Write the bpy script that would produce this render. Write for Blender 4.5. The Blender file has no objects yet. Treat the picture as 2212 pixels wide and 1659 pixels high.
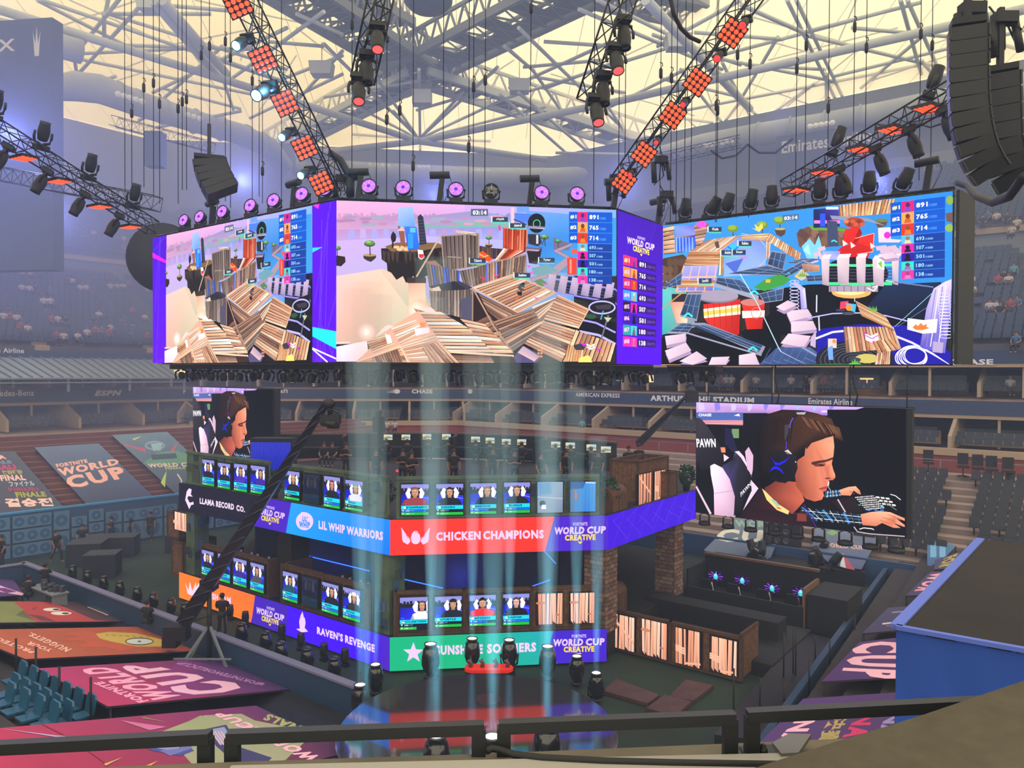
import bpy, math, random
from mathutils import Vector, Matrix
random.seed(7)
S = bpy.context.scene
COL = S.collection
R = math.radians
# ---------------------------------------------------------------- camera
F, CX, CY, H = 1640.0, 1106.0, 829.5, 10.5      # focal length and centre in pixels of a 2212 x 1659 frame
PITCH, ROLL = math.atan(25.0/F), 0.005
cd = bpy.data.cameras.new('camera'); cam = bpy.data.objects.new('camera', cd); COL.objects.link(cam)
cd.sensor_width = 36; cd.lens = F/2212*36; cd.clip_start = .05; cd.clip_end = 600
cam.location = (0, 0, H)
cam.rotation_euler = (Matrix.Rotation(math.pi/2-PITCH, 3, 'X') @ Matrix.Rotation(ROLL, 3, 'Z')).to_euler()
S.camera = cam
CM = (Matrix.Rotation(math.pi/2-PITCH, 3, 'X') @ Matrix.Rotation(ROLL, 3, 'Z'))
def lin(c):
    if isinstance(c, str): c = [int(c[i:i+2], 16)/255 for i in (0, 2, 4)]
    return tuple((x/12.92 if x <= .04045 else ((x+.055)/1.055)**2.4) for x in c[:3])
# ---------------------------------------------------------------- daylight above the roof, exposure
W = bpy.data.worlds.new('world'); S.world = W; W.use_nodes = True
nt = W.node_tree; bg = nt.nodes['Background']
tc = nt.nodes.new('ShaderNodeTexCoord'); sp = nt.nodes.new('ShaderNodeSeparateXYZ'); rp = nt.nodes.new('ShaderNodeValToRGB')
nt.links.new(tc.outputs['Generated'], sp.inputs[0]); nt.links.new(sp.outputs['Z'], rp.inputs[0]); nt.links.new(rp.outputs[0], bg.inputs[0])
e = rp.color_ramp.elements
e[0].position = 0.0; e[0].color = (*lin('202428'), 1)
e[1].position = .04; e[1].color = (*lin('faf0d6'), 1)
k = rp.color_ramp.elements.new(.6); k.color = (*lin('fbf3de'), 1)
bg.inputs[1].default_value = 2.2
S.view_settings.view_transform = 'Standard'; S.view_settings.look = 'None'
S.view_settings.exposure = 0.0; S.view_settings.gamma = 1.0; S.view_settings.use_curve_mapping = False
S.cycles.use_denoising = True
S.cycles.max_bounces = 5; S.cycles.diffuse_bounces = 2; S.cycles.glossy_bounces = 2; S.cycles.transmission_bounces = 4
S.cycles.volume_bounces = 0; S.cycles.transparent_max_bounces = 24
S.cycles.volume_step_rate = 4; S.cycles.volume_max_steps = 64
S.cycles.sample_clamp_indirect = 4
def wash(name, loc, e, c, r=2.0):                # bare point lamp, added to colour the haze around it
    L = bpy.data.lights.new(name, 'POINT'); L.energy = e; L.color = c; L.shadow_soft_size = r; o = bpy.data.objects.new(name, L); COL.objects.link(o); o.location = loc
for x_, y_, z_, e_ in ((-31, 47, 25, 1), (-22, 62, 26, 1.2), (-6, 58, 24, 1), (8, 55, 24, 1), (22, 46, 22, .9), (-38, 50, 20, .6), (12, 34, 22, .4), (-18, 27, 24, .5), (-40, 66, 24, 1.3)):
    wash('blue_violet_wash', (x_, y_, z_), 2600*e_, (.32, .36, 1.0), .35)  # added to tint the haze blue violet; no fixtures hang at these spots
wash('blue_wash', (2, 36, 14), 500, (.25, .3, 1.0), .5)  # added blue fill in the haze over the stage, without a fixture
# ---------------------------------------------------------------- pixel -> place
def ray(px, py):
    d = CM @ Vector(((px-CX)/F, -(py-CY)/F, -1)); return d/d.y
def at(px, py, d): return Vector((0, 0, H)) + ray(px, py)*d
def gz(px, py, z):
    r = ray(px, py); return Vector((0, 0, H)) + r*((z-H)/r.z)
def hit(px, py, P, n):
    r = ray(px, py); o = Vector((0, 0, H)); return o + r*((P-o).dot(n)/r.dot(n))
def V(*a): return Vector(a)
def pol(a): return Vector((math.cos(R(a)), math.sin(R(a)), 0))
Z = Vector((0, 0, 1))
# ---------------------------------------------------------------- materials
MATS = {}
def mat(name, col='808080', rough=.6, metal=0, emit=None, es=1, alpha=1, noise=None, bump=0, spec=.5, trans=0, attr=False, es_sampling=None, coat=0):
    if name in MATS: return MATS[name]
    m = bpy.data.materials.new(name); m.use_nodes = True; MATS[name] = m
    n = m.node_tree; b = n.nodes['Principled BSDF']; L = n.links.new
    c = (*lin(col), 1)
    b.inputs['Base Color'].default_value = c; b.inputs['Roughness'].default_value = rough; b.inputs['Metallic'].default_value = metal
    b.inputs['Specular IOR Level'].default_value = spec; b.inputs['Alpha'].default_value = alpha
    b.inputs['Transmission Weight'].default_value = trans; b.inputs['Coat Weight'].default_value = coat
    src = None
    if attr:
        a = n.nodes.new('ShaderNodeAttribute'); a.attribute_name = 'Col'; src = a.outputs['Color']; L(src, b.inputs['Base Color'])
    if noise:
        sc, amt = noise
        t = n.nodes.new('ShaderNodeTexCoord'); q = n.nodes.new('ShaderNodeTexNoise'); q.inputs['Scale'].default_value = sc; q.inputs['Detail'].default_value = 5
        L(t.outputs['Object'], q.inputs['Vector'])
        mr = n.nodes.new('ShaderNodeMapRange'); mr.inputs['From Min'].default_value = .3; mr.inputs['From Max'].default_value = .7
        mr.inputs['To Min'].default_value = 1-amt; mr.inputs['To Max'].default_value = 1+amt*.6
        L(q.outputs['Fac'], mr.inputs['Value'])
        mx = n.nodes.new('ShaderNodeMix'); mx.data_type = 'RGBA'; mx.blend_type = 'MULTIPLY'; mx.inputs['Factor'].default_value = 1
        if src: L(src, mx.inputs[6])
        else: mx.inputs[6].default_value = c
        L(mr.outputs[0], mx.inputs[7]); L(mx.outputs[2], b.inputs['Base Color'])
        if bump:
            bp = n.nodes.new('ShaderNodeBump'); bp.inputs['Strength'].default_value = bump; bp.inputs['Distance'].default_value = .02
            L(q.outputs['Fac'], bp.inputs['Height']); L(bp.outputs[0], b.inputs['Normal'])
    if emit is not None:
        b.inputs['Emission Color'].default_value = (*lin(emit), 1); b.inputs['Emission Strength'].default_value = es
    if es_sampling: m.cycles.emission_sampling = es_sampling
    return m
def picmat(name, sampling, strength=1.0):       # the face of a lit screen: it gives off the colours stored on its mesh
    m = bpy.data.materials.new(name); m.use_nodes = True; n = m.node_tree; n.nodes.clear()
    o = n.nodes.new('ShaderNodeOutputMaterial'); em = n.nodes.new('ShaderNodeEmission'); a = n.nodes.new('ShaderNodeAttribute')
    a.attribute_name = 'Col'; em.inputs[1].default_value = strength
    n.links.new(a.outputs['Color'], em.inputs[0]); n.links.new(em.outputs[0], o.inputs[0])
    m.cycles.emission_sampling = sampling; MATS[name] = m; return m
picmat('led_screen', 'FRONT', 1.45); picmat('led_banner', 'FRONT', 1.2); picmat('small_screen', 'NONE', 1.25)
def M(n): return MATS[n]
mat('black', '0b0c11', .6); mat('black_metal', '121318', .45, .3); mat('dark', '090a0f', .8); mat('cable', '111114', .7)
mat('steel', 'cdd8e0', .55); mat('steel_dark', '6d7680', .6); mat('duct', 'b4c0ca', .6, noise=(.25, .15)); mat('pale_concrete', '9a8f80', .9, noise=(.6, .15))
mat('concrete', '645d50', .92, noise=(2.2, .35), bump=.3); mat('wall_grey', '6f7880', .9, noise=(.15, .12)); mat('ribbon', '2b3d5c', .7); mat('red_wall', '7c3b38', .85, noise=(.5, .15))
mat('aisle', 'a8917a', .9, noise=(1, .2)); mat('tread', '4b4c55', .9, noise=(.8, .2)); mat('seat_blue', '22374f', .55); mat('seat_near', '1d5577', .3, coat=.3)
mat('letter', 'd6d8da', .6); mat('cream', 'a08b74', .85); mat('darkroom', '101218', .8); mat('court', '162e24', .85, noise=(.35, .45)); mat('court_dark', '0e1014', .7, noise=(.5, .3))
mat('glass', '8c9ca4', .1, alpha=.05); mat('print', attr=True, rough=.75, noise=(.8, .08)); mat('print_flat', attr=True, rough=.7)
mat('leaf', '1d4a35', .7, noise=(5, .5)); mat('frame_dark', '17181d', .5); mat('rail', '26292d', .5, .2); mat('blue_cloth', '1c48a8', .75, noise=(.5, .15)); mat('white_trim', '8f8c86', .6)
mat('lens', '20222a', .08, coat=1)
mat('red_led', '400000', emit='ff4020', es=3.2, es_sampling='NONE'); mat('purple_led', '300040', emit='b768ff', es=1.6, es_sampling='NONE'); mat('violet_core', '300040', emit='5a10c8', es=1.2, es_sampling='NONE')
mat('blue_led', '001040', emit='2a5cff', es=3, es_sampling='FRONT'); mat('cyan_led', '004050', emit='4fd8ff', es=14, es_sampling='NONE'); mat('white_lens', 'ffffff', emit='eefff6', es=4, es_sampling='NONE')
mat('red_lens', '600000', emit='ff2020', es=5, es_sampling='NONE'); mat('lamp_dim', 'ffffff', emit='c9d4dc', es=.15, es_sampling='NONE')
# ---------------------------------------------------------------- haze in the bowl
def volmat(name, col, dens, aniso=0.0, ns=None):
    m = bpy.data.materials.new(name); m.use_nodes = True; n = m.node_tree; n.nodes.clear()
    o = n.nodes.new('ShaderNodeOutputMaterial'); v = n.nodes.new('ShaderNodeVolumeScatter')
    v.inputs['Color'].default_value = (*col, 1); v.inputs['Density'].default_value = dens; v.inputs['Anisotropy'].default_value = aniso
    n.links.new(v.outputs[0], o.inputs['Volume']); MATS[name] = m; return m
# ---------------------------------------------------------------- mesh building
class MB:
    def __init__(s): s.v = []; s.f = []; s.c = []; s.col = '808080'; s.sm = []
    def add(s, vs, fs, col=None, smooth=False):
        b = len(s.v); s.v += [Vector(p) for p in vs]
        col = col or s.col
        for f in fs:
            s.f.append([i+b for i in f]); s.c.append(col); s.sm.append(smooth)
        return s
    def poly(s, pts, col=None): return s.add(pts, [list(range(len(pts)))], col)
    def grad(s, pts, cols):     # one face with a colour per corner
        b = len(s.v); s.v += [Vector(p) for p in pts]; s.f.append([b+i for i in range(len(pts))]); s.c.append(list(cols)); s.sm.append(False)
    def box(s, c, size, rz=0, col=None, ax=None):
        x, y, z = [q/2 for q in size]
        A = ax or [pol(rz), pol(rz+90), Z]
        c = Vector(c)
        vs = [c+A[0]*(x*i)+A[1]*(y*j)+A[2]*(z*k) for i in (-1, 1) for j in (-1, 1) for k in (-1, 1)]
        return s.add(vs, [(0, 1, 3, 2), (4, 6, 7, 5), (0, 4, 5, 1), (2, 3, 7, 6), (0, 2, 6, 4), (1, 5, 7, 3)], col)
    def bar(s, p, q, w, h=None, up=Z, col=None):
        p = Vector(p); q = Vector(q); d = q-p; L = d.length
        if L < 1e-6: return s
        d = d/L; u = up.cross(d)
        if u.length < 1e-4: u = Vector((1, 0, 0)).cross(d)
        u.normalize(); w2 = d.cross(u)
        return s.box((p+q)/2, (L, w, h or w), ax=[d, u, w2], col=col)
    def tube(s, p, q, r, n=6, r2=None, col=None, cap=True, smooth=True):
        p = Vector(p); q = Vector(q); d = q-p
        if d.length < 1e-6: return s
        d.normalize(); u = (Z if abs(d.z) < .9 else Vector((1, 0, 0))).cross(d).normalized(); w = d.cross(u)
        r2 = r if r2 is None else r2
        vs = [p+(u*math.cos(2*math.pi*i/n)+w*math.sin(2*math.pi*i/n))*r for i in range(n)]
        vs += [q+(u*math.cos(2*math.pi*i/n)+w*math.sin(2*math.pi*i/n))*r2 for i in range(n)]
        s.add(vs, [(i, (i+1) % n, n+(i+1) % n, n+i) for i in range(n)], col, smooth)
        b = len(s.v)-2*n
        if cap:
            s.f.append([b+n-1-i for i in range(n)]); s.c.append(col or s.col); s.sm.append(False)
            s.f.append([b+n+i for i in range(n)]); s.c.append(col or s.col); s.sm.append(False)
        return s
    def path(s, pts, r, n=6, col=None):
        pts = [Vector(p) for p in pts]; m = len(pts); rings = []
        for i in range(m):
            d = (pts[min(i+1, m-1)]-pts[max(i-1, 0)]).normalized()
            u = (Z if abs(d.z) < .95 else Vector((1, 0, 0))).cross(d).normalized(); w = d.cross(u)
            rr = r[i] if isinstance(r, (list, tuple)) else r
            rings.append([pts[i]+(u*math.cos(2*math.pi*k/n)+w*math.sin(2*math.pi*k/n))*rr for k in range(n)])
        vs = [p for g in rings for p in g]
        fs = [(i*n+k, i*n+(k+1) % n, (i+1)*n+(k+1) % n, (i+1)*n+k) for i in range(m-1) for k in range(n)]
        fs += [tuple(range(n))[::-1], tuple((m-1)*n+k for k in range(n))]
        return s.add(vs, fs, col, True)
    def lathe(s, prof, o=(0, 0, 0), ax=Z, n=14, col=None, smooth=True):   # profile of (radius, height)
        o = Vector(o); ax = Vector(ax).normalized(); u = (Vector((1, 0, 0)) if abs(ax.x) < .9 else Vector((0, 1, 0))); u = (u-ax*u.dot(ax)).normalized(); w = ax.cross(u)
        vs = [o+ax*h+(u*math.cos(2*math.pi*k/n)+w*math.sin(2*math.pi*k/n))*r for r, h in prof for k in range(n)]
        m = len(prof)
        fs = [(i*n+k, i*n+(k+1) % n, (i+1)*n+(k+1) % n, (i+1)*n+k) for i in range(m-1) for k in range(n)]
        fs += [tuple(range(n))[::-1], tuple((m-1)*n+k for k in range(n))]
        return s.add(vs, fs, col, smooth)
    def ball(s, c, r, n=10, m=6, col=None):
        c = Vector(c); r = r if isinstance(r, (tuple, list)) else (r, r, r)
        vs = [c+Vector((r[0]*math.sin(math.pi*j/m)*math.cos(2*math.pi*i/n), r[1]*math.sin(math.pi*j/m)*math.sin(2*math.pi*i/n), r[2]*math.cos(math.pi*j/m))) for j in range(m+1) for i in range(n)]
        return s.add(vs, [(j*n+i, (j+1)*n+i, (j+1)*n+(i+1) % n, j*n+(i+1) % n) for j in range(m) for i in range(n)], col, True)
    def prism(s, pts, ext, col=None):            # polygon pts extruded by vector ext
        n = len(pts); pts = [Vector(p) for p in pts]; q = [p+ext for p in pts]
        return s.add(pts+q, [tuple(range(n))[::-1], tuple(range(n, 2*n))]+[(i, (i+1) % n, n+(i+1) % n, n+i) for i in range(n)], col)
    def build(s, name, m, parent=None, world=False):
        me = bpy.data.meshes.new(name)
        off = Vector((0, 0, 0))
        if parent is not None and world: off = parent['_o'] if '_o' in parent else Vector((0, 0, 0)); off = Vector(off)
        me.from_pydata([tuple(p-off) for p in s.v], [], s.f)
        ms = m if isinstance(m, (list, tuple)) else [m]
        for k in ms: me.materials.append(M(k) if isinstance(k, str) else k)
        if len(ms) == 1 and ms[0] in ATTRM:
            a = me.color_attributes.new('Col', 'FLOAT_COLOR', 'CORNER'); buf = []
            for f, c in zip(s.f, s.c):
                if isinstance(c, list):
                    for q in c: buf += [*clin(q), 1]
                else: buf += [*clin(c), 1]*len(f)
            a.data.foreach_set('color', buf)
        elif len(ms) > 1:
            me.polygons.foreach_set('material_index', [c if isinstance(c, int) else 0 for c in s.c])
        me.polygons.foreach_set('use_smooth', s.sm)
        me.update()
        o = bpy.data.objects.new(name, me); COL.objects.link(o)
        if parent is not None: o.parent = parent
        return o
ATTRM = {'led_screen', 'led_banner', 'small_screen', 'print', 'print_flat'}
_lc = {}
def clin(c):
    if c not in _lc: _lc[c] = lin(c)
    return _lc[c]
def mixc(a, b, t):
    A = [int(a[i:i+2], 16) for i in (0, 2, 4)]; B = [int(b[i:i+2], 16) for i in (0, 2, 4)]
    return '%02x%02x%02x' % tuple(max(0, min(255, int(x+(y-x)*t))) for x, y in zip(A, B))
def shade(c, k): return '%02x%02x%02x' % tuple(max(0, min(255, int(int(c[i:i+2], 16)*k))) for i in (0, 2, 4))
def thing(name, label, cat, loc=(0, 0, 0), rz=0, group=None):
    o = bpy.data.objects.new(name, None); COL.objects.link(o); o.empty_display_size = .2
    o.location = loc; o.rotation_euler = (0, 0, R(rz)); o['_o'] = tuple(loc)
    return tag(o, label, cat, group)
def tag(o, label, cat, group=None):
    o['label'] = label; o['category'] = cat
    if group: o['group'] = group
    return o
def struct(o): o['kind'] = 'structure'; return o
def centre(o):                                   # put the origin of a one-mesh thing at its base
    me = o.data; n = len(me.vertices); xs = [v.co for v in me.vertices]
    c = Vector((sum(p.x for p in xs)/n, sum(p.y for p in xs)/n, min(p.z for p in xs)))
    me.transform(Matrix.Translation(-c)); o.location = c; return o
def dup(root, loc=None, rz=None, label=None, group=None, rot=None, scale=None):
    r = root.copy(); COL.objects.link(r)
    if loc is not None: r.location = loc
    if rz is not None: r.rotation_euler = (0, 0, R(rz))
    if rot is not None: r.rotation_euler = rot
    if scale is not None: r.scale = (scale,)*3
    if label: r['label'] = label
    if group: r['group'] = group
    for ch in root.children:
        c = ch.copy(); COL.objects.link(c); c.parent = r
        for g in ch.children:
            d = g.copy(); COL.objects.link(d); d.parent = c
    return r
def placed(proto, flag, **k):                    # the first time move the proto itself, then copy it
    if not flag:
        flag.append(1)
        if k.get('loc') is not None: proto.location = k['loc']
        if k.get('rz') is not None: proto.rotation_euler = (0, 0, R(k['rz']))
        if k.get('rot') is not None: proto.rotation_euler = k['rot']
        if k.get('scale') is not None: proto.scale = (k['scale'],)*3
        if k.get('label'): proto['label'] = k['label']
        if k.get('group'): proto['group'] = k['group']
        return proto
    return dup(proto, **k)
# ---------------------------------------------------------------- lettering
_tc = {}
def glyphs(s, bold=.02, shear=0, sx=1):
    key = (s, bold, shear)
    if key not in _tc:
        cu = bpy.data.curves.new('t', 'FONT'); cu.body = s; cu.offset = min(bold, .052)*(.7 if s[-1] in '0123456789' else 1); cu.shear = shear; cu.resolution_u = 2; cu.fill_mode = 'FRONT'
        cu.space_character = 1+bold*2.2
        ob = bpy.data.objects.new('t', cu); COL.objects.link(ob)
        dg = bpy.context.evaluated_depsgraph_get(); me = bpy.data.meshes.new_from_object(ob.evaluated_get(dg))
        vs = [(v.co.x, v.co.y) for v in me.vertices]; fs = [tuple(p.vertices) for p in me.polygons]
        bpy.data.objects.remove(ob); bpy.data.curves.remove(cu); bpy.data.meshes.remove(me)
        x0 = min(v[0] for v in vs); x1 = max(v[0] for v in vs); y0 = min(v[1] for v in vs); y1 = max(v[1] for v in vs)
        _tc[key] = ([((x-x0)/(x1-x0), (y-y0)/(y1-y0)) for x, y in vs], fs)
    return _tc[key]
class Pic:
    """Draws flat shapes on a plane. conv turns drawing coordinates into (u, v) metres on the plane at O with axes U, V; n faces the viewer."""
    def __init__(s, O, U, Vv, conv, dz=.0003):
        s.O = Vector(O); s.U = Vector(U); s.V = Vector(Vv); s.n = s.U.cross(s.V).normalized(); s.conv = conv; s.mb = MB(); s.k = 0; s.dz = dz
    def P(s, x, y):
        u, v = s.conv(x, y); return s.O+s.U*u+s.V*v+s.n*(s.k*s.dz)
    def poly(s, pts, c, same=False):
        if not same: s.k += 1
        if isinstance(c, list): s.mb.grad([s.P(*p) for p in pts], c)
        else: s.mb.poly([s.P(*p) for p in pts], c)
    def rect(s, x0, y0, x1, y1, c): s.poly([(x0, y0), (x1, y0), (x1, y1), (x0, y1)], c)
    def line(s, x0, y0, x1, y1, w, c, same=False):
        dx, dy = x1-x0, y1-y0; L = math.hypot(dx, dy) or 1; a, b = -dy/L*w/2, dx/L*w/2
        s.poly([(x0+a, y0+b), (x1+a, y1+b), (x1-a, y1-b), (x0-a, y0-b)], c, same)
    def lines(s, pts, w, c):
        s.k += 1
        for p, q in zip(pts, pts[1:]): s.line(*p, *q, w, c, True)
    def oval(s, cx, cy, rx, ry, c, n=20, a=0, a0=0, a1=360):
        ca, sa = math.cos(R(a)), math.sin(R(a)); full = a1-a0 >= 360
        ps = []
        for i in range(n if full else n+1):
            t = R(a0+(a1-a0)*i/n); x, y = rx*math.cos(t), ry*math.sin(t); ps.append((cx+x*ca-y*sa, cy+x*sa+y*ca))
        s.poly(ps, c)
    def ring(s, cx, cy, rx, ry, w, c, n=28, a0=0, a1=360):
        s.k += 1
        for i in range(n):
            t, q = R(a0+(a1-a0)*i/n), R(a0+(a1-a0)*(i+1)/n)
            s.mb.poly([s.P(cx+(rx+e)*math.cos(z), cy+(ry+e)*math.sin(z)) for z, e in ((t, w/2), (q, w/2), (q, -w/2), (t, -w/2))], c)
    def glow(s, cx, cy, r, c, edge, n=16):
        s.k += 1
        for i in range(n):
            t, q = 2*math.pi*i/n, 2*math.pi*(i+1)/n
            s.mb.grad([s.P(cx, cy), s.P(cx+r*math.cos(t), cy+r*math.sin(t)), s.P(cx+r*math.cos(q), cy+r*math.sin(q))], [c, edge, edge])
    def text(s, t, x0, y0, x1, y1, c, bold=.02, shear=0, skew=0, rot=None):
        """fits the word in the box whose bottom left is (x0, y0) and top right (x1, y1); skew lifts the right end"""
        vs, fs = glyphs(t, bold, shear); s.k += 1
        if rot: f = rot
        else: f = lambda a, b: (x0+(x1-x0)*a, y0+(y1-y0)*b+skew*a)
        s.mb.add([s.P(*f(a, b)) for a, b in vs], fs, c)
    def warp(s, t, q, c, bold=.02, shear=0):
        """fits the word in the quad q = bottom left, bottom right, top right, top left"""
        vs, fs = glyphs(t, bold, shear); s.k += 1
        f = lambda a, b: tuple(q[0][i]*(1-a)*(1-b)+q[1][i]*a*(1-b)+q[2][i]*a*b+q[3][i]*(1-a)*b for i in (0, 1))
        s.mb.add([s.P(*f(a, b)) for a, b in vs], fs, c)
    def planks(s, q, n, cs, gap='2a1812', along=0, jit=.35, base=True):
        """a wooden sheet: quad q split in n boards running from side q0q3 to side q1q2 (along=0)"""
        if along: q = [q[1], q[2], q[3], q[0]]
        if base: s.poly(q, gap)
        s.k += 1
        L = lambda a, b, t: (a[0]+(b[0]-a[0])*t, a[1]+(b[1]-a[1])*t)
        for i in range(n):
            g = .10+random.random()*.12*jit*2
            a0, a1 = (i+g*random.random())/n, (i+1-g)/n
            b0, b1 = (i+g*random.random())/n, (i+1-g*random.random())/n
            c = random.choice(cs); c2 = shade(c, .75+random.random()*.5)
            s.poly([L(q[0], q[3], a0), L(q[1], q[2], b0), L(q[1], q[2], b1), L(q[0], q[3], a1)], [c, c2, shade(c2, .85), shade(c, .8)], True)
            m0 = .2+.5*random.random()
            s.poly([L(L(q[0], q[3], a0), L(q[1], q[2], b0), m0), L(L(q[0], q[3], a0), L(q[1], q[2], b0), m0+.3), L(L(q[0], q[3], (a0*2+a1)/3), L(q[1], q[2], (b0*2+b1)/3), m0+.25)], shade(c, 1.25), True)
    def build(s, name, m, parent, world=True): return s.mb.build(name, m, parent, world)
def planeconv(O, U, Vv, ox=0, oy=0, sc=1):
    """drawing coordinates = pixels of a crop of the photograph (origin ox, oy, scale sc) read on the real plane"""
    O = Vector(O); n = Vector(U).cross(Vector(Vv)).normalized(); U = Vector(U); Vv = Vector(Vv)
    def f(x, y):
        p = hit(ox+x/sc, oy+y/sc, O, n)-O; return p.dot(U), p.dot(Vv)
    return f
# ---------------------------------------------------------------- the bowl of the stadium
C1 = V(-31.9, 74, 0); C2 = V(-4.4, 77.6, 0); T8 = math.tan(R(22.5))
class Side:
    def __init__(s, O, t, n, a1, both=False): s.O = O; s.t = t; s.n = n; s.a1 = a1; s.both = both
    def P(s, a, d, z): return s.O+s.t*a+s.n*d+Z*z
    def lo(s, d): return -d*T8
    def hi(s, d): return s.a1+d*T8 if s.both else s.a1
    def quad(s, d0, z0, d1, z1): return [s.P(s.lo(d0), d0, z0), s.P(s.hi(d0), d0, z0), s.P(s.hi(d1), d1, z1), s.P(s.lo(d1), d1, z1)]
SL = Side(C1, -pol(52.5), pol(142.5), 66); SB = Side(C1, pol(7.5), pol(97.5), (C2-C1).length, True); SR = Side(C2, pol(-37.5), pol(52.5), 72)
SIDES = {'left': SL, 'back': SB, 'right': SR}
def strips(name, rows, m, sides=('left', 'back', 'right')):
    mb = MB()
    for k in sides:
        for (d0, z0, d1, z1) in rows: mb.poly(SIDES[k].quad(d0, z0, d1, z1))
    return struct(mb.build(name, m))
# floor of the court and beyond
mb = MB(); mb.poly([V(-120, -10, 0), V(120, -10, 0), V(120, 130, 0), V(-120, 130, 0)]); struct(mb.build('floor', 'court'))
# lower concourse, the red wall, suites, ribbons, upper decks, gallery wall
for k, q in SIDES.items():
    lo = -9 if k == 'left' else -3
    strips('wall_concourse_'+k, [(lo, 4.2, lo, 5.3)], 'red_wall', (k,))
    strips('trim_1_'+k, [(lo-.12, 5.3, lo-.12, 5.75), (lo-.12, 5.75, lo+.3, 5.75)], 'cream', (k,))
    strips('floor_concourse_'+k, [(lo, 4.2, lo-6 if k != 'right' else lo-2, 4.2), (lo+.2, 5.2, 7, 5.7)], 'aisle', (k,))
    strips('wall_suites_'+k, [(6.5, 5, 6.5, 12)], 'darkroom', (k,))
    strips('trim_2_'+k, [(0, 7.55, 0, 7.8), (0, 7.8, 6.5, 7.8), (0, 11.0, 6.5, 11.0), (0, 11.0, 0, 11.25)], 'cream', (k,))
    strips('trim_3_'+k, [(-.05, 7.8, -.05, 8.75), (-.05, 8.75, .4, 8.75), (-.05, 11.25, -.05, 12.1), (-.05, 12.1, .3, 12.1)], 'ribbon', (k,))
    strips('floor_suites_'+k, [(.4, 8.75, 6.5, 9.3)], 'aisle', (k,))
    strips('wall_'+k, [(16.2, 20.4, 16.2, 22.8), (34, 32.4, 34.5, 34.6), (37, 34.6, 37, 43.5)], 'wall_grey', (k,))
    strips('trim_4_'+k, [(16.0, 22.8, 16.5, 22.8), (15.9, 22.3, 15.9, 22.8)], 'cream', (k,))
    strips('floor_gallery_'+k, [(34.5, 34.6, 37, 34.6)], 'wall_grey', (k,))
def deck(k, d0, z0, d1, z1, n, name):           # stepped seating deck
    q = SIDES[k]; mb = MB()
    for i in range(n):
        a, b = i/n, (i+1)/n; da, db = d0+(d1-d0)*a, d0+(d1-d0)*b; za, zb = z0+(z1-z0)*a, z0+(z1-z0)*b
        mb.poly(q.quad(da, za, da, zb)); mb.poly(q.quad(da, zb, db, zb))
    struct(mb.build(name, 'tread'))
for k in SIDES:
    deck(k, .3, 12.1, 16.2, 20.4, 18, 'floor_lower_deck_'+k); deck(k, 16.5, 22.8, 34, 32.4, 20, 'floor_upper_deck_'+k)
struct(MB().poly([V(-90, -10, 0), V(-90, -10, 60), V(-90, 60, 60), V(-90, 60, 0)]).build('wall_far_left', 'wall_grey'))
# roof membrane: a shallow eight-sided tent, letting the daylight through
m = bpy.data.materials.new('membrane'); m.use_nodes = True; n = m.node_tree; n.nodes.clear(); MATS['membrane'] = m
o = n.nodes.new('ShaderNodeOutputMaterial'); tb = n.nodes.new('ShaderNodeBsdfTransparent'); tl = n.nodes.new('ShaderNodeBsdfTranslucent'); mx = n.nodes.new('ShaderNodeMixShader')
tb.inputs[0].default_value = (.86, .84, .78, 1); tl.inputs[0].default_value = (.9, .88, .82, 1); mx.inputs[0].default_value = .35
n.links.new(tb.outputs[0], mx.inputs[1]); n.links.new(tl.outputs[0], mx.inputs[2]); n.links.new(mx.outputs[0], o.inputs[0])
rim = [SL.P(66, 38, 44), SL.P(-38*T8, 38, 44), SR.P(-38*T8, 38, 44), SR.P(72, 38, 44), V(110, -30, 44), V(0, -60, 44), V(-110, -30, 44)]
mb = MB(); ap = V(8, 38, 62)
for i in range(7): mb.poly([rim[i], rim[(i+1) % 7], ap])
struct(mb.build('ceiling', 'membrane'))
# seams of the membrane
# seats of the far decks: more than anyone could count
def seat_mass(k, d0, z0, d1, z1, n, aisles, name, label, arange):
    q = SIDES[k]; mb = MB(); dn = (d1-d0)/n; dz = (z1-z0)/n
    for i in range(n):
        d = d0+dn*(i+.6); z = z0+dz*(i+1); a = max(q.lo(d), arange[0])
        while a < min(q.hi(d), arange[1]):
            ph = (a+i*.12) % aisles
            if ph > 1.3 and random.random() > .02:
                p = q.P(a, d, z); mb.box(p+Z*.42-q.n*.1, (.46, .42, .07), ax=[q.t, q.n, Z]); mb.box(p+Z*.66+q.n*.14, (.46, .06, .46), ax=[q.t, q.n, Z])
            a += .56
    o = mb.build(name, 'seat_blue'); tag(o, label, 'seats'); o['kind'] = 'stuff'; return o
seat_mass('left', .3, 12.1, 16.2, 20.4, 18, 9.5, 'stadium_seats', 'rows of dark blue seats in the lower tier of the hazy left stand', (-7, 40))
seat_mass('left', 16.5, 22.8, 34, 32.4, 20, 9.5, 'stadium_seats', 'rows of dark blue seats in the top tier of the hazy left stand', (-14, 40))
seat_mass('right', .3, 12.1, 16.2, 20.4, 18, 9.5, 'stadium_seats', 'rows of dark blue seats in the right stand behind the line array', (22, 50))
seat_mass('right', 16.5, 22.8, 34, 32.4, 20, 9.5, 'stadium_seats', 'rows of dark blue seats in the top tier of the right stand', (22, 60))
seat_mass('back', 16.5, 22.8, 34, 32.4, 20, 9.5, 'stadium_seats', 'rows of dark blue seats high behind the front screen', (-14, 42))
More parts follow.
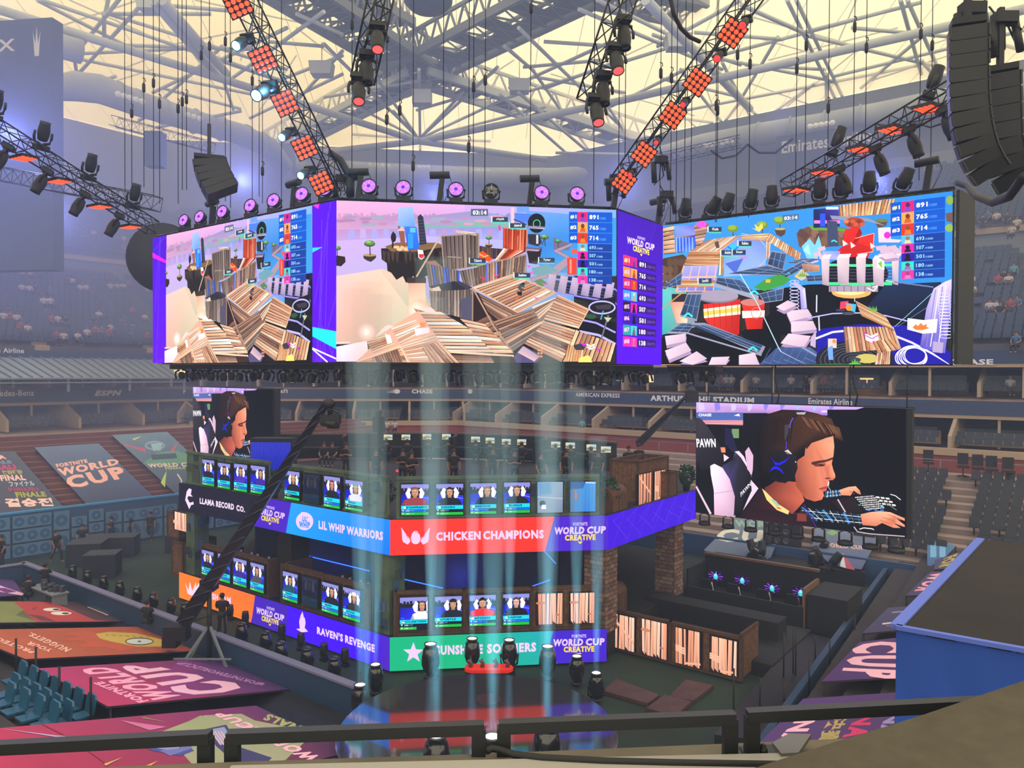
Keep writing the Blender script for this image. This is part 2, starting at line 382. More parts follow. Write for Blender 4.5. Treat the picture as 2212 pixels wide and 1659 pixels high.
# aisle stairs in the upper decks
def stair(k, d0, z0, d1, z1, a, label):
    q = SIDES[k]; mb = MB()
    for i in range(24):
        t, u = i/24, (i+1)/24
        mb.box(q.P(a, d0+(d1-d0)*(t+u)/2, z0+(z1-z0)*u-.05), (1.15, (d1-d0)/24*1.02, .45), ax=[q.t, q.n, Z])
    o = mb.build('stair', 'aisle'); tag(o, label, 'stairs', 'aisle stairs'); centre(o)
for i in range(4):
    stair('left', .3, 12.1, 16.2, 20.4, 3+i*9.5, 'pale concrete aisle stairs climbing the lower tier of the left stand')
for i in range(3): stair('left', 16.5, 22.8, 34, 32.4, 5+i*9.5, 'pale concrete aisle stairs climbing the top tier of the left stand')
for i in range(2): stair('right', .3, 12.1, 16.2, 20.4, 32+i*9.5, 'pale stairs climbing the right stand beside the big right screen')
# suites: slanted dividers, posts, counters and seats, two storeys of them
part = MB()
part.prism([V(0, 0, 0), V(0, 6.4, 0), V(0, 6.4, 2.2), V(0, 3.2, 2.2), V(0, 0, .9)], V(.22, 0, 0))
def place_struct(proto, p, ang, fl):
    o = proto if not fl else proto.copy()
    if fl: COL.objects.link(o)
    fl.append(1); o.location = p; o.rotation_euler = (0, 0, R(ang)); return o
d1 = struct(part.build('wall_divider', 'cream')); f1 = []
lp = MB(); lp.bar(V(0, 0, 0), V(0, 0, 2.2), .16); lp.bar(V(0, 0, 1.95), V(0, 1.5, 1.95), .14); post = struct(lp.build('trim_post', 'cream')); f2 = []
ct = MB(); ct.box(V(2.4, 3.6, .95), (4.2, .4, .08)); ct.box(V(2.4, 3.75, .5), (4.2, .08, .9)); ctr = struct(ct.build('trim_counter', 'cream')); f3 = []
bs = MB()
for r in range(2):
    for j in range(8): bs.box(V(.5+j*.54, 1.1+r*.95, .42+r*.25), (.46, .42, .07)); bs.box(V(.5+j*.54, 1.33+r*.95, .62+r*.25), (.46, .07, .45))
gl = MB(); gl.box(V(2.5, 0, .95), (4.6, .04, 1.0))
SA = {'left': (-68+66, 40), 'back': (0, 30), 'right': (0, 66)}
bsm = bs.build('suite_seats', mat('suite_seat', '1c2230', .6)); tag(bsm, 'two rows of dark seats in front of a suite window', 'seats', 'suite seat rows'); bsm['kind'] = 'stuff'; f4 = []
glm = gl.build('wall_glass', 'glass'); struct(glm); f5 = []
dw = MB(); dw.box(V(1.2, 6.2, 1.0), (1.6, .1, 2.0)); dw.box(V(3.5, 6.2, 1.1), (2.2, .1, 1.6)); drm = struct(dw.build('door_suite', 'dark')); f6 = []
for k, q in SIDES.items():
    ang = math.degrees(math.atan2(q.t.y, q.t.x)); step = 5.4
    flip = (k == 'left')
    for lv, (zf, d0) in enumerate(((5.6, -2.5), (9.0, .3))):
        i = 0; a = 0
        while a < (30 if k == 'left' else q.a1 if k == 'back' else 56):
            pa = q.P(a+lv*1.3, d0, zf)
            if flip: pa2 = q.P(a+lv*1.3+step, d0, zf); an = 52.5
            else: pa2 = pa; an = ang
            place_struct(d1, pa, an, f1); place_struct(post, q.P(a+lv*1.3+2.6, max(d0, .2), zf if lv == 0 else zf), an, f2)
            place_struct(ctr, pa2, an, f3); place_struct(drm, pa2, an, f6)
            o = place_struct(bsm, pa2, an, f4); place_struct(glm, pa2+q.n*(.05 if lv else .1), an, f5)
            a += step; i += 1
# warm lamps inside a few suites
for px, py, d in ((1872, 825, 58), (388, 806, 70), (1400, 818, 66)):
    q = MB(); p = at(px, py, d); q.box(p, (.9, .3, .6)); o = centre(q.build('suite_lamp', mat('warm', 'ffd9a0', emit='ffcf8a', es=1.2, es_sampling='NONE'))); tag(o, {1872: 'lit warm lamp in the suite above the hanging face screen', 388: 'lit warm lamp in a suite left of the small face screen', 1400: 'small warm lamp in the suites right of centre'}[px], 'lamp', 'suite lamps')
# ribbon lettering
def ribbon_sign(k, px, py0, py1, w, txt, label, bold=.03, shear=0, c='letter', at_s=-.1, logo=None):
    q = SIDES[k]; U = -q.t if k == 'left' else q.t
    O = hit(px, (py0+py1)/2, q.P(0, at_s, 0), q.n); h = (hit(px, py0, q.P(0, at_s, 0), q.n)-hit(px, py1, q.P(0, at_s, 0), q.n)).z
    W_ = w
    pc = Pic(O-Z*h/2-U*W_/2, U, Z, lambda x, y: (x, y)); pc.dz = 0
    if logo == 'ball':       # a ball in flight with streaks
        pc.oval(W_*.72, h*.5, W_*.22, h*.45, 'd6d8da'); [pc.poly([(W_*.6, h*(.85-.25*i)), (0, h*(.45-.12*i)), (W_*.6, h*(.72-.25*i))], 'd6d8da') for i in range(3)]
    else: pc.text(txt, 0, 0, W_, h, 'd6d8da', bold, shear)
    o = centre(pc.build('ribbon_lettering', c, None)); tag(o, label, 'sign')
ribbon_sign('back', 912, 841, 850, 2.1, 'CHASE', 'white bank name lettering on the blue ribbon board behind the light beams', .04)
ribbon_sign('back', 850, 840, 851, 1.5, '', 'white flying ball emblem on the ribbon board between the first light beams', logo='ball')
ribbon_sign('right', 1010, 840, 851, 1.5, '', 'white flying ball emblem on the ribbon board above the middle light beams', logo='ball')
ribbon_sign('right', 1290, 849, 858, 4.6, 'AMERICAN EXPRESS', 'small white two-word sponsor lettering on the blue ribbon board left of the stadium name', .02)
ribbon_sign('right', 1512, 856, 869, 9.0, 'ARTHUR ASHE STADIUM', 'pale stadium name lettering on the ribbon wall beside the camera crane', .05)
ribbon_sign('right', 1793, 861, 874, 3.1, 'Emirates Airline', 'white airline lettering on the ribbon above the right face screen', .02)
ribbon_sign('right', 2096, 776, 788, 2.6, 'CHASE', 'white letters on the upper ribbon, half behind the big right screen', .04)
ribbon_sign('left', 234, 843, 855, 2.4, 'ESPN', 'white slanted four-letter sponsor sign on the left ribbon board under the canopy', .06, .3)
ribbon_sign('left', 18, 843, 856, 3.8, 'Mercedes-Benz', 'white car sponsor lettering on the left ribbon board at the left edge', .02)
ribbon_sign('left', 412, 840, 850, 1.5, 'POLO', 'small white letters on the ribbon just left of the small face screen', .02)
ribbon_sign('back', 600, 838, 849, 1.9, 'evian', 'white water sponsor lettering on the ribbon just right of the small face screen', .02)
ribbon_sign('left', -2, 751, 762, 3.6, 'Emirates Airline', 'white lettering on the upper left ribbon beside the canopy, cut by the view edge', .02)
# metal canopy over the left suites
q = SL; mb = MB(); a0, a1 = 2.5, 18.5
zz = [(1.0, 11.9), (-5.2, 9.9)]
mb.prism([q.P(a0, 1, 11.9), q.P(a1, 1, 11.9), q.P(a1-1.2, -4.6, 9.9), q.P(a0, -4.6, 9.9)], V(0, 0, -.12))
cn = thing('canopy', 'ribbed pale metal canopy roof over the left suites', 'canopy', tuple(q.P(10, -4.6, 8.7)))
mb.build('roof_sheet', mat('zinc', '7f8b8c', .5, .4), cn, True)
mb = MB()
for i in range(21):
    a = a0+(a1-a0)*i/20; b = a0+(a1-1.2-a0)*i/20; mb.bar(q.P(a, 1, 11.97), q.P(b, -4.6, 9.97), .08, .12)
mb.build('roof_rib', 'zinc', cn, True)
for i in range(4):
    b = a0+(a1-1.2-a0)*i/3; MB().bar(q.P(b, -4.4, 8.75), q.P(b, -4.4, 9.9), .16).build('post', 'steel_dark', cn, True)
MB().bar(q.P(a0, -4.5, 9.5), q.P(a1-1.2, -4.5, 9.5), .1).build('rail', 'steel_dark', cn, True)
# big screens of the stadium itself, high in two corners
def board(name, label, px, d, txt, w, h, ang, crown=False):
    p = at(*px, d); U = pol(ang); t = thing(name, label, 'scoreboard', tuple(p))
    mb = MB(); mb.box(p, (w, 1.2, h), rz=ang); mb.build('housing', mat('board', '3c4a5c', .8), t, True)
    nrm = U.cross(Z); pc = Pic(p+nrm*.63-U*w/2-Z*h/2, U, Z, lambda x, y: (x*w, y*h)); pc.dz = .002
    pc.text(txt[0], *txt[1], 'd6d8da', .02)
    if crown:
        cx, cy = crown
        pc.poly([(cx-.035, cy+.05), (cx-.02, cy-.05), (cx+.02, cy-.05), (cx+.035, cy+.05), (cx+.012, cy-.0), (cx, cy+.07), (cx-.012, cy)], 'd6d8da')
    pc.build('lettering', 'letter', t)
board('stadium_scoreboard', 'tall dark blue stadium board with white letters and a crown, upper left corner', (10, 320), 62, ('ROLEX', (.0, .875, .66, .925)), 9.6, 20, -8, (.86, .90))
board('stadium_scoreboard', 'dark grey stadium board with white airline lettering behind the right truss', (1785, 372), 84, ('Emirates Airline', (.06, .78, .94, .93)), 10.5, 9, -30)
for o in [x for x in COL.objects if x.name.startswith('lettering')]: pass
# ---------------------------------------------------------------- roof steel, traced on its real levels
ZR = 40
def roofobj(name, lines, z0, r, label, m='steel', grp=None):
    out = []
    for i, ln in enumerate(lines):
        zz = ln[4] if len(ln) > 4 else z0; z2 = ln[5] if len(ln) > 5 else zz
        p = gz(ln[0], ln[1], zz); q = gz(ln[2], ln[3], z2)
        mb = MB(); mb.tube(p, q, r, 8); o = mb.build(name, m); centre(o); tag(o, label, 'steel beam', grp or name); out.append(o)
    return out
# ring duct
t = thing('ring_duct', 'huge pale round air duct circling under the stadium roof', 'duct', tuple(gz(900, 375, ZR)))
pts = [(-60, 118), (60, 150), (160, 200), (215, 196), (300, 232), (420, 275), (520, 300), (585, 330), (622, 385)]
MB().path([gz(x, y, ZR if i < 8 else 37.5) for i, (x, y) in enumerate([(130, 190), (160, 186), (215, 192), (300, 224), (420, 262), (520, 290), (580, 318), (612, 360), (622, 395)])], [1.3, 1.5, 1.5, 1.4, 1.3, 1.3, 1.4, 1.4, 1.4], 14).build('duct_section', 'duct', t, True)
MB().path([gz(x, y, ZR) for x, y in [(640, 360), (720, 368), (880, 376), (1050, 383), (1200, 384), (1330, 374), (1420, 360)]], 1.45, 14).build('duct_section', 'duct', t, True)
MB().path([gz(x, y, ZR) for x, y in [(1400, 345), (1520, 312), (1640, 290), (1760, 272), (1900, 247), (2060, 215), (2240, 180)]], 1.35, 14).build('duct_section', 'duct', t, True)
MB().path([gz(x, y, ZR) for x, y in [(-30, 60), (60, 80), (175, 112)]], 1.1, 14).build('duct_section', 'duct', t, True)
def rings(path, n):
    for i in range(n):
        f = (i+.5)/n*(len(path)-1); j = int(f); a, b = gz(*path[j], ZR), gz(*path[j+1], ZR); p = a+(b-a)*(f-j); d = (b-a).normalized()
        MB().tube(p-d*.08, p+d*.08, 1.5, 14).build('duct_flange', 'duct', t, True)
rings([(230, 196), (300, 224), (420, 262), (520, 290), (580, 318)], 7); rings([(720, 368), (880, 376), (1050, 383), (1200, 384)], 8); rings([(1400, 345), (1640, 290), (1900, 247)], 7)
def dome_row(pts, nm, label):
    fl = []
    for (x, y) in pts:
        p = gz(x, y, 39.2); mb = MB(); mb.ball(V(0, 0, 0), (.33, .33, .3), 8, 5)
        o = mb.build('dome_lamp', mat('lampwhite', 'e6e8e6', .5, emit='e8e8e0', es=.25, es_sampling='NONE')); o.location = p; tag(o, label, 'lamp', nm)
dome_row([(46, 61), (63, 66), (79, 72)], 'dome lamps at upper left', 'white dome lamp under the duct in the upper left corner')
dome_row([(255+13*i, 203+4*i) for i in range(5)], 'dome lamps on the left duct', 'white dome lamp, one of five under the left duct')
dome_row([(406+13*i, 248+4*i) for i in range(3)], 'dome lamps on the bend', 'white dome lamp, one of three before the duct bends down')
dome_row([(800+13*i, 356+i) for i in range(4)]+[(905+10*i, 361) for i in range(3)]+[(1022+11*i, 369) for i in range(4)], 'dome lamps on the middle duct', 'white dome lamp under the middle stretch of duct above the front screen')
dome_row([(1750+12*i, 273-2*i) for i in range(5)]+[(1524+11*i, 315-2*i) for i in range(3)]+[(1560+10*i, 308-2*i) for i in range(3)], 'dome lamps on the right duct', 'white dome lamp under the right stretch of duct')
# main chords (thick boxes and pipes)
BIG = [(-20, 15, 590, 205, 42), (590, 205, 905, 305, 42), (905, 305, 1320, 222, 42), (1320, 222, 2212, 20, 42),
       (905, 305, 1180, 345, 41.5), (905, 305, 640, 335, 41.5), (330, 0, 470, 165, 43), (350, 0, 490, 160, 43), (1395, 0, 1620, 235, 43)]
roofobj('roof_chord', BIG, 42, .45, 'thick pale steel pipe spanning the stadium roof', 'steel')
MID = [(80, 0, 265, 95), (235, -5, 225, 40, 46), (90, 0, 590, 170), (225, 30, 225, 90), (260, -5, 160, 120), (310, 5, 155, 175), (0, 70, 160, 122), (120, 118, 400, 105),
       (160, 125, 600, 215), (250, 97, 560, 107), (160, 120, 170, 190), (400, 100, 640, 185), (235, 30, 620, 150), (480, 100, 300, 260), (620, 60, 330, 200), (520, 235, 350, 190),
       (700, 25, 500, 170), (560, 190, 740, 120), (640, 30, 740, 75), (740, 110, 630, 230), (540, 255, 740, 160), (600, 215, 690, 230), (455, 30, 230, 30), (340, 10, 520, 25), (160, 190, 250, 165), (480, 165, 505, 240), (580, 90, 700, 100), (700, 95, 905, 300),
       (760, 225, 905, 300), (800, 150, 905, 300), (850, 240, 905, 300), (905, 150, 908, 335), (905, 300, 1075, 145), (905, 300, 1000, 200), (905, 300, 1140, 190), (905, 300, 1180, 230), (760, 290, 905, 300), (905, 300, 1060, 305),
       (700, 210, 905, 175), (900, 238, 980, 215), (1100, 210, 1470, 95), (1100, 190, 1320, 90), (1320, 230, 1480, 150), (1150, 165, 1350, 200), (1090, 100, 1150, 150), (1150, 150, 1290, 350), (1290, 195, 1380, 330), (1340, 130, 1180, 190), (1410, 75, 1600, 140),
       (1120, 60, 1400, 330), (1250, 20, 1560, 150), (1700, 0, 1810, 225), (1720, 0, 1830, 230), (1945, 0, 1990, 160), (1960, 0, 2050, 200), (1600, 10, 1735, 70, 43), (1735, 70, 1990, 5), (1735, 75, 2050, 150), (1555, 120, 1930, 20), (1560, 128, 1800, 175), (1800, 165, 2212, 65),
       (1420, 250, 1600, 215), (1600, 215, 1990, 140), (1600, 215, 1680, 80), (1470, 150, 1560, 265), (1560, 135, 1620, 250), (1430, 170, 1600, 210), (1640, 265, 1760, 180), (1430, 250, 1540, 265), (1600, 218, 1560, 270), (1600, 218, 1650, 262), (1785, 160, 1785, 225), (1990, 80, 1860, 190), (1990, 130, 2040, 190),
       (1420, 100, 1600, 0), (1290, 0, 1560, 130), (1200, 330, 1420, 335, 41), (1080, 205, 1240, 345, 43), (1120, 200, 1290, 345, 43), (300, 260, 350, 235, 41), (340, 275, 520, 240, 41), (1500, 70, 1690, 85), (1840, 60, 2060, 80), (1610, 140, 1780, 150), (2050, 60, 2212, 110), (1130, 145, 1300, 130), (1175, 90, 1330, 100)]
roofobj('roof_truss_member', MID, 45, .2, 'white steel tube of the open roof truss', 'steel')
THIN = [(0, 30, 330, 110), (120, 60, 300, 0), (300, 110, 560, 60), (150, 0, 330, 80), (420, 0, 700, 60), (380, 60, 480, 210), (560, 0, 520, 130), (640, 120, 560, 240), (730, 130, 640, 60), (740, 190, 620, 260), (260, 150, 420, 90), (330, 150, 250, 175), (980, 215, 1110, 130), (1000, 20, 1110, 80),
        (1190, 160, 1500, 250), (1480, 60, 1550, 260), (1660, 0, 1560, 90), (1560, 60, 1770, 120), (1850, 0, 1780, 160), (1700, 230, 1850, 110), (2000, 100, 2212, 30), (1880, 175, 2050, 120), (1960, 190, 2100, 140), (1620, 180, 1760, 230), (1420, 200, 1520, 290), (1330, 130, 1480, 60), (1660, 130, 1940, 60), (1600, 30, 1960, 130)]
roofobj('roof_bracing_rod', THIN, 52, .1, 'thin dark bracing rod below the roof membrane', 'steel_dark')
# membrane seams
for i in range(26):
    a = gz(-60+i*95, 0, 54); b = gz(200+i*72, 300, 54); mb = MB(); mb.tube(a, b, .05, 4); o = centre(mb.build('membrane_seam', 'steel_dark')); tag(o, 'thin seam line across the cream roof membrane', 'seam', 'roof membrane seams')
# dark lattice tracks crossing over the middle
def lattice(p0, p1, w, name, label, n=16, m='steel_dark', deckm='board'):
    t = thing(name, label, 'roof truss', tuple((p0+p1)/2)); d = (p1-p0).normalized(); s = Z.cross(d).normalized()*w/2
    for sg in (-1, 1):
        MB().bar(p0+s*sg, p1+s*sg, .5, .9).build('chord', m, t, True)
    MB().bar(p0+Z*2.6+s, p1+Z*2.6+s, .35).build('top_chord', m, t, True); MB().bar(p0+Z*2.6-s, p1+Z*2.6-s, .35).build('top_chord', m, t, True)
    mb = MB(); mb2 = MB()
    for i in range(n):
        a, b = p0+(p1-p0)*(i/n), p0+(p1-p0)*((i+1)/n); c = (a+b)/2
        for sg in (-1, 1):
            mb.bar(a+s*sg, c+s*sg+Z*2.6, .2); mb.bar(c+s*sg+Z*2.6, b+s*sg, .2)
        mb.bar(a-s, b+s, .18); mb.bar(a+s, b-s, .14)
        if i % 2 == 0: mb2.prism([a-s*.8, a+s*.8, b+s*.8, b-s*.8], V(0, 0, .12))
        else: mb2.prism([a-s*.8, a-s*.1, b-s*.1, b-s*.8], V(0, 0, .12))
    mb.build('lattice', m, t, True); mb2.build('walkway_deck', deckm, t, True)
lattice(gz(1330, -60, 47), gz(830, 190, 47), 6.5, 'roof_track_truss', 'dark lattice truss with walkway running from upper centre down to the hub')
lattice(gz(560, -60, 47), gz(960, 190, 47), 6.0, 'roof_track_truss', 'dark lattice truss running from upper left to the hub')
lattice(gz(905, 165, 46), gz(1480, 345, 44), 4.2, 'roof_track_truss', 'pale lattice truss falling from the hub toward lower right', m='steel')
lattice(gz(905, 165, 46), gz(560, 345, 44), 3.6, 'roof_track_truss', 'pale lattice truss falling from the hub toward lower left', m='steel')
lattice(gz(1080, -60, 50), gz(1500, 30, 50), 5, 'roof_track_truss', 'dark walkway truss along the top edge right of centre')
lattice(gz(600, -80, 50), gz(860, 60, 50), 5, 'roof_track_truss', 'dark walkway truss along the top edge left of centre')
p = gz(925, 5, 44); o = centre(MB().lathe([(0, -1), (1.6, -.6), (2.2, 0), (2.2, 1.2), (0, 1.4)], p, n=20).build('roof_hub_drum', 'board')); tag(o, 'dark drum hanging at the top centre of the roof', 'drum')
o = centre(MB().box(gz(912, 212, 43), (2.2, 1.6, 1.6)).build('roof_speaker', 'steel')); tag(o, 'pale box speaker under the roof hub', 'speaker')
for x, y, l in ((1122, 187, 'pale grey box speaker hanging in the roof truss right of the hub'), (1465, 92, 'pale grey box speaker in the roof truss left of the red light truss'), (695, 150, 'pale grey box speaker hanging beside the blue beam lights'), (330, 8, 'pale grey box at the top edge of the roof on the left')):
    p = gz(x, y, 44); mb = MB(); mb.prism([p+V(-1.1, -.8, -.7), p+V(1.1, -.8, -.7), p+V(1.3, -.8, .7), p+V(-1.3, -.8, .7)], V(0, 1.6, 0)); mb.tube(p+Z*.7, p+Z*3, .06)
    o = centre(mb.build('roof_speaker', 'steel')); tag(o, l, 'speaker')
# ---------------------------------------------------------------- big LED screens of the centre cube
UF, UL, US = pol(7.5), pol(-37.5), pol(52.5)
D0 = 28.0
A0 = at(727, 433, D0); zt = A0.z; zb = at(727, 782, D0).z; HS = zt-zb
A = V(A0.x, A0.y, zb)
def on(px, P, U):                                 # distance along U from P where pixel column px meets the wall through P
    n = U.cross(Z); return (hit(px, 640, P, n)-P).dot(U)
wF = on(1331, A, UF); B1 = A+UF*(wF+.03)
wS = (hit(1431, 640, B1, US.cross(Z))-B1).dot(US); B2 = B1+US*wS
wR = on(2056, B2, UL)
LL = A+UL*on(330, A, UL); wL = (A-LL).length
def screen_thing(label, O, U, w, h, th=.35, name='led_screen'):
    t = thing(name, label, 'screen', tuple(O+U*w/2))
    n = U.cross(Z); mb = MB(); mb.box(O+U*w/2+Z*h/2-n*(th/2+.02), (w, h, th), ax=[U, Z, n]); mb.build('cabinet', 'black', t, True)
    mb = MB()
    for k in range(int(w/1.2)+1): mb.bar(O+U*min(w, k*1.2)-n*(th+.1), O+U*min(w, k*1.2)+Z*h-n*(th+.1), .06)
    mb.bar(O-n*(th+.1)+Z*h, O+U*w-n*(th+.1)+Z*h, .08); mb.bar(O-n*(th+.1), O+U*w-n*(th+.1), .08)
    mb.build('rear_frame', 'black_metal', t, True); return t
W1 = ['dca482', 'cc9070', 'ecb898', 'b88064', 'f0c4a8', 'd49a7c']; W2 = ['a07864', 'b48870', '8c6454', 'c09880', '785448']
WG = ['7c6a64', '8e7c74', '685854', '9c8a80', '746460']; WL = ['f4c8ac', 'fcdcc8', 'e4b090', 'd8a084', 'ffe8d8']; WR = ['d84a28', 'e86440', 'b83820', 'f08060', '9c3020']
WO = ['e8a878', 'f0b88c', 'd89464', 'c8845c', 'f4c8a0']
def tree(p, x, y, r, c='5c8a3c', rock=True):
    if rock:
        p.poly([(x-r*1.2, y+r*2.1), (x+r*1.2, y+r*2.1), (x+r*1.15, y+r*2.6), (x+r*.7, y+r*3.0), (x+r*.2, y+r*3.35), (x-r*.5, y+r*3.1), (x-r*1.1, y+r*2.7)], '3a2a28'); p.oval(x, y+r*2.1, r*1.2, r*.25, 'a88c5a', 12)
    p.line(x, y, x+r*.1, y+r*2.1, r*.2, '3c2a24'); p.oval(x, y, r*1.05, r*.55, shade(c, .6), 12); p.oval(x, y-r*.2, r*.95, r*.45, c, 12); p.oval(x-r*.2, y-r*.35, r*.5, r*.22, shade(c, 1.4), 10)
def tagbox(p, x, y, w, s, skew=0):
    p.rect(x, y, x+w, y+34, '303848'); p.text(s, x+w*.25, y+27, x+w*.75, y+6, 'e8ecf0', .03); p.rect(x, y+34, x+w*.98, y+40, '3a6ad8'); p.rect(x, y+40, x+w*.97, y+47, '5ad890'); p.rect(x-10, y-6, x-3, y+40, 'f0ecd8')
ROWS = [('#1', '891', 'e81878', '8040b0'), ('#2', '765', 'f0a050', 'd05828'), ('#3', '714', 'e03020', 'f07828'), ('', '693', '58b8f0', 'd8c89c'), ('', '507', 'f018a0', '201830'), ('', '501', '3810a0', '101020'), ('', '180', '30d0c0', '8c6ca0'), ('', '138', 'ff30a0', 'ff70b8')]
def board_rows(p, X, Y, big=True):
    """leaderboard in unit coordinates: X(t) across, Y(t, s) down (t across); portraits are plain colour blocks"""
    y = 0
    for i, (rk, sc, c, c2) in enumerate(ROWS):
        h = 1.3 if i < 3 else 1.0; g = .06
        x0 = 0 if i < 3 else .2
        p.poly([Y(x0, y), Y(1, y), Y(1, y+h-g), Y(x0, y+h-g)], '0a52c4' if i < 3 else '123a98')
        p.poly([Y(.2, y), Y(.43, y), Y(.43, y+h-g), Y(.2, y+h-g)], c)
        p.poly([Y(.25, y+h*.9), Y(.27, y+h*.55), Y(.315, y+h*.45), Y(.36, y+h*.55), Y(.385, y+h*.9)], c2); a, b = Y(.315, y+h*.33); q = Y(.315, y+h*.55)
        p.oval(a, b, abs(Y(.36, y)[0]-a), abs(q[1]-b), shade(c2, .6), 10)
        def tx(s, xa, xb, ya, yb, col, bo):
            p.warp(s, [Y(xa, y+yb), Y(xb, y+yb), Y(xb, y+ya), Y(xa, y+ya)], col, bo)
        if rk: tx(rk, .03, .17, h*.28, h*.66, 'f8f0a0' if i == 0 else 'ffffff', .06)
        tx(sc, .47, .68 if i < 3 else .62, h*.26, h*.68, 'e8f4ff' if i < 3 else '9cd0ff', .06 if i < 3 else .03)
        tx('/1000', .69 if i < 3 else .635, .85 if i < 3 else .78, h*.46, h*.70, '58a4ec' if i < 3 else '9cd0ff', .01)
        y += h
def feed_islands(p):
    # sky, hills, water
    p.poly([(0, 0), (1000, 15), (1000, 300), (0, 330)], ['e6a8d0', 'd8a4dc', 'a88cc8', 'd09ccc']); p.poly([(1000, 15), (2180, 72), (2180, 600), (1000, 600)], ['c8a0e0', '80a8e8', '3c84dc', '7c88d8'])
    for i in range(46):
        x = i*30+random.random()*20; h = 20+random.random()*60; p.poly([(x, 210), (x+8, 130-h*.4+i*.5), (x+30, 130-h*.3), (x+42, 210)], mixc('c890b8', '8c80b8', i/46))
    p.poly([(0, 150), (300, 130), (640, 140), (1100, 90), (1400, 150), (1400, 230), (0, 250)], ['c490b8', 'b888b4', 'a884b8', '8890c0', '8498c8', '8ca0d0', 'c898c0'])
    p.poly([(640, 200), (900, 180), (1250, 175), (1480, 190), (1480, 225), (1100, 240), (640, 235)], '7ca8a4')
    for i in range(30): x = random.random()*1300; p.oval(x, 130+random.random()*70, 30+random.random()*40, 12, random.choice(['b884a8', 'a87ca8', '9c90bc', 'c894b0', '94a0b0']), 8)
    p.poly([(0, 240), (1450, 215), (1500, 330), (700, 300), (0, 330)], ['b888bc', '7c8cd0', '98a0dc', 'a898d8', 'b898d0'])
    for i in range(16): x = 100+i*90; p.poly([(x, 235), (x+40, 235), (x+48, 310), (x-6, 310)], random.choice(['b8a0d8', '9494d0', 'a49ce0', 'ac8cc4']))
    p.poly([(0, 325), (700, 290), (1500, 330), (1850, 300), (1850, 900), (0, 900)], ['c4a4dc', 'b8a8e8', 'a8a8e8', '48a0e0', '5898d0', 'b0a8d0'])
    p.poly([(1480, 90), (2180, 150), (2180, 590), (1640, 570), (1480, 420)], ['6c9ce4', '3c90e0', '3c98d8', '3c90d8', '3478c8'])
    p.poly([(0, 600), (360, 545), (640, 640), (760, 860), (760, 1150), (0, 1100)], ['f0b8b0', 'e0bca8', 'd4c4a4', 'b4bca0', 'd0a898', 'b8a090'])
    p.poly([(0, 600), (340, 548), (600, 900), (300, 1120), (0, 1130)], ['f6c0bc', 'e8c4b0', 'ccc4a8', 'c0b098', 'd8a898'])
    # rock island with blue crates, tower
    p.poly([(350, 385), (470, 380), (700, 380), (860, 370), (1000, 430), (870, 520), (700, 600), (640, 640), (600, 600), (545, 655), (520, 600), (470, 630), (430, 575), (400, 560), (395, 500), (355, 470)], '241c1c')
    p.poly([(380, 370), (470, 340), (780, 340), (860, 370), (600, 415), (430, 410)], '7c5c38')
    for i in range(14): x = 360+i*34; p.poly([(x, 400+10*(i % 3)), (x+26, 410), (x+20, 490+20*(i % 2)), (x+6, 470)], random.choice(['382c28', '443630', '1c1616', '4c3c30']))
    for i in range(5): p.oval(470+i*26, 375+(i % 2)*18, 26, 12, 'e0b890', 8)
    p.poly([(560, 620), (690, 620), (700, 860), (570, 850)], ['c89080', 'f0b090', 'ffe0c0', 'ffd0b0']); p.glow(640, 870, 90, 'fff0e0', 'e8b8a0'); p.rect(555, 610, 700, 655, '3c302c')
    p.poly([(635, 140), (655, 118), (678, 140), (705, 350), (650, 360)], '2c2c3c'); [p.line(640+i, 170+i*24, 684+i*1.5, 166+i*24, 5, '4c4c60') for i in range(8)]
    p.poly([(485, 70), (600, 60), (615, 210), (480, 220)], ['a8b8f8', '98b8f8', '5898f0', '80a8f0']); p.poly([(530, 215), (625, 215), (650, 385), (560, 400)], ['3c70e0', '2c70e8', '1c68f0', '2050d0']); p.rect(560, 270, 600, 385, '2c90ff'); p.rect(575, 225, 618, 262, '58b8ff')
    p.poly([(480, 205), (530, 235), (540, 380), (505, 360)], '8c5448'); p.poly([(475, 250), (510, 215), (540, 250)], 'd8b0a8')
    p.line(445, 255, 440, 380, 12, '1c1416'); p.oval(447, 300, 22, 40, '241a20', 8)
    tree(p, 262, 350, 42); tree(p, 8, 385, 30); p.poly([(0, 440), (70, 450), (75, 490), (40, 525), (0, 520)], '2c201e'); tree(p, 1188, 305, 24, '4c8a50')
    p.poly([(635, 395), (675, 400), (688, 455), (662, 475), (640, 455)], 'ece0e4'); p.poly([(643, 430), (682, 430), (684, 452), (662, 466), (646, 452)], 'd82c30')
    # grey timber tower and fort
    p.planks([(1110, 540), (1480, 440), (1480, 600), (1060, 690)], 14, WG, along=1); p.poly([(1115, 375), (1300, 390), (1290, 440), (1115, 500)], '4c2c28'); p.planks([(1115, 365), (1290, 395), (1290, 460), (1115, 480)], 10, ['5c4038', '704c40', '3c3048'], along=1)
    p.planks([(820, 290), (1110, 272), (1110, 520), (840, 565)], 9, WG, along=1); p.planks([(930, 245), (1090, 265), (1095, 290), (930, 262)], 2, WL); p.lines([(818, 290), (1110, 270), (1110, 520), (842, 565), (818, 290)], 9, '9c887c'); p.line(865, 450, 975, 458, 10, '94847a')
    p.planks([(690, 490), (840, 565), (960, 560), (960, 650), (720, 680)][:4], 8, WG, along=1); p.poly([(690, 490), (770, 480), (860, 560), (840, 566)], '9c6450')
    p.planks([(695, 500), (960, 560), (960, 640), (725, 685)], 12, WG+['4860c8', '5c6cd8'], along=1); p.planks([(960, 560), (1115, 530), (1115, 650), (1000, 700)], 7, WG, along=1)
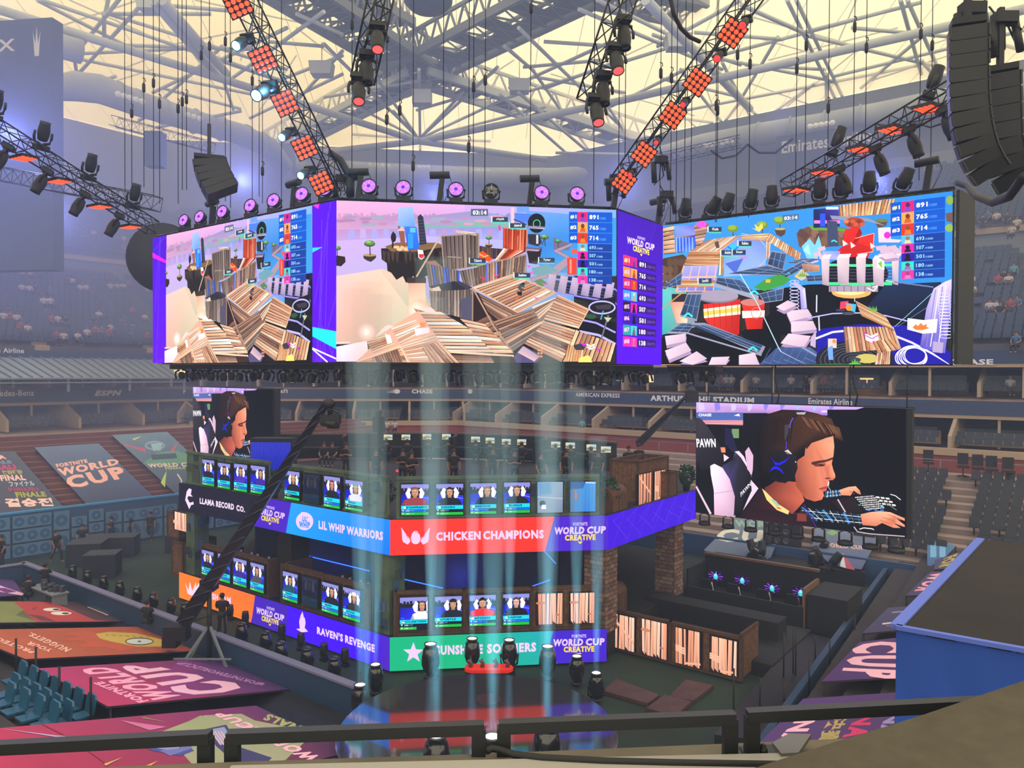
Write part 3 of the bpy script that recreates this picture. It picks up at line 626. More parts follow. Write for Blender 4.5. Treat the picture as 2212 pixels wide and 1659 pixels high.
    p.planks([(1100, 520), (1480, 430), (1460, 560), (1110, 665)], 17, WG+W2, along=1); p.line(1100, 520, 1480, 432, 12, '9c8474')
    for x, y in ((1145, 615), (1248, 592)): p.poly([(x-24, y-12), (x, y+4), (x+24, y-12), (x, y+26)], 'e02c50')
    p.rect(1168, 500, 1182, 640, '5c70e0'); p.rect(1240, 500, 1252, 600, '7888f0')
    p.poly([(1112, 420), (1140, 405), (1220, 470), (1190, 490), (1120, 465)], 'f04c14'); p.lines([(1115, 430), (1150, 450), (1185, 440)], 9, 'ffb060')
    p.planks([(1300, 225), (1485, 240), (1478, 415), (1298, 385)], 9, WR, along=1); p.planks([(1230, 480), (1300, 385), (1480, 410), (1380, 455)], 8, WR+WL); p.lines([(1300, 225), (1485, 240), (1478, 415)], 8, 'd08868'); p.oval(1405, 265, 18, 26, 'a83020', 8)
    p.poly([(1480, 385), (1600, 380), (1590, 440), (1560, 510), (1500, 500)], '281e22'); p.planks([(1470, 370), (1600, 385), (1570, 410), (1480, 405)], 4, ['8c7ca8', 'a898b8', '705c70'])
    p.poly([(1490, 275), (1580, 275), (1600, 340), (1570, 370), (1495, 350)], '2c2830'); p.rect(1555, 280, 1572, 350, 'c8c4d0'); tree(p, 1622, 300, 32, '5c8a44', False); p.line(1622, 300, 1600, 360, 6, '3c2a24')
    p.rect(1360, 70, 1385, 200, 'e8b8c8'); p.poly([(1385, 110), (1520, 118), (1515, 190), (1390, 180)], '4c78e0'); p.line(1380, 160, 1480, 200, 8, '303048'); p.rect(1405, 60, 1500, 108, '6894f0')
    p.oval(1558, 190, 68, 76, '14181e', 26); p.ring(1560, 195, 27, 30, 6, '58c898', 24); p.planks([(1480, 210), (1612, 215), (1625, 238), (1500, 232)], 2, ['9c94b8', 'b0a4c0'])
    # ramps to the right, drum with pale ribs
    p.poly([(1690, 300), (1820, 350), (1810, 400), (1690, 400)], '6c6484'); tree(p, 1725, 330, 24, '4c8a5c', False)
    for q in ([(1690, 400), (1830, 345), (1840, 360), (1710, 420)], [(1720, 400), (1860, 470), (1840, 490), (1700, 415)], [(1800, 450), (1860, 470), (1700, 600), (1640, 570)], [(1500, 620), (1640, 580), (1650, 610), (1520, 650)]): p.poly(q, 'a48ca0'); p.lines(q, 4, '746480')
    p.rect(1795, 460, 1870, 590, 'e03c2c'); p.rect(1830, 390, 1880, 430, 'd85848'); p.rect(1815, 470, 1830, 580, 'ff9080')
    p.poly([(1520, 540), (1640, 510), (1730, 560), (1600, 600), (1530, 590)], '6898a8'); p.poly([(1540, 640), (1590, 620), (1650, 660), (1590, 690)], '4c7c4c')
    p.poly([(1650, 590), (1780, 600), (2170, 650), (2170, 900), (2000, 800), (1700, 720)], '28243c')
    for i in range(7):
        x = 1690+i*80; y = 600+i*14
        p.poly([(x, y), (x+78, y+16), (x+72, y+140), (x+4, y+110)], '1c1a30'); [p.line(x+8, y+34+k*24, x+70, y+46+k*24, 5, '4c5484') for k in range(4)]
        p.line(x, y+22, x+80, y+34, 12, '9c8cff'); p.line(x, y+124, x+80, y+140, 12, '8c80f0')
    for i in range(6):
        x = 1655+i*90; y = 585+i*12; p.poly([(x, y), (x+58, y+8), (x+34, y+140), (x-26, y+128)], ['c8b0d0', 'b8a4c8', '9c8cb0', '8c7ca8'])
    p.poly([(1960, 800), (2170, 760), (2170, 930), (1990, 870)], '18141c'); p.ring(2065, 845, 100, 48, 12, 'b8b4f0', 30); p.poly([(2010, 830), (2140, 820), (2130, 860), (2030, 860)], '3c3440')
    p.poly([(1900, 900), (2170, 960), (2170, 1140), (1890, 1020)], '0e0c14'); p.lines([(1900, 940), (2020, 965), (2170, 1040)], 14, 'a49cff'); p.lines([(1890, 1030), (2040, 1060), (2170, 1130)], 18, 'b8b0ff'); p.oval(1980, 915, 45, 20, '2c5034', 8); p.line(2115, 905, 2060, 1090, 12, '6c6878'); p.poly([(2080, 920), (2140, 925), (2110, 960)], 'b8c0a0'); p.line(2075, 870, 2055, 940, 8, '58a8d0')
    # fort in the foreground
    p.planks([(725, 700), (865, 800), (1060, 700), (1060, 950), (740, 860)][:1]+[(865, 800), (865, 900), (740, 850)], 7, WG, along=1)
    p.poly([(720, 680), (960, 640), (1060, 690), (865, 810)], '3c3848'); p.poly([(790, 670), (920, 640), (1005, 700), (890, 785)], '2c2834'); p.poly([(740, 700), (800, 680), (830, 740), (865, 790)], 'd0c0b0'); p.lines([(722, 695), (865, 805), (1060, 700)], 14, 'bca08c'); p.line(880, 790, 1050, 715, 16, '98a0e0')
    p.planks([(740, 720), (865, 810), (1060, 705), (1060, 800)][:1]+[(1060, 705), (1060, 950), (740, 860)], 13, WG, along=1); p.poly([(960, 790), (1058, 740), (1058, 950), (975, 930)], '504c64')
    p.planks([(1060, 690), (1370, 590), (1700, 730), (1410, 885)], 14, W1+WL, along=0); p.lines([(1060, 690), (1370, 590), (1700, 730), (1410, 885), (1060, 690)], 10, 'd4a888')
    p.poly([(1060, 710), (1410, 890), (1550, 850), (1640, 1000), (1360, 1190), (1060, 950)], '2c1c1c'); p.planks([(1110, 740), (1410, 890), (1300, 980), (1180, 880)], 5, W2)
    p.planks([(1200, 960), (1540, 850), (1630, 960), (1290, 1140)], 9, WG+W2); p.planks([(1290, 1130), (1600, 950), (1640, 1010), (1370, 1190)], 4, WG+WL); p.planks([(1080, 960), (1190, 900), (1370, 1190), (1300, 1170)], 7, W2); p.lines([(1062, 700), (1060, 950)], 10, 'a08470'); p.lines([(1070, 710), (1230, 1000), (1370, 1190)], 12, 'b08c74')
    p.planks([(1520, 840), (1700, 770), (1740, 790), (1590, 960)], 6, W2+WL); p.planks([(1720, 750), (1960, 860), (1880, 1010), (1610, 940)], 9, W1, along=0); p.lines([(1720, 750), (1962, 860), (1880, 1010)], 8, 'dcb090')
    p.planks([(1620, 950), (1870, 1020), (1750, 1270), (1460, 1130)], 11, W2+W1); p.planks([(1860, 1020), (2170, 1130), (2130, 1265), (1760, 1265)], 10, WO+W1, along=1); p.lines([(1870, 1020), (1770, 1265)], 8, 'f0c898'); p.planks([(1800, 1130), (1920, 1170), (1910, 1265), (1770, 1265)], 7, WO, along=1)
    p.poly([(1380, 1230), (1450, 1140), (1600, 1220), (1560, 1275), (1400, 1275)], '544c78'); p.poly([(1410, 1195), (1455, 1145), (1580, 1225), (1540, 1265)], ['d8b0b8', 'b49cb4', 'a890b0', 'e0b8b8']); [p.rect(1565+i % 2*22, 1170+i//2*24, 1580+i % 2*22, 1184+i//2*24, 'ff9450') for i in range(6)]
    p.poly([(1890, 1235), (1960, 1215), (1990, 1270), (1880, 1270)], 'ffe070')
    p.planks([(600, 850), (760, 850), (1370, 1200), (860, 1195)], 13, WL+W1, along=0); p.planks([(960, 930), (1150, 970), (1380, 1200), (1230, 1205)], 8, W1+WL); p.line(885, 1190, 1380, 1222, 16, 'f0c8a8'); p.poly([(605, 850), (740, 845), (800, 900), (700, 880)], 'ffdcd8')
    p.poly([(880, 1205), (1370, 1225), (1400, 1275), (850, 1275)], '3c2824'); p.planks([(900, 1215), (1200, 1225), (1230, 1275), (960, 1275)], 7, W2)
    p.poly([(160, 1270), (420, 1000), (640, 870), (800, 1100), (950, 1275), (160, 1275)], 'e0a890'); p.planks([(430, 1005), (620, 940), (690, 1030), (500, 1130)], 7, WL, 'a87868'); p.planks([(500, 1130), (760, 1040), (860, 1275), (580, 1270)], 11, WL, '9c6c58'); p.planks([(670, 1160), (790, 1100), (960, 1275), (740, 1275)], 6, W1, along=1)
    p.planks([(230, 1100), (390, 1060), (460, 1130), (290, 1200)], 6, WO); p.planks([(170, 1265), (490, 1150), (560, 1275), (180, 1275)], 7, W1); p.planks([(280, 1235), (480, 1165), (520, 1270), (300, 1270)], 11, W2, along=1); p.lines([(165, 1268), (500, 1145), (560, 1270)], 10, 'f4c8a8'); p.lines([(420, 1010), (470, 1130)], 12, 'd8a890')
    p.poly([(380, 1050), (420, 1060), (440, 1120), (400, 1130)], 'ffe8ee'); p.poly([(610, 1010), (720, 1000), (730, 1040), (620, 1065)], 'ffe6ee'); p.poly([(650, 960), (700, 965), (690, 1000), (655, 995)], 'f08030'); p.poly([(360, 1010), (400, 980), (450, 990), (300, 1080)], 'f8d0c8')
    p.poly([(5, 1150), (240, 1105), (250, 1180), (160, 1265), (5, 1265)], ['ffe0e8', 'ffe8f0', 'ffd8e0', 'ffd0dc', 'ffcce0']); p.line(5, 1120, 110, 1118, 14, 'f0c8c8')
    p.glow(238, 1035, 75, 'fff6e8', 'd8aca0'); p.oval(238, 1035, 22, 22, 'fffdf6')
    p.lines([(625, 608), (810, 295)], 13, 'bca894')
    # runner, markers, drone
    p.poly([(1410, 690), (1435, 660), (1465, 665), (1460, 710), (1430, 720)], '404858'); p.poly([(1405, 720), (1445, 725), (1440, 755), (1410, 750)], '201c24'); p.line(1420, 755, 1400, 790, 10, 'e06030'); p.oval(1452, 662, 14, 10, '202838', 8); p.line(1440, 690, 1465, 700, 9, 'f07838')
    for x, y in ((1618, 665), (1553, 772), (1497, 525), (1518, 573)): p.poly([(x-20, y-10), (x, y-2), (x+20, y-10), (x, y+14)], 'e84ca8')
    p.poly([(1260, 210), (1275, 205), (1280, 250), (1262, 248)], 'd04878'); p.poly([(1840, 1140), (1890, 1125), (1940, 1140), (1920, 1175), (1860, 1175)], '3c3440'); p.poly([(1895, 1120), (1940, 1130), (1925, 1150)], 'd020d8'); p.lines([(1945, 1130), (1975, 1150), (2005, 1130)], 12, 'f8f0fc'); p.lines([(1945, 1150), (1975, 1170), (2005, 1150)], 10, 'f8f0fc'); p.poly([(2015, 1155), (2040, 1170), (2065, 1155), (2040, 1190)], 'c820d0')
    tagbox(p, 1042, 465, 120, 'Cizzorz'); tagbox(p, 1215, 145, 120, 'risyb'); tagbox(p, 1352, 192, 118, 'zand'); tagbox(p, 1578, 462, 118, 'Tyler'); tagbox(p, 1386, 578, 122, 'Suezhoo')
    p.rect(1047, 82, 1180, 136, '5c5878'); p.text('03:14', 1062, 127, 1168, 94, 'ffffff', .05)
    board_rows(p, None, lambda t, s: (1808+t*335-(s > 3.9)*t*2, 104+s*62.8+t*6))
def feed_lava(p):
    def sk(y, x): return y
    p.poly([(0, 268), (2205, 10), (2205, 760), (0, 760)], ['3c90d8', '2c88e0', '2c88d8', '48a0d8'])
    p.poly([(0, 720), (180, 760), (260, 1040), (0, 1100)], ['5cc8c4', '48a8a8', '8c8c90', '2ca8a8']); p.poly([(60, 850), (210, 850), (190, 1010), (110, 1010)], ['c88878', 'f0a888', 'ffd8b8', 'e0a090'])
    # stone ruin, left
    p.planks([(5, 290), (90, 270), (100, 480), (15, 490)], 6, ['d8a888', 'c89878', 'e0b494']); p.planks([(100, 300), (360, 250), (300, 440), (120, 480)], 7, ['c89c88', 'b88870', 'd8b098']); p.poly([(90, 275), (240, 262), (250, 340), (110, 360)], ['7c98f0', '5868e8', '8c8cf0', '6c8cf0']); p.poly([(105, 370), (250, 350), (260, 430), (235, 465), (110, 470)], ['3c70e8', '3c50e8', '101cc8', '5c90f0', '2c60e0']); [p.line(110+i*24, 360, 112+i*24, 468, 6, 'a8c0f8') for i in range(6)]; p.oval(300, 262, 40, 28, 'e050d0', 8)
    p.poly([(10, 520), (160, 490), (240, 560), (200, 760), (60, 740), (8, 620)], '4c382c'); [p.oval(20+i % 5*42, 550+i//5*58, 24, 32, random.choice(['5c4434', '6c503c', '443024']), 8) for i in range(16)]; p.rect(75, 790, 205, 850, '2c2428')
    # far islands and trees
    p.poly([(1020, 330), (1100, 280), (1400, 290), (1400, 420), (1200, 440), (1130, 480), (1040, 430)], '6c4c44'); [p.oval(1060+i*34, 330+(i % 3)*30, 30, 36, random.choice(['8c6454', '7c5848', '5c4038']), 8) for i in range(11)]; p.poly([(1110, 270), (1250, 290), (1420, 295), (1400, 315), (1140, 305)], '5c9c3c')
    p.poly([(1060, 430), (1120, 370), (1160, 420), (1190, 350), (1215, 440), (1180, 520), (1100, 520)], '7cc8f8'); p.poly([(1070, 460), (1110, 410), (1130, 500)], 'a8e0ff')
    for x, y, r in ((540, 295, 42), (762, 268, 44), (895, 232, 46)): p.line(x, y, x, y+r*1.4, 7, '4c3428'); p.oval(x, y, r, r*.66, '6c8c2c', 14); p.oval(x-6, y-8, r*.8, r*.45, '90ac3c', 12)
    p.poly([(855, 300), (940, 292), (935, 335), (905, 358), (868, 340)], '54403c'); p.oval(898, 298, 42, 9, 'b8a070', 12)
    p.poly([(1610, 240), (1715, 225), (1700, 275), (1640, 290)], '5c4844'); p.oval(1665, 232, 52, 14, '6c7c44', 12); p.oval(2185, 80, 30, 34, '88a840', 10); p.poly([(2150, 180), (2205, 170), (2205, 250), (2160, 240)], '6c5048'); p.oval(2180, 290, 34, 30, '8cb048', 10)
    p.poly([(1150, 150), (1340, 130), (1350, 280), (1150, 290)], ['1c2860', '4c40a8', '2c1c68', '182048']); p.rect(1155, 232, 1350, 256, 'ff80d8'); p.rect(1200, 180, 1240, 280, '3050e8'); p.rect(1245, 130, 1340, 150, 'c8dcf8')
    p.planks([(1340, 120), (1770, 68), (1735, 180), (1350, 210)], 17, WO, along=1); p.poly([(1250, 230), (1330, 240), (1340, 430), (1260, 430)], '3c4868'); p.poly([(1275, 195), (1560, 215), (1700, 275), (1560, 240), (1290, 225)], '8c90a8'); p.lines([(1285, 395), (1305, 382), (1328, 398)], 9, '48e0f0')
    p.oval(1460, 250, 80, 42, 'a8442c', 10); [p.oval(1400+i*24, 240+(i % 2)*24, 20, 16, random.choice(['c85838', '8c3020', 'e07850']), 7) for i in range(6)]
    p.poly([(1390, 300), (1500, 280), (1460, 420), (1370, 410)], 'e02420'); p.poly([(1465, 370), (1610, 330), (1600, 470), (1480, 490)], 'f02c24'); p.poly([(1500, 285), (1520, 330), (1470, 420), (1450, 400)], 'a01410'); p.poly([(1370, 430), (1480, 400), (1590, 440), (1560, 530), (1300, 490)], 'c81c18'); [p.poly([(x, y), (x+40, y+30), (x+5, y+50)], 'ffd8d0') for x, y in ((1370, 380), (1430, 395), (1580, 400))]
    p.lines([(1465, 370), (1610, 330), (1600, 470), (1480, 490)], 5, 'ffb0a8'); p.poly([(1640, 290), (1740, 285), (1735, 390), (1645, 400)], 'f8d0e8'); p.oval(1710, 345, 26, 26, 'f028c8', 14); p.poly([(1665, 370), (1820, 380), (1800, 400), (1650, 400)], 'f0c8d8')
    for i in range(7): p.poly([(1620+i*30, 430+i % 3*22), (1700+i*24, 420+i % 3*22), (1720+i*24, 450+i % 3*22), (1630+i*30, 462+i % 3*22)], 'd0b0c8')
    p.poly([(1215, 465), (1355, 465), (1340, 530), (1225, 530)], ['9cb0ec', '7c8cd8', 'a8a8f0', '98a0e4']); [p.poly([(x, y), (x+56, y-14), (x+64, y+16), (x+10, y+30)], 'd4b4cc') for x, y in ((1150, 480), (1180, 440), (1125, 530), (1190, 500))]
    # left roof of boards
    p.poly([(470, 410), (600, 360), (790, 380), (790, 640), (470, 660)], ['5c88e8', '7c98f4', '6888ec', '98b0f8', '88b0f8']); p.ring(560, 480, 240, 150, 5, 'a8c4ff', 30, 280, 440); p.poly([(480, 560), (620, 520), (560, 640)], '4c68c8'); p.oval(620, 510, 30, 14, 'c078e0', 8)
    p.planks([(350, 380), (600, 345), (440, 470), (210, 470)], 16, WO+WL, along=1); p.planks([(600, 345), (820, 330), (800, 390), (610, 380)], 4, WO); p.planks([(820, 330), (1055, 480), (1045, 545), (790, 380)], 17, WL+WO, along=1)
    p.planks([(210, 465), (450, 465), (430, 580), (170, 570)], 9, WO); p.planks([(440, 470), (470, 460), (470, 640), (430, 650)], 2, WO, along=1); p.planks([(790, 390), (825, 400), (820, 520), (790, 530)], 3, WL, along=1)
    p.poly([(170, 575), (430, 575), (395, 760), (110, 770)], ['a0a0f0', 'b8a8f0', '6c70d8', '8c90e8']); [p.line(170+i*65-i*4, 580, 120+i*68, 765, 8, 'f0b48c') for i in range(5)]; p.line(150, 665, 415, 660, 12, 'f0b890'); p.planks([(130, 680), (410, 690), (400, 735), (118, 740)], 4, WO); p.lines([(170, 572), (108, 772), (392, 768)], 9, 'e8a87c'); p.line(0, 905, 170, 770, 10, 'c89058')
    p.poly([(700, 300), (740, 320), (770, 290), (760, 250), (735, 285), (705, 260), (715, 300), (680, 290)], 'ffd060'); p.poly([(400, 400), (430, 390), (440, 440), (415, 445)], '5c4440')
    p.poly([(500, 430), (540, 405), (590, 430), (560, 490), (505, 480)], '38b8f8'); p.lines([(500, 430), (545, 465), (590, 425)], 12, '1878d8')
    # solar ramps
    def ramp(q, c='33486c'):
        p.poly(q, '8c8ca4'); L = lambda a, b, t: (a[0]+(b[0]-a[0])*t, a[1]+(b[1]-a[1])*t); cx = sum(a[0] for a in q)/4; cy = sum(a[1] for a in q)/4
        p.poly([(cx+(a[0]-cx)*.93, cy+(a[1]-cy)*.84) for a in q], [c, shade(c, 1.25), c, shade(c, .75)])
        for t in (.33, .66): a, b = L(q[0], q[1], t), L(q[3], q[2], t); p.line(*a, *b, 3, '8c9cc0')
        a, b = L(q[0], q[3], .5), L(q[1], q[2], .5); p.line(*a, *b, 3, '7c8cb4')
    ramp([(830, 460), (950, 480), (920, 620), (800, 570)]); ramp([(490, 640), (800, 570), (940, 610), (900, 650)]); ramp([(940, 560), (1060, 520), (1210, 525), (1100, 560)]); ramp([(820, 680), (1080, 530), (1130, 560), (900, 700)])
    p.poly([(700, 740), (800, 670), (900, 640), (980, 680), (930, 720), (780, 770)], '3c9440'); p.rect(790, 680, 825, 705, 'e8b040'); p.poly([(1010, 660), (1060, 600), (1130, 655), (1060, 690)], 'c8b8a8'); [p.poly([(1030+i*14, 660), (1040+i*14, 610+abs(2-i)*12), (1050+i*14, 660)], '78a040') for i in range(5)]; p.oval(1025, 655, 16, 14, 'd8b848', 8)
    ramp([(1090, 650), (1290, 640), (1290, 690), (1100, 700)]); ramp([(1060, 560), (1200, 570), (1200, 620), (1080, 630)], 'b87c54'); ramp([(5, 740), (160, 620), (150, 720), (60, 745)])
    p.poly([(820, 760), (1110, 720), (1800, 700), (2200, 780), (2200, 1100), (820, 1100)], '0c0c16'); p.poly([(0, 1120), (300, 1080), (800, 1180), (800, 1350), (0, 1350)], '08080e'); p.poly([(600, 1080), (900, 900), (900, 1300), (700, 1250)], '0a0a10'); p.poly([(1700, 720), (2120, 700), (2100, 1000), (1500, 950)], ['1c2c50', '182448', '0c1020', '101830'])
    # drum with green rings
    p.oval(1470, 640, 250, 130, '16141e', 24); p.oval(1440, 780, 150, 45, 'f0a860', 16); p.oval(1430, 770, 120, 30, 'ffd898', 16)
    for i in range(6):
        x = 1270+i*80; yy = 560+(6-abs(i-2.5))*2
        p.rect(x, yy-5, x+78, yy+14, '58f0a0'); p.rect(x, yy+135, x+78, yy+158, '48e890'); [p.line(x, yy+34+k*24, x+78, yy+34+k*24, 7, '44405c') for k in range(4)]
    for x0, x1, y in ((1212, 1275, 525), (1330, 1425, 520), (1475, 1550, 518), (1600, 1690, 530), (1745, 1800, 520)):
        p.poly([(x0, y), (x1, y-4), (x1-6, y+205), (x0+8, y+195)], ['e4ccd4', 'd8c0cc', 'b8a0b4', 'a890a8']); p.poly([(x0, y), (x1, y-4), (x1+14, y-34), (x0+20, y-30)], 'f0dce0')
    p.poly([(1640, 500), (1690, 540), (1690, 610), (1632, 590)], 'f0f0e0'); p.poly([(1640, 560), (1670, 540), (1675, 600)], '80c040'); p.rect(1270, 730, 1640, 775, 'a894ac'); [p.rect(1280+i*52, 732, 1284+i*52, 775, '3c3448') for i in range(8)]; p.lines([(1560, 745), (1610, 770), (1640, 730), (1600, 740)], 8, 'e8f0e8'); [p.line(1700+i*60, 690+i*8, 1760+i*60, 700+i*8, 10, 'b0d0a0' if i == 0 else '6c7ca8') for i in range(6)]
    # cans
    p.poly([(320, 870), (600, 830), (590, 1090), (570, 1110), (370, 1040), (330, 980)], ['d82c20', 'c8241c', 'd42018', 'b01810', 'c02018', 'e03424']); p.poly([(320, 905), (600, 870), (600, 945), (325, 975)], 'f4dcc8'); p.poly([(322, 925), (600, 892), (600, 922), (324, 955)], 'f4c850'); p.oval(430, 815, 155, 46, '7c7488', 20); p.oval(430, 805, 155, 44, 'a094ac', 20); [p.line(350+i*46, 860, 362+i*44, 1050, 4, 'a01c14') for i in range(6)]
    p.poly([(610, 860), (785, 860), (765, 1055), (650, 1060)], ['e03424', 'd02820', 'b81c14', 'd02418']); p.poly([(612, 920), (785, 915), (782, 965), (616, 975)], 'f8e0dc'); p.oval(692, 855, 92, 28, 'c87870', 16); p.ring(720, 935, 36, 40, 5, 'ff7868', 20)
    ramp([(420, 660), (600, 680), (740, 810), (400, 720)]); ramp([(740, 790), (930, 740), (920, 840), (780, 860)]); p.poly([(400, 705), (740, 810), (735, 840), (400, 735)], '9c9cb4')
    ramp([(200, 780), (310, 780), (270, 1000), (140, 960)]); ramp([(60, 1080), (150, 1010), (260, 1010), (200, 1090)]); ramp([(200, 1010), (330, 1010), (790, 1190), (760, 1250)]); p.lines([(50, 1085), (190, 1085), (760, 1255)], 12, '9898b0')
    for x, y in ((205, 950), (705, 780), (695, 1205), (965, 635)): k = 34 if x < 960 else 14; p.lines([(x-k, y+k*.4), (x, y-k*.4), (x+k, y+k*.4)], k*.4, '38e8f4')
    # coil and pink blocks
    for i in range(9): p.ring(1010, 700+i*26, 34, 12, 5, 'c8c8ff', 14)
    p.poly([(1050, 760), (1090, 745), (1105, 900), (1060, 910)], ['a8a0e8', 'e8e0ff', 'c0b8f0', '8078d0']); p.poly([(1010, 690), (1090, 750), (1060, 770), (1000, 720)], 'b8b0f0')
    for q in ([(945, 920), (1110, 905), (1145, 960), (980, 1000)], [(985, 1000), (1150, 995), (1180, 1060), (985, 1080)], [(965, 1090), (1135, 1110), (1080, 1195), (905, 1165)], [(30, 1110), (190, 1090), (185, 1150), (40, 1180)], [(30, 1220), (190, 1160), (230, 1220), (60, 1290)], [(140, 1300), (270, 1225), (350, 1280), (240, 1350)], [(385, 1270), (520, 1265), (490, 1350), (360, 1350)], [(590, 1255), (710, 1235), (745, 1350), (590, 1350)], [(870, 890), (960, 840), (1040, 870), (930, 920)], [(1640, 490), (1760, 480), (1815, 510), (1700, 530)]):
        cx = sum(a[0] for a in q)/4; cy = sum(a[1] for a in q)/4
        p.poly([(a[0]+4, a[1]+24) for a in q], 'a88cb4'); p.poly(q, ['e4ccdc', 'd8bcd0', 'ccb0c8', 'dcc4d4'])
    p.poly([(1135, 1120), (1175, 1070), (1170, 1200), (1130, 1180)], 'c0a8cc'); p.poly([(750, 1320), (880, 1195), (1130, 1195), (1260, 1290), (1300, 1350), (750, 1350)], ['3c5484', '3c5080', '4c649c', '344878', '2c3c68', '384c7c'])
    for i in range(6): p.line(770+i*80, 1300-i*6, 860+i*90, 1350, 3, '7c94c8'); p.line(830+i*60, 1200, 760+i*60, 1340, 3, '5c74a8')
    p.lines([(1060, 1190), (1180, 1260), (1300, 1330)], 14, '8490b0'); p.oval(1235, 1325, 30, 18, '0890a8', 10)
    # neon arcs lower right
    p.poly([(1180, 1060), (1500, 1020), (1850, 1030), (2200, 1230), (2200, 1350), (1180, 1350)], '1c14a0'); p.oval(1470, 1290, 300, 150, '201c28', 26); [p.ring(1470, 1290, 60+i*34, 26+i*17, 7, '4c5060', 30, 150, 400) for i in range(7)]; p.lines([(1170, 1130), (1300, 1080), (1500, 1060), (1700, 1080), (1900, 1160), (2050, 1240), (2180, 1340)], 16, 'd8d4ff'); p.lines([(1110, 975), (1300, 940), (1500, 935), (1700, 955), (1880, 1000)], 9, 'b8b0ff'); p.oval(1560, 1280, 90, 36, 'c8b860', 14); p.oval(1470, 1290, 45, 18, '3c4048', 12)
    p.rect(1265, 1130, 1330, 1200, 'e8c8c0'); p.oval(1312, 1150, 16, 16, 'e89040', 10); p.poly([(1262, 1200), (1300, 1180), (1305, 1290), (1270, 1290)], '70a0f0'); p.line(1180, 800, 1178, 930, 10, 'c8ccd8'); p.line(1195, 960, 1200, 1070, 10, 'd0d0dc')
    p.planks([(1380, 1040), (1760, 1040), (1820, 1200), (1400, 1235)], 16, WO+W1, along=1); p.planks([(1470, 840), (1700, 960), (1770, 1075), (1520, 960)], 8, WO, along=0); p.planks([(1640, 1210), (1740, 1200), (1730, 1350), (1620, 1350)], 7, W1, along=1); p.planks([(1750, 1130), (1820, 1210), (1640, 1240), (1600, 1150)], 5, WO)
    p.poly([(1545, 1090), (1590, 1110), (1640, 1085), (1650, 1140), (1600, 1160), (1550, 1140)], 'f8ecf4'); p.lines([(1548, 1105), (1598, 1130), (1645, 1105)], 9, 'b870d8'); p.poly([(1525, 1075), (1555, 1085), (1545, 1100)], 'e020d0'); p.poly([(1600, 1150), (1625, 1145), (1605, 1165)], 'e020b0')
    p.poly([(1360, 850), (1420, 845), (1415, 900), (1355, 905)], 'e83c60'); p.poly([(1400, 860), (1480, 870), (1470, 930), (1420, 915)], '48b0e8'); p.oval(1425, 895, 26, 26, 'f09038', 9); p.oval(1360, 915, 40, 10, '3c3c48', 10); p.oval(1420, 940, 50, 12, '4c4c58', 10); p.line(1468, 820, 1466, 850, 5, 'e8e8f0'); [p.poly([(1575+i*12, 920), (1582+i*12, 880+i % 2*12), (1592+i*12, 920)], '68a848') for i in range(5)]
    p.poly([(2065, 750), (2150, 700), (2200, 680), (2200, 900), (2150, 1240), (1960, 1200), (2010, 900)], ['c8b4d8', 'e0d0f0', 'd8c8f0', '8c80d8', '7468c8', '5c50b8', 'a89cd8']); [p.line(2080+i*26, 760-i*12, 2010+i*30, 1190, 7, 'e8e0ff' if i % 2 else '8478c8') for i in range(4)]
    for i in range(14): p.ring(2140+i*1.5, 800+i*24, 46, 15, 5, 'd8d4ff', 14)
    p.poly([(1868, 975), (1990, 990), (2095, 980), (2085, 1085), (1980, 1092), (1865, 1060)], 'fbeae6'); p.poly([(1905, 1045), (1930, 1020), (1945, 1035), (1970, 1010), (1985, 1030), (2015, 1018), (2010, 1040), (2035, 1050), (1980, 1066), (1930, 1064)], 'f07830'); p.poly([(2060, 1150), (2140, 1160), (2130, 1240), (2055, 1230)], 'b0a0c8')
    for i in range(6): p.ring(1895+i*6, 1275-i*4, 120-i*8, 80-i*5+(i % 2)*12, 8, 'e8e0ff', 26)
    p.poly([(1080, 1340), (1330, 1320), (1600, 1340), (1600, 1352), (1080, 1352)], '3c8c3c'); [p.poly([(1420+i*18, 1330), (1432+i*18, 1280+abs(2-i)*16), (1448+i*18, 1330)], '58b848') for i in range(5)]
    p.lines([(600, 640), (730, 860), (890, 1195), (910, 1228)], 7, 'b8d8f0'); p.lines([(905, 1225), (1100, 1330), (1160, 1350)], 4, 'c8dcf4'); p.lines([(2060, 780), (1770, 1040)], 4, '90c8e8'); p.lines([(2020, 890), (1790, 1040)], 3, '6c8cb0'); p.rect(5, 1325, 150, 1352, 'f0b080')
    for x, y, s in ((365, 285, '4Turtle'), (460, 462, 'Atchiin'), (548, 460, 'Danyan'), (592, 392, 'Rubius'), (290, 675, 'Stuart0000')): tagbox(p, x, y, 96, s)
    p.poly([(922, 195), (1046, 187), (1046, 235), (922, 243)], '4c6c98'); p.warp('03:14', [(935, 235), (1035, 226), (1035, 199), (935, 208)], 'ffffff', .05)
    board_rows(p, None, lambda t, s: (1740+t*412-s*.3*t, 106+s*65.5+(-50+s*3.4)*t))
def put_feed(fn, O, U, conv, t, nm='picture', m='led_screen'):
    random.seed(11); p = Pic(O, U, Z, conv); fn(p); o = p.build(nm, m, t); return o
cF = planeconv(A, UF, Z, 726, 430, 3.603)
tF = screen_thing('big front LED screen with a fort of wooden ramps and a blue leaderboard', A, UF, wF, HS)
def clampconv(c, w, h): return lambda x, y: (lambda q: (min(max(q[0], 0), w), min(max(q[1], 0), h)))(c(x, y))
put_feed(feed_islands, A, UF, clampconv(cF, wF, HS), tF)
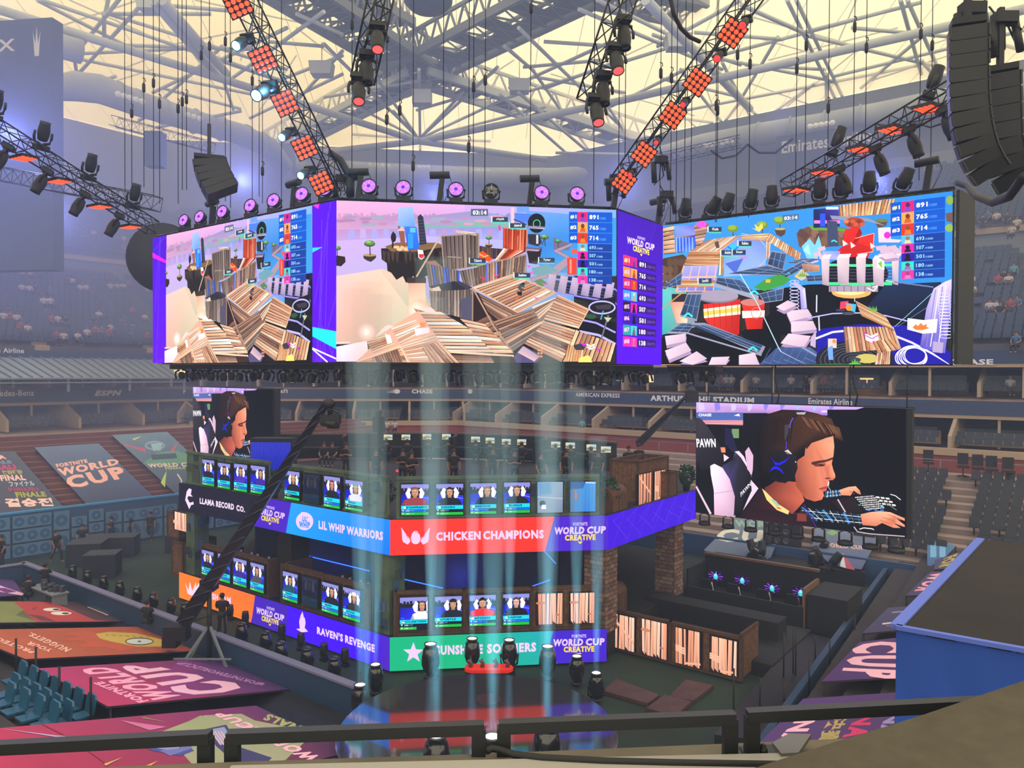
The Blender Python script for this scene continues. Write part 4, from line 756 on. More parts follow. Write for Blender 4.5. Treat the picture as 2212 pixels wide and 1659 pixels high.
# left screen: same feed between violet borders
tL = screen_thing('big left LED screen seen at an angle, wooden fort picture between violet borders', LL, UL, wL, HS)
u0 = on(360, LL, UL); u1 = on(675, LL, UL); fc = clampconv(cF, wF, HS)
def cL(x, y):
    u, v = fc(x, y); return u0+(u1-u0)*u/wF, v
put_feed(feed_islands, LL, UL, cL, tL)
p = Pic(LL, UL, Z, lambda x, y: (x, y))
VI, PU = '5a00ff', '4a18c8'
def web(p, x0, y0, x1, y1, n, c='5c34e0'):
    for i in range(n):
        a = (x0+(x1-x0)*random.random(), y0 if random.random() < .5 else y1); b = (x0+(x1-x0)*random.random(), y0+(y1-y0)*random.random())
        p.line(*a, *b, .018*abs(y1-y0)**.3, c)
p.poly([(0, 0), (u0, 0), (u0, HS), (0, HS)], ['6000ff', '6000ff', '4800c0', '4c00d0']); web(p, 0, 0, u0, HS, 6, '6c3cf8'); p.poly([(0, HS*.885), (0, HS*.845), (u0, HS*.78), (u0, HS*.80)], 'ff10e0'); p.build('violet_border', 'led_screen', tL)
p = Pic(LL, UL, Z, lambda x, y: (x, y)); p.poly([(u1, 0), (wL, 0), (wL, HS), (u1, HS)], ['5c00ff', '5c00f8', '5000d8', '5800f0'])
web(p, u1, 0, wL, HS, 8, '6c3cf8')
p.poly([(u1, HS), (u1+.4, HS), (u1+.35, HS*.97)], 'ff30e0'); p.poly([(u1, HS*.73), (u1+.6, HS*.725), (u1, HS*.70)], '30d0f0'); p.poly([(u1, HS*.225), (wL, HS*.19), (wL, HS*.08), (u1, HS*.165)], '20d8ff'); p.line(u1, HS*.09, wL, HS*.02, .06, 'f0e8ff'); p.line(u1, HS*.085, wL-.5, 0, .06, 'f0e8ff')
p.build('violet_border', 'led_screen', tL)
# narrow violet screen with the standings
def logo(p, x0, y0, x1, y1, arc=0):
    """three-line cup logo in the box, y up"""
    w, h = x1-x0, y1-y0; Wt, Ye = 'e6ccf6', 'f6d948'
    p.text('FORTNITE', x0+w*.36, y0+h*.84, x0+w*.64, y0+h*.98, Wt, .02)
    p.text('WORLD', x0, y0+h*.46, x0+w*.58, y0+h*.80, Wt, .055, .15); p.text('CUP', x0+w*.64, y0+h*.46, x0+w, y0+h*.80, Wt, .055, .1)
    p.text('CREATIVE', x0+w*.2, y0+h*.16, x0+w*.8, y0+h*.44, Ye, .05); p.poly([(x0+w*.45, y0+h*.12), (x0+w*.5, y0), (x0+w*.55, y0+h*.12)], Ye)
tS = screen_thing('narrow violet LED screen with cup logo and eight coloured ranking rows', B1, US, wS, HS)
p = Pic(B1, US, Z, lambda x, y: (x*wS, y*HS)); p.poly([(0, 0), (1, 0), (1, 1), (0, 1)], ['5400e8', '5000dc', '4010a8', '4414b4']); web(p, 0, 0, wS, HS, 0)
for i in range(8): p.line(random.random(), random.random(), random.random(), random.random(), .006, '5c24d8')
logo(p, .2, .74, .8, .875)
for i, (rk, sc, c, c2) in enumerate(ROWS):
    y = .655-i*.0768; c = {0: 'f02c70', 1: 'f08c30', 2: 'd82858', 3: '3c98e8', 4: '201838', 5: '3c10a0', 6: '20a098', 7: 'f828a0'}[i]
    p.rect(.12, y, .27, y+.066, c); p.rect(.28, y, .41, y+.064, ROWS[i][2]); p.poly([(.31, y), (.33, y+.04), (.36, y+.045), (.385, y)], shade(c2, .8)); p.oval(.347, y+.046, .022, .012, c2, 8)
    p.rect(.42, y+.004, .84, y+.055, '301070'); p.text('#%d' % (i+1), .14, y+.018, .25, y+.05, 'f4c0e0' if i else 'ffe080', .05); p.text(sc, .46, y+.012, .6, y+.046, 'f0e8f8', .06); p.text('/1000 PTS', .62, y+.016, .82, y+.036, '7848b8', .02)
p.build('picture', 'led_screen', tS)
tR = screen_thing('big right LED screen with red cans, pale blocks and neon arcs', B2, UL, wR, HS)
put_feed(feed_lava, B2, UL, clampconv(planeconv(B2, UL, Z, 1430, 410, 3.511), wR, HS), tR)
# side cabinet of the right screen
e0 = B2+UL*(wR+.08)-UL.cross(Z)*.1
o = centre(MB().prism([e0, e0+pol(52.5)*.95+UL*.35, e0+pol(52.5)*.95+UL*.35+Z*(HS*.98), e0+Z*HS], UL*.1+Z*0).build('screen_end_panel', 'black')); tag(o, 'black end panel closing the right side of the big right screen', 'panel')
# ---------------------------------------------------------------- two smaller screens with a player's face
def face(p):
    BG = '0b0a10'
    p.rect(55, 20, 2110, 1400, BG)
    p.poly([(55, 30), (1700, 60), (1500, 150), (1330, 170), (1000, 130), (760, 150), (740, 145), (515, 265), (55, 250)], ['c8a8e8', 'c8a0e8', 'a07cd0', '8070c8', 'c088c8', 'c080a8', '9c78b8', 'c07c88', 'b878a0'])
    p.rect(60, 140, 520, 215, '4860a8'); p.text('CHASE', 85, 178, 210, 150, 'f0e8f8', .04); p.poly([(430, 170), (480, 150), (490, 178)], 'e8d8f0'); p.rect(70, 215, 520, 240, 'c88898'); p.text('AMER', 1280, 140, 1340, 120, 'e8e0f8', .02)
    for i in range(9): p.poly([(80+i*160, 50), (130+i*160, 45), (150+i*150, 110), (90+i*160, 130)], random.choice(['e88c90', '98b8f0', 'f0a8c8', 'c8b8f0', '8878d8']))
    p.rect(520, 145, 755, 330, '0d0c18'); p.rect(1342, 112, 2110, 900, '09080d'); p.line(160, 250, 520, 244, 8, 'f0a878'); p.rect(410, 300, 480, 390, '6c8c60'); p.poly([(345, 285), (400, 300), (470, 520), (450, 560), (340, 440)], '1c1a3c')
    # chairs
    p.poly([(55, 190), (110, 200), (170, 270), (290, 450), (330, 560), (310, 650), (120, 710), (55, 600)], ['302c38', '38343c', '2c2830', '201e28', '1c1a24', '16141c', '1a1820', '242028']); p.text('PAWN', 64, 480, 255, 395, 'f4f0f8', .03, -.1)
    p.poly([(200, 660), (240, 640), (320, 680), (390, 790), (440, 960), (445, 1165), (240, 1140), (235, 900), (205, 740)], ['f4d4ec', 'f8e0f4', 'f0d0e8', 'd8b0cc', 'c8a0c0', 'b890b0', 'd0a8c4', 'f0cce4', 'f8dcf0']); p.line(235, 930, 430, 900, 6, 'b890a8')
    p.poly([(310, 665), (420, 600), (440, 520), (500, 540), (560, 640), (600, 780), (560, 860), (500, 1100), (430, 1150), (440, 960), (390, 790)], ['3c3460', '201e28', '50486c', '282430', '181620', '121018', '16141c', '100e14', '16141c', '201e28', '3c3468'])
    p.poly([(440, 520), (480, 515), (530, 570), (610, 780), (570, 690), (500, 580)], 'e8c8e0'); p.poly([(540, 520), (575, 475), (620, 560), (615, 700), (605, 750), (560, 690)], 'd0acc8'); p.poly([(330, 545), (385, 580), (335, 620)], 'e8c8dc'); p.poly([(595, 795), (670, 880), (600, 980), (520, 1095), (560, 1000), (605, 900)], 'e8c4dc'); p.line(60, 860, 205, 1130, 22, 'd8b8d0'); p.poly([(300, 480), (345, 480), (350, 530), (310, 530)], 'e88868')
    p.warp('PAWN', [(500, 965), (600, 850), (590, 815), (495, 920)], 'e8e0f0', .02)
    # body
    p.poly([(690, 880), (800, 960), (960, 1100), (1060, 1120), (1120, 1040), (1200, 1180), (1260, 1280), (700, 1225), (480, 1180), (560, 1060)], ['241018', '301418', '481820', '401a20', '2c1418', '20141c', '181018', '301018', '20101a', '1c0c14'])
    # neck and jaw
    p.poly([(730, 860), (860, 800), (1060, 820), (1120, 1000), (1050, 1080), (1000, 1130), (900, 1080), (740, 940)], ['5c2420', '7c3428', 'b85840', 'c86048', 'a04838', '8c3c30', 'a04c3c', '6c2c24'])
    p.poly([(705, 880), (740, 910), (860, 1030), (970, 1100), (960, 1135), (850, 1090), (750, 990)], 'e8c880'); p.poly([(780, 980), (840, 1000), (880, 1050), (850, 1060)], '98b8a0'); p.poly([(840, 1060), (880, 1065), (900, 1085), (860, 1080)], 'e06040')
    # head
    SK = 'dc7c5c'
    p.poly([(1060, 480), (1200, 420), (1400, 370), (1410, 470), (1402, 560), (1385, 640), (1400, 700), (1418, 745), (1420, 775), (1395, 800), (1362, 800), (1352, 830), (1360, 855), (1338, 870), (1335, 895), (1300, 915), (1310, 950), (1290, 990), (1220, 1008), (1130, 980), (1040, 860), (1020, 700)],
           ['b05c44', 'd07858', 'f09878', 'f4a080', 'e88c6c', 'e48868', 'f09474', 'f89c80', 'e48468', 'c06850', 'c86c54', 'd87c60', 'e0806c', 'd07060', 'cc6c58', 'dc7c60', 'dc7c60', 'c86c50', 'b86048', 'a85440', '8c4030', '9c4c38'])
    p.poly([(1080, 560), (1200, 600), (1230, 760), (1180, 900), (1110, 930), (1040, 800)], ['b05a44', 'd07458', 'c86c50', 'b86048', '984834', '8c4030'])
    
    p.poly([(1185, 625), (1240, 612), (1330, 600), (1400, 575), (1395, 598), (1320, 625), (1240, 640), (1190, 650)], '4c241c'); p.poly([(1200, 650), (1260, 640), (1330, 650), (1300, 665), (1230, 668)], '6c3428'); p.oval(1285, 655, 26, 7, '1c1014', 10); p.line(1210, 645, 1325, 640, 6, '50261e')
    p.poly([(1345, 650), (1375, 640), (1390, 700), (1416, 750), (1390, 780), (1340, 760)], ['c87054', 'dc8464', 'e89070', 'f4a084', 'd87c60', 'b86048']); p.oval(1345, 782, 26, 9, '70302a', 10); p.poly([(1262, 880), (1310, 862), (1348, 858), (1330, 880), (1270, 890)], 'a84440'); p.poly([(1268, 890), (1330, 882), (1328, 905), (1290, 912)], 'c85c54'); p.line(1262, 885, 1335, 878, 5, '601c20'); p.poly([(1352, 812), (1362, 815), (1356, 852), (1345, 850)], 'e8e4e0')
    # hair
    p.poly([(700, 880), (680, 760), (650, 560), (660, 380), (700, 240), (780, 150), (900, 112), (1100, 118), (1250, 150), (1380, 200), (1425, 290), (1420, 390), (1395, 360), (1300, 400), (1180, 440), (1130, 480), (1120, 560), (1060, 600), (1000, 700), (760, 860)],
           ['060405', '060405', '070506', '0a0607', '120a0a', '24130f', '1c100d', '2c1a14', '442a1e', '50301f', '40261c', '2a1812', '301c15', '301c15', '20120e', '140b0a', '0c0708', '080506', '060405', '050304'])
    for i in range(26):
        x = 1060+i*14; y = 170+i*4; p.poly([(x, y), (x+50, y+18), (x+90, y+110+i*2), (x+60, y+90)], random.choice(['5c3a28', '6c4430', '38221a', '482c20', '78503a', '2c1a14']))
    for i in range(14): x = 720+i*22; p.poly([(x, 240-i*6), (x+16, 200-i*6), (x-20, 420), (x-34, 460)], random.choice(['180f0e', '100a0b', '20130f']))
    p.poly([(1120, 440), (1300, 380), (1420, 340), (1418, 400), (1395, 362), (1200, 425), (1140, 500)], '2c1812')
    # headset
    p.lines([(1150, 140), (1060, 150), (1010, 200), (960, 300), (945, 400), (940, 500)], 22, '16141c'); p.lines([(1010, 190), (985, 240), (975, 290)], 10, '7048c0'); p.lines([(945, 420), (940, 500)], 12, '4c28a0'); p.poly([(930, 260), (970, 255), (965, 330), (935, 420), (925, 380)], '3c3844'); p.poly([(1040, 140), (1140, 135), (1120, 160), (1050, 158)], 'a8a4a8')
    p.poly([(760, 560), (860, 500), (960, 510), (1040, 560), (1055, 680), (1020, 780), (930, 830), (820, 800), (750, 700)], ['100c14', '18141c', '201c24', '1c1820', '16121a', '100c12', '0c090e', '0a080c', '0c0a10']); p.poly([(920, 520), (960, 500), (1000, 545), (960, 545)], 'c8b8c0'); p.ring(900, 670, 135, 150, 8, '1c1826', 30)
    p.poly([(790, 565), (830, 625), (870, 632), (920, 612), (985, 565), (930, 625), (880, 652), (835, 648)], '1818f0'); p.poly([(778, 718), (810, 672), (850, 662), (890, 690), (925, 745), (880, 705), (845, 688), (815, 695)], '1818f0'); p.oval(1035, 622, 6, 6, 'e8e4f0', 8)
    p.lines([(1350, 860), (1390, 920)], 5, 'c8c0c8')
    # arms, sleeves, hands
    def plaid(q):
        p.poly(q, ['14161c', '1c2430', '12141a', '0e1014']); L = lambda a, b, t: (a[0]+(b[0]-a[0])*t, a[1]+(b[1]-a[1])*t)
        for k in range(9):
            t = (k+.5)/9; c = ['3c78b8', 'd8dce4', '284868'][k % 3]; w = [22, 5, 14][k % 3]; p.line(*L(q[0], q[1], t), *L(q[3], q[2], t), w, c)
        for t in (.25, .5, .8): p.line(*L(q[0], q[3], t), *L(q[1], q[2], t), 7, ['b8c8d8', '3468a0', 'c8ccd4'][int(t*3)])
        for k in range(5): t = (k+.2)/5; p.line(*L(q[0], q[1], t), *L(q[3], q[2], t), 9, '0c0e12')
    plaid([(1330, 905), (1460, 890), (1480, 955), (1320, 970)]); p.poly([(1460, 895), (1550, 865), (1620, 858), (1660, 900), (1672, 940), (1640, 930), (1600, 900), (1570, 950), (1480, 945)], ['f0a080', 'f4a888', 'f8b494', 'e08c6c', 'd07c5c', 'c87456', 'e89474', 'd88464', 'd88464']); p.line(1560, 905, 1610, 935, 5, '8c4434')
    p.poly([(1380, 1000), (1600, 960), (1680, 1110), (1500, 1120)], '241418'); p.line(1445, 985, 1520, 1110, 12, 'c8b8c0')
    p.poly([(1600, 950), (1790, 925), (2040, 1080), (1900, 1095), (1700, 1100)], '0c0c12')
    for r in range(7):
        for c in range(11):
            x = 1615+c*17+r*17; y = 962-c*1.5+r*19; p.rect(x, y, x+13, y+11, random.choice(['e8e4e4', 'c8c4c8', 'a8a4b0']))
    for r in range(3):
        for c in range(3): x = 1815+c*48+r*30; y = 955+r*32+c*6; p.poly([(x, y), (x+36, y+3), (x+44, y+20), (x+8, y+18)], 'd8d4d4')
    for x in (1750, 1820, 1880): p.oval(x, 1090, 20, 6, '3878ff', 8)
    p.oval(1880, 1052, 14, 8, '40e8e0', 8); p.oval(1660, 1040, 16, 5, '20c090', 8); p.lines([(1960, 935), (2010, 950), (2060, 990)], 7, 'f0ecec'); p.lines([(1920, 1020), (2020, 1090)], 8, '707078')
    plaid([(1060, 1060), (1680, 1130), (1690, 1235), (1220, 1190)]); p.poly([(1055, 1120), (1140, 1130), (1145, 1200), (1050, 1195)], '7c342c')
    p.poly([(1670, 1130), (1760, 1110), (1860, 1098), (1960, 1110), (2100, 1170), (2100, 1195), (2010, 1160), (2040, 1190), (2100, 1235), (2100, 1255), (1990, 1215), (2060, 1262), (1990, 1262), (1880, 1215), (1820, 1245), (1690, 1235)], ['e08c6c', 'f0a080', 'f8ac8c', 'f8b090', 'f0a080', 'd07c60', 'c87458', 'e89878', 'f0a080', 'd08060', 'c87054', 'e89474', 'c87054', 'd88060', 'd07c5c', 'c87054'])
    p.lines([(1880, 1160), (1960, 1180), (2010, 1205)], 5, 'a8583c'); p.lines([(1860, 1185), (1940, 1220), (1985, 1240)], 5, 'a8583c'); p.lines([(1930, 1130), (2010, 1160), (2060, 1190)], 5, 'b06448')
    p.lines([(1605, 1250), (1640, 1300), (1760, 1320), (2100, 1345)], 10, 'b8a8b0'); p.lines([(1660, 1275), (1700, 1262), (1780, 1270), (1800, 1280)], 9, 'e8dce4'); p.lines([(1120, 1030), (1180, 1150), (1240, 1265)], 8, '40209c')
q0 = hit(1503, 990, B2, UL.cross(Z)); zt2 = hit(1503, 869, B2, UL.cross(Z)).z; zb2 = hit(1503, 1107, B2, UL.cross(Z)).z; h2 = zt2-zb2
Q = V(q0.x, q0.y, zb2)-UL.cross(Z)*.0; w2 = on(1974, Q, UL)
tP = screen_thing('right hanging LED screen showing a player with a headset in profile', Q, UL, w2, h2, name='hanging_screen')
cP = clampconv(planeconv(Q, UL, Z, 1490, 860, 4.514), w2-.02, h2-.0); put_feed(face, Q, UL, cP, tP)
# its far twin
Q2 = at(417, 836, 48.5); h3 = h2; w3 = w2*1.0
Q2 = V(Q2.x, Q2.y, Q2.z-h3)
w3 = on(594, Q2, UL)
tQ = screen_thing('small far LED screen at left showing the same headset player', Q2, UL, w3, h3, name='hanging_screen')
def cQ(x, y):
    u, v = cP(x, y); return u/w2*w3, v/h2*h3
put_feed(face, Q2, UL, cQ, tQ)
# round speaker cluster behind the left screen
c0 = at(352, 560, 44); o = centre(MB().lathe([(0, 0), (1.9, 0), (1.95, .1), (1.95, .9), (0, 1)], c0, pol(-60), 28).build('round_banner', 'darkroom')); tag(o, 'dark round disc hanging half hidden behind the left screen edge', 'disc')
# ---------------------------------------------------------------- two-storey octagonal player stage
Pc = gz(842, 1450, .1)
nF, nL, nS = UF.cross(Z), UL.cross(Z), US.cross(Z)
def zz(px, py, P=Pc, n=nF): return hit(px, py, P, n).z
def ux(px, P, U): return (hit(px, 1300, P, U.cross(Z))-P).dot(U)
z1b, z1t, z2b, z2t = .1, zz(843, 1377), zz(844, 1200), zz(846, 1123)
Pl = Pc+UL*ux(387, Pc, UL); Pl.z = .1
Pr = Pc+UF*ux(1312, Pc, UF); Pr.z = .1
P2 = Pr+US*ux(1502, Pr, US); P2.z = .1
OCT = [Pl, Pc, Pr, P2, V(9.2, 38.5, 0), V(5.0, 44.5, 0), V(-8.5, 46.5, 0), V(-14.8, 43.5, 0)]
def deckpoly(name, z0, z1, inset, m, label):
    c = V(-3, 36, 0); mb = MB(); mb.prism([V(*(c+(p-c)*(1-inset))[:2], z0) for p in OCT], V(0, 0, z1-z0)); o = mb.build(name, m); tag(centre(o), label, 'stage deck'); return o
deckpoly('stage_deck', .02, z1t-.25, .035, 'dark', 'black lower floor of the octagonal player stage')
deckpoly('stage_deck', z2b+.25, z2t-.12, .03, 'dark', 'black upper floor of the octagonal player stage')
def banner(label, P, U, u0, u1, zb_, zt_, draw, conv, dim=None):
    t = thing('led_banner', label, 'LED banner', tuple(V(*(P+U*u0)[:2], zb_))); n = U.cross(Z); O = V(P.x, P.y, zb_)
    mb = MB(); mb.box(O+U*(u0+u1)/2+Z*(zt_-zb_)/2-n*.1, (u1-u0, zt_-zb_, .16), ax=[U, Z, n]); mb.build('cabinet', 'black', t, True)
    cv = planeconv(O+n*.0, U, Z, *conv); h = zt_-zb_
    p = Pic(O, U, Z, clampconv2(cv, u0, u1, h)); p.full = lambda c: p.mb.poly([O+U*u0, O+U*u1, O+U*u1+Z*h, O+U*u0+Z*h], c)
    draw(p); p.build('picture', 'led_banner', t); return t
def clampconv2(c, a, b, h):
    def f(x, y):
        q = c(x, y); return (min(max(q[0], a), b), min(max(q[1], 0), h))
    return f
CLt, CFt, CRt, CL4 = (390, 980, 4.147), (840, 1020, 3.771), (800, 900, 2.86), (380, 1100, 2.968)
def wlogo(p, q):          # cup logo inside the quad bl, br, tr, tl of drawing coordinates
    L = lambda a, b: tuple(q[0][i]*(1-a)*(1-b)+q[1][i]*a*(1-b)+q[2][i]*a*b+q[3][i]*(1-a)*b for i in (0, 1)); Wt, Ye = 'e0c4f4', 'f4d440'
    def w(s, a0, b0, a1, b1, c, bo, sh=0): p.warp(s, [L(a0, b0), L(a1, b0), L(a1, b1), L(a0, b1)], c, bo, sh)
    w('FORTNITE', .36, .84, .64, .99, Wt, .025); w('WORLD', 0, .46, .58, .80, Wt, .06, .12); w('CUP', .63, .46, 1, .80, Wt, .06, .1); w('CREATIVE', .2, .17, .8, .44, Ye, .055); p.poly([L(.45, .12), L(.5, 0), L(.55, .12)], Ye)
TX = 'e8c8f4'
def b_red(p):
    p.full('f8362c'); p.poly([(1350, 340), (1830, 340), (1830, 700), (1270, 700)], '4c22c8')
    for i in range(7): p.line(1360+i*70, 380, 1300+i*90, 640, 3, '5c38d8')
    for s in (-1, 1):
        for k in range(5): a = 30+k*13; p.poly([(217+s*40, 560-k*6), (217+s*(62+k*10), 590-k*24), (217+s*(100+k*4), 570-k*27), (217+s*(112+k*1), 545-k*22-8), (217+s*(72), 545-k*8)], TX)
    p.poly([(180, 535), (188, 500), (205, 480), (217, 476), (230, 480), (250, 505), (258, 540), (250, 570), (232, 585), (205, 585), (186, 570)], TX); p.lines([(212, 478), (220, 492), (228, 486), (238, 498), (246, 505)], 4, 'f8362c')
    p.warp('CHICKEN', [(385, 560), (748, 550), (748, 478), (385, 488)], TX, .07); p.warp('CHAMPIONS', [(768, 550), (1262, 540), (1262, 468), (768, 477)], TX, .07); wlogo(p, [(1350, 592), (1768, 580), (1768, 402), (1350, 412)])
banner('upper red LED banner with a white winged egg emblem', Pc, UF, 0, (Pr-Pc).dot(UF), z2b, z2t, b_red, CFt)
def b_grn(p):
    p.full('10b480'); w_ = (1340, 1240, 1240, 1640)
    p.poly([(600, 1260), (1340, 1240), (1330, 1640), (600, 1640)], ['10b088', '18a8b8', '18a8a8', '10b080']); p.poly([(1340, 1240), (1800, 1240), (1800, 1660), (1370, 1560), (1310, 1400)], '4420c8')
    st = [];
    for k in range(10): r = 88 if k % 2 == 0 else 36; a = R(-90+36*k); st.append((200+r*math.cos(a), 1472+r*1.0*math.sin(a)))
    for k in range(10): p.poly([(200, 1472), st[k], st[(k+1) % 10]], TX, k > 0)
    p.warp('SUNSHINE', [(380, 1490), (765, 1480), (765, 1402), (380, 1412)], TX, .07); p.warp('SOLDIERS', [(800, 1478), (1200, 1462), (1200, 1385), (800, 1398)], TX, .07); wlogo(p, [(1340, 1500), (1758, 1490), (1758, 1315), (1340, 1325)])
banner('lower green LED banner with a white star', Pc, UF, 0, (Pr-Pc).dot(UF)-.02, z1b, z1t, b_grn, CFt)
uL = (Pl-Pc).dot(UL)
def b_llama(p):
    p.full('211e30'); p.poly([(770, 380), (1000, 420), (945, 740), (630, 700)], '4a20c0'); p.poly([(992, 430), (1900, 560), (1900, 960), (940, 740)], ['28a0f4', '1c88ff', '1478ff', '18a0f0']); p.line(990, 440, 942, 720, 6, '2c50e0')
    p.poly([(75, 310), (100, 320), (92, 365), (110, 385), (70, 380), (60, 400), (85, 440), (115, 430), (118, 455), (95, 460), (78, 498), (60, 455), (42, 415), (55, 340)], 'f0d8f4'); p.poly([(70, 400), (90, 405), (78, 440)], '211e30')
    p.warp('LLAMA', [(172, 448), (304, 472), (304, 418), (172, 395)], 'ecd8f0', .07); p.warp('RECORD', [(318, 476), (480, 506), (480, 450), (318, 421)], 'ecd8f0', .07); p.warp('CO.', [(500, 512), (578, 528), (578, 478), (500, 455)], 'ecd8f0', .07)
    wlogo(p, [(665, 615), (935, 665), (935, 500), (680, 440)])
    p.oval(1112, 606, 78, 80, TX, 24); p.poly([(1080, 522), (1130, 526), (1160, 560), (1090, 570)], TX); p.warp("LIL'", [(1090, 602), (1140, 610), (1140, 565), (1095, 556)], '1c8cf8', .05); p.warp('WHIP', [(1062, 660), (1160, 668), (1160, 612), (1062, 605)], '1c8cf8', .06)
    p.warp('LIL', [(1238, 672), (1312, 688), (1312, 612), (1238, 598)], TX, .07); p.warp('WHIP', [(1326, 690), (1474, 718), (1474, 640), (1326, 615)], TX, .07); p.warp('WARRIORS', [(1488, 722), (1815, 778), (1815, 698), (1488, 645)], TX, .07)
banner('upper angled LED banner, black at its left and bright blue at its right end', Pc, UL, uL, 0, z2b, z2t, b_llama, CLt)
def b_raven(p):
    p.full('4404ff'); p.poly([(0, 300), (520, 540), (480, 760), (0, 600)], ['ff7c2c', 'ff7030', 'ff7828', 'ff8428']); p.poly([(508, 540), (720, 600), (705, 830), (484, 740)], '4420b8'); p.poly([(1250, 750), (1380, 800), (1380, 1060), (1200, 980)], ['4408f0', '4824c0', '4c20b0', '4404ff'])
    p.poly([(60, 470), (80, 520), (90, 465), (105, 525), (130, 465), (128, 500), (150, 470), (165, 520), (100, 555), (75, 540)], 'f0d0f0'); p.warp('FISH', [(215, 575), (270, 588), (270, 548), (215, 532)], TX, .07); p.warp('FAM', [(285, 592), (352, 608), (352, 566), (285, 550)], TX, .07)
    wlogo(p, [(510, 725), (695, 775), (695, 655), (520, 600)])
    p.poly([(812, 655), (820, 690), (828, 700), (832, 730), (826, 760), (848, 785), (820, 788), (805, 812), (800, 785), (770, 768), (795, 765), (790, 720), (800, 680)], TX)
    p.warp("RAVEN'S", [(905, 800), (1072, 852), (1072, 800), (905, 750)], TX, .07); p.warp('REVENGE', [(1085, 856), (1275, 920), (1275, 868), (1085, 804)], TX, .07)
banner("lower angled LED banner, orange at its left and violet with a white bird", Pc, UL, uL, 0, z1b, z1t, b_raven, CL4)
def b_web(p):
    p.full('4414d8')
    for i in range(7): x = 1500+i*80; p.line(x, 650, x+70, 470, 3, '5c3cf0'); p.line(x, 640-i*18, x+90, 760-i*34, 3, '5c3cf0'); p.line(x, 800, x+70, 520, 3, '5030e8')
banner('violet LED banner with thin line pattern on the right side of the upper floor', Pr, US, 0, (P2-Pr).dot(US), z2b, z2t, b_web, CRt)
# ---- parapets
def parapet(label, P, U, u0, u1, za, zb_, kind, th=.12, back=.16, end=None):
    n = U.cross(Z); t = thing('parapet', label, 'parapet', tuple(V(*(P+U*(u0+u1)/2)[:2], za))); O = V(P.x, P.y, 0)-n*back
    f = MB()
    for z in (za+.06, zb_-.05): f.box(O+U*(u0+u1)/2+Z*z, (u1-u0, .1, th+.05), ax=[U, Z, n])
    k = max(1, round((u1-u0)/2.45))
    if kind == 'wood':
        for i in range(k+1): f.box(O+U*(u0+(u1-u0)*i/k)+Z*(za+zb_)/2, (.11, zb_-za, th+.05), ax=[U, Z, n])
    f.build('frame', mat('wood_dark', '4a3226', .75, noise=(6, .35)) if kind == 'wood' else mat('panel_green', '4c604e', .6, noise=(2, .4)), t, True)
    g = MB()
    if kind == 'wood':
        u = u0; i = 0
        while u < u1:
            w = .1+random.random()*.07; g.box(O+U*min(u+w/2, u1)+Z*((za+zb_)/2+random.uniform(-.01, .01)), (w*.93, zb_-za-.12, .05), ax=[U, Z, n]); u += w
        g.build('planking', mat('wood', '6a4a36', .8, noise=(8, .5)), t, True)
    else:
        g.box(O+U*(u0+u1)/2+Z*(za+zb_)/2, (u1-u0, zb_-za, .05), ax=[U, Z, n], col='34443a'); g.build('backing', 'panel_green', t, True)
        g = MB()
        for i in range(int((u1-u0)*5)):
            a = u0+random.random()*(u1-u0); b = za+random.random()*(zb_-za)*.9; w, h = .15+random.random()*.5, .15+random.random()*.5; w = min(w, u1-a); h = min(h, zb_-b)
            q = O+n*(.03+.004*i/5); j = lambda: random.uniform(-.06, .06)
            g.prism([q+U*a+Z*b, q+U*(a+w)+Z*(b+j()*(h > .2)), q+U*(a+w+min(0, j()))+Z*(b+h), q+U*(a)+Z*(b+h)], n*.01, random.choice(['5c7c68', '44618c', '3c4c44', '2c3c50', '4a5a48', '28344c', '505a50', '33493e', '2c5070', '44483c']))
        g.build('patch_pattern', 'print', t, True)
    if end:
        e = MB(); e.box(O+U*(u1 if end > 0 else u0)-n*.7+Z*(za+zb_)/2, (th, zb_-za, 1.4), ax=[U, Z, n]); e.build('return_panel', 'wood_dark' if kind == 'wood' else 'panel_green', t, True)
    return t
def uc(x, y, P, U, cr): return (hit(cr[0]+x/cr[2], cr[1]+y/cr[2], P, U.cross(Z))-P).dot(U)
zpt = zz(846, 1280); zut = zz(856, 1031)
parapet('lower wooden parapet under the green banner side, with four player screens', Pc, UF, uc(50, 1100, Pc, UF, CFt), uc(1700, 1100, Pc, UF, CFt), z1t, zpt, 'wood')
parapet('upper parapet of patched green and blue metal above the red banner', Pc, UF, uc(60, 200, Pc, UF, CFt), uc(1720, 200, Pc, UF, CFt), z2t, zut, 'metal')
parapet('lower wooden parapet above the orange banner half hidden by the crane', Pc, UL, uc(175, 950, Pc, UL, CLt), uc(765, 1100, Pc, UL, CLt), z1t, zpt, 'wood', end=1)
parapet("lower wooden parapet above the violet bird banner", Pc, UL, uc(888, 1150, Pc, UL, CLt), uc(1680, 1350, Pc, UL, CLt), z1t, zpt, 'wood', end=-1)
parapet('upper patched metal parapet above the black banner part', Pc, UL, uc(32, 150, Pc, UL, CLt), uc(770, 240, Pc, UL, CLt), z2t, zut, 'metal')
parapet('upper patched metal parapet above the bright blue banner part', Pc, UL, uc(905, 250, Pc, UL, CLt), uc(1840, 400, Pc, UL, CLt), z2t, zut, 'metal')
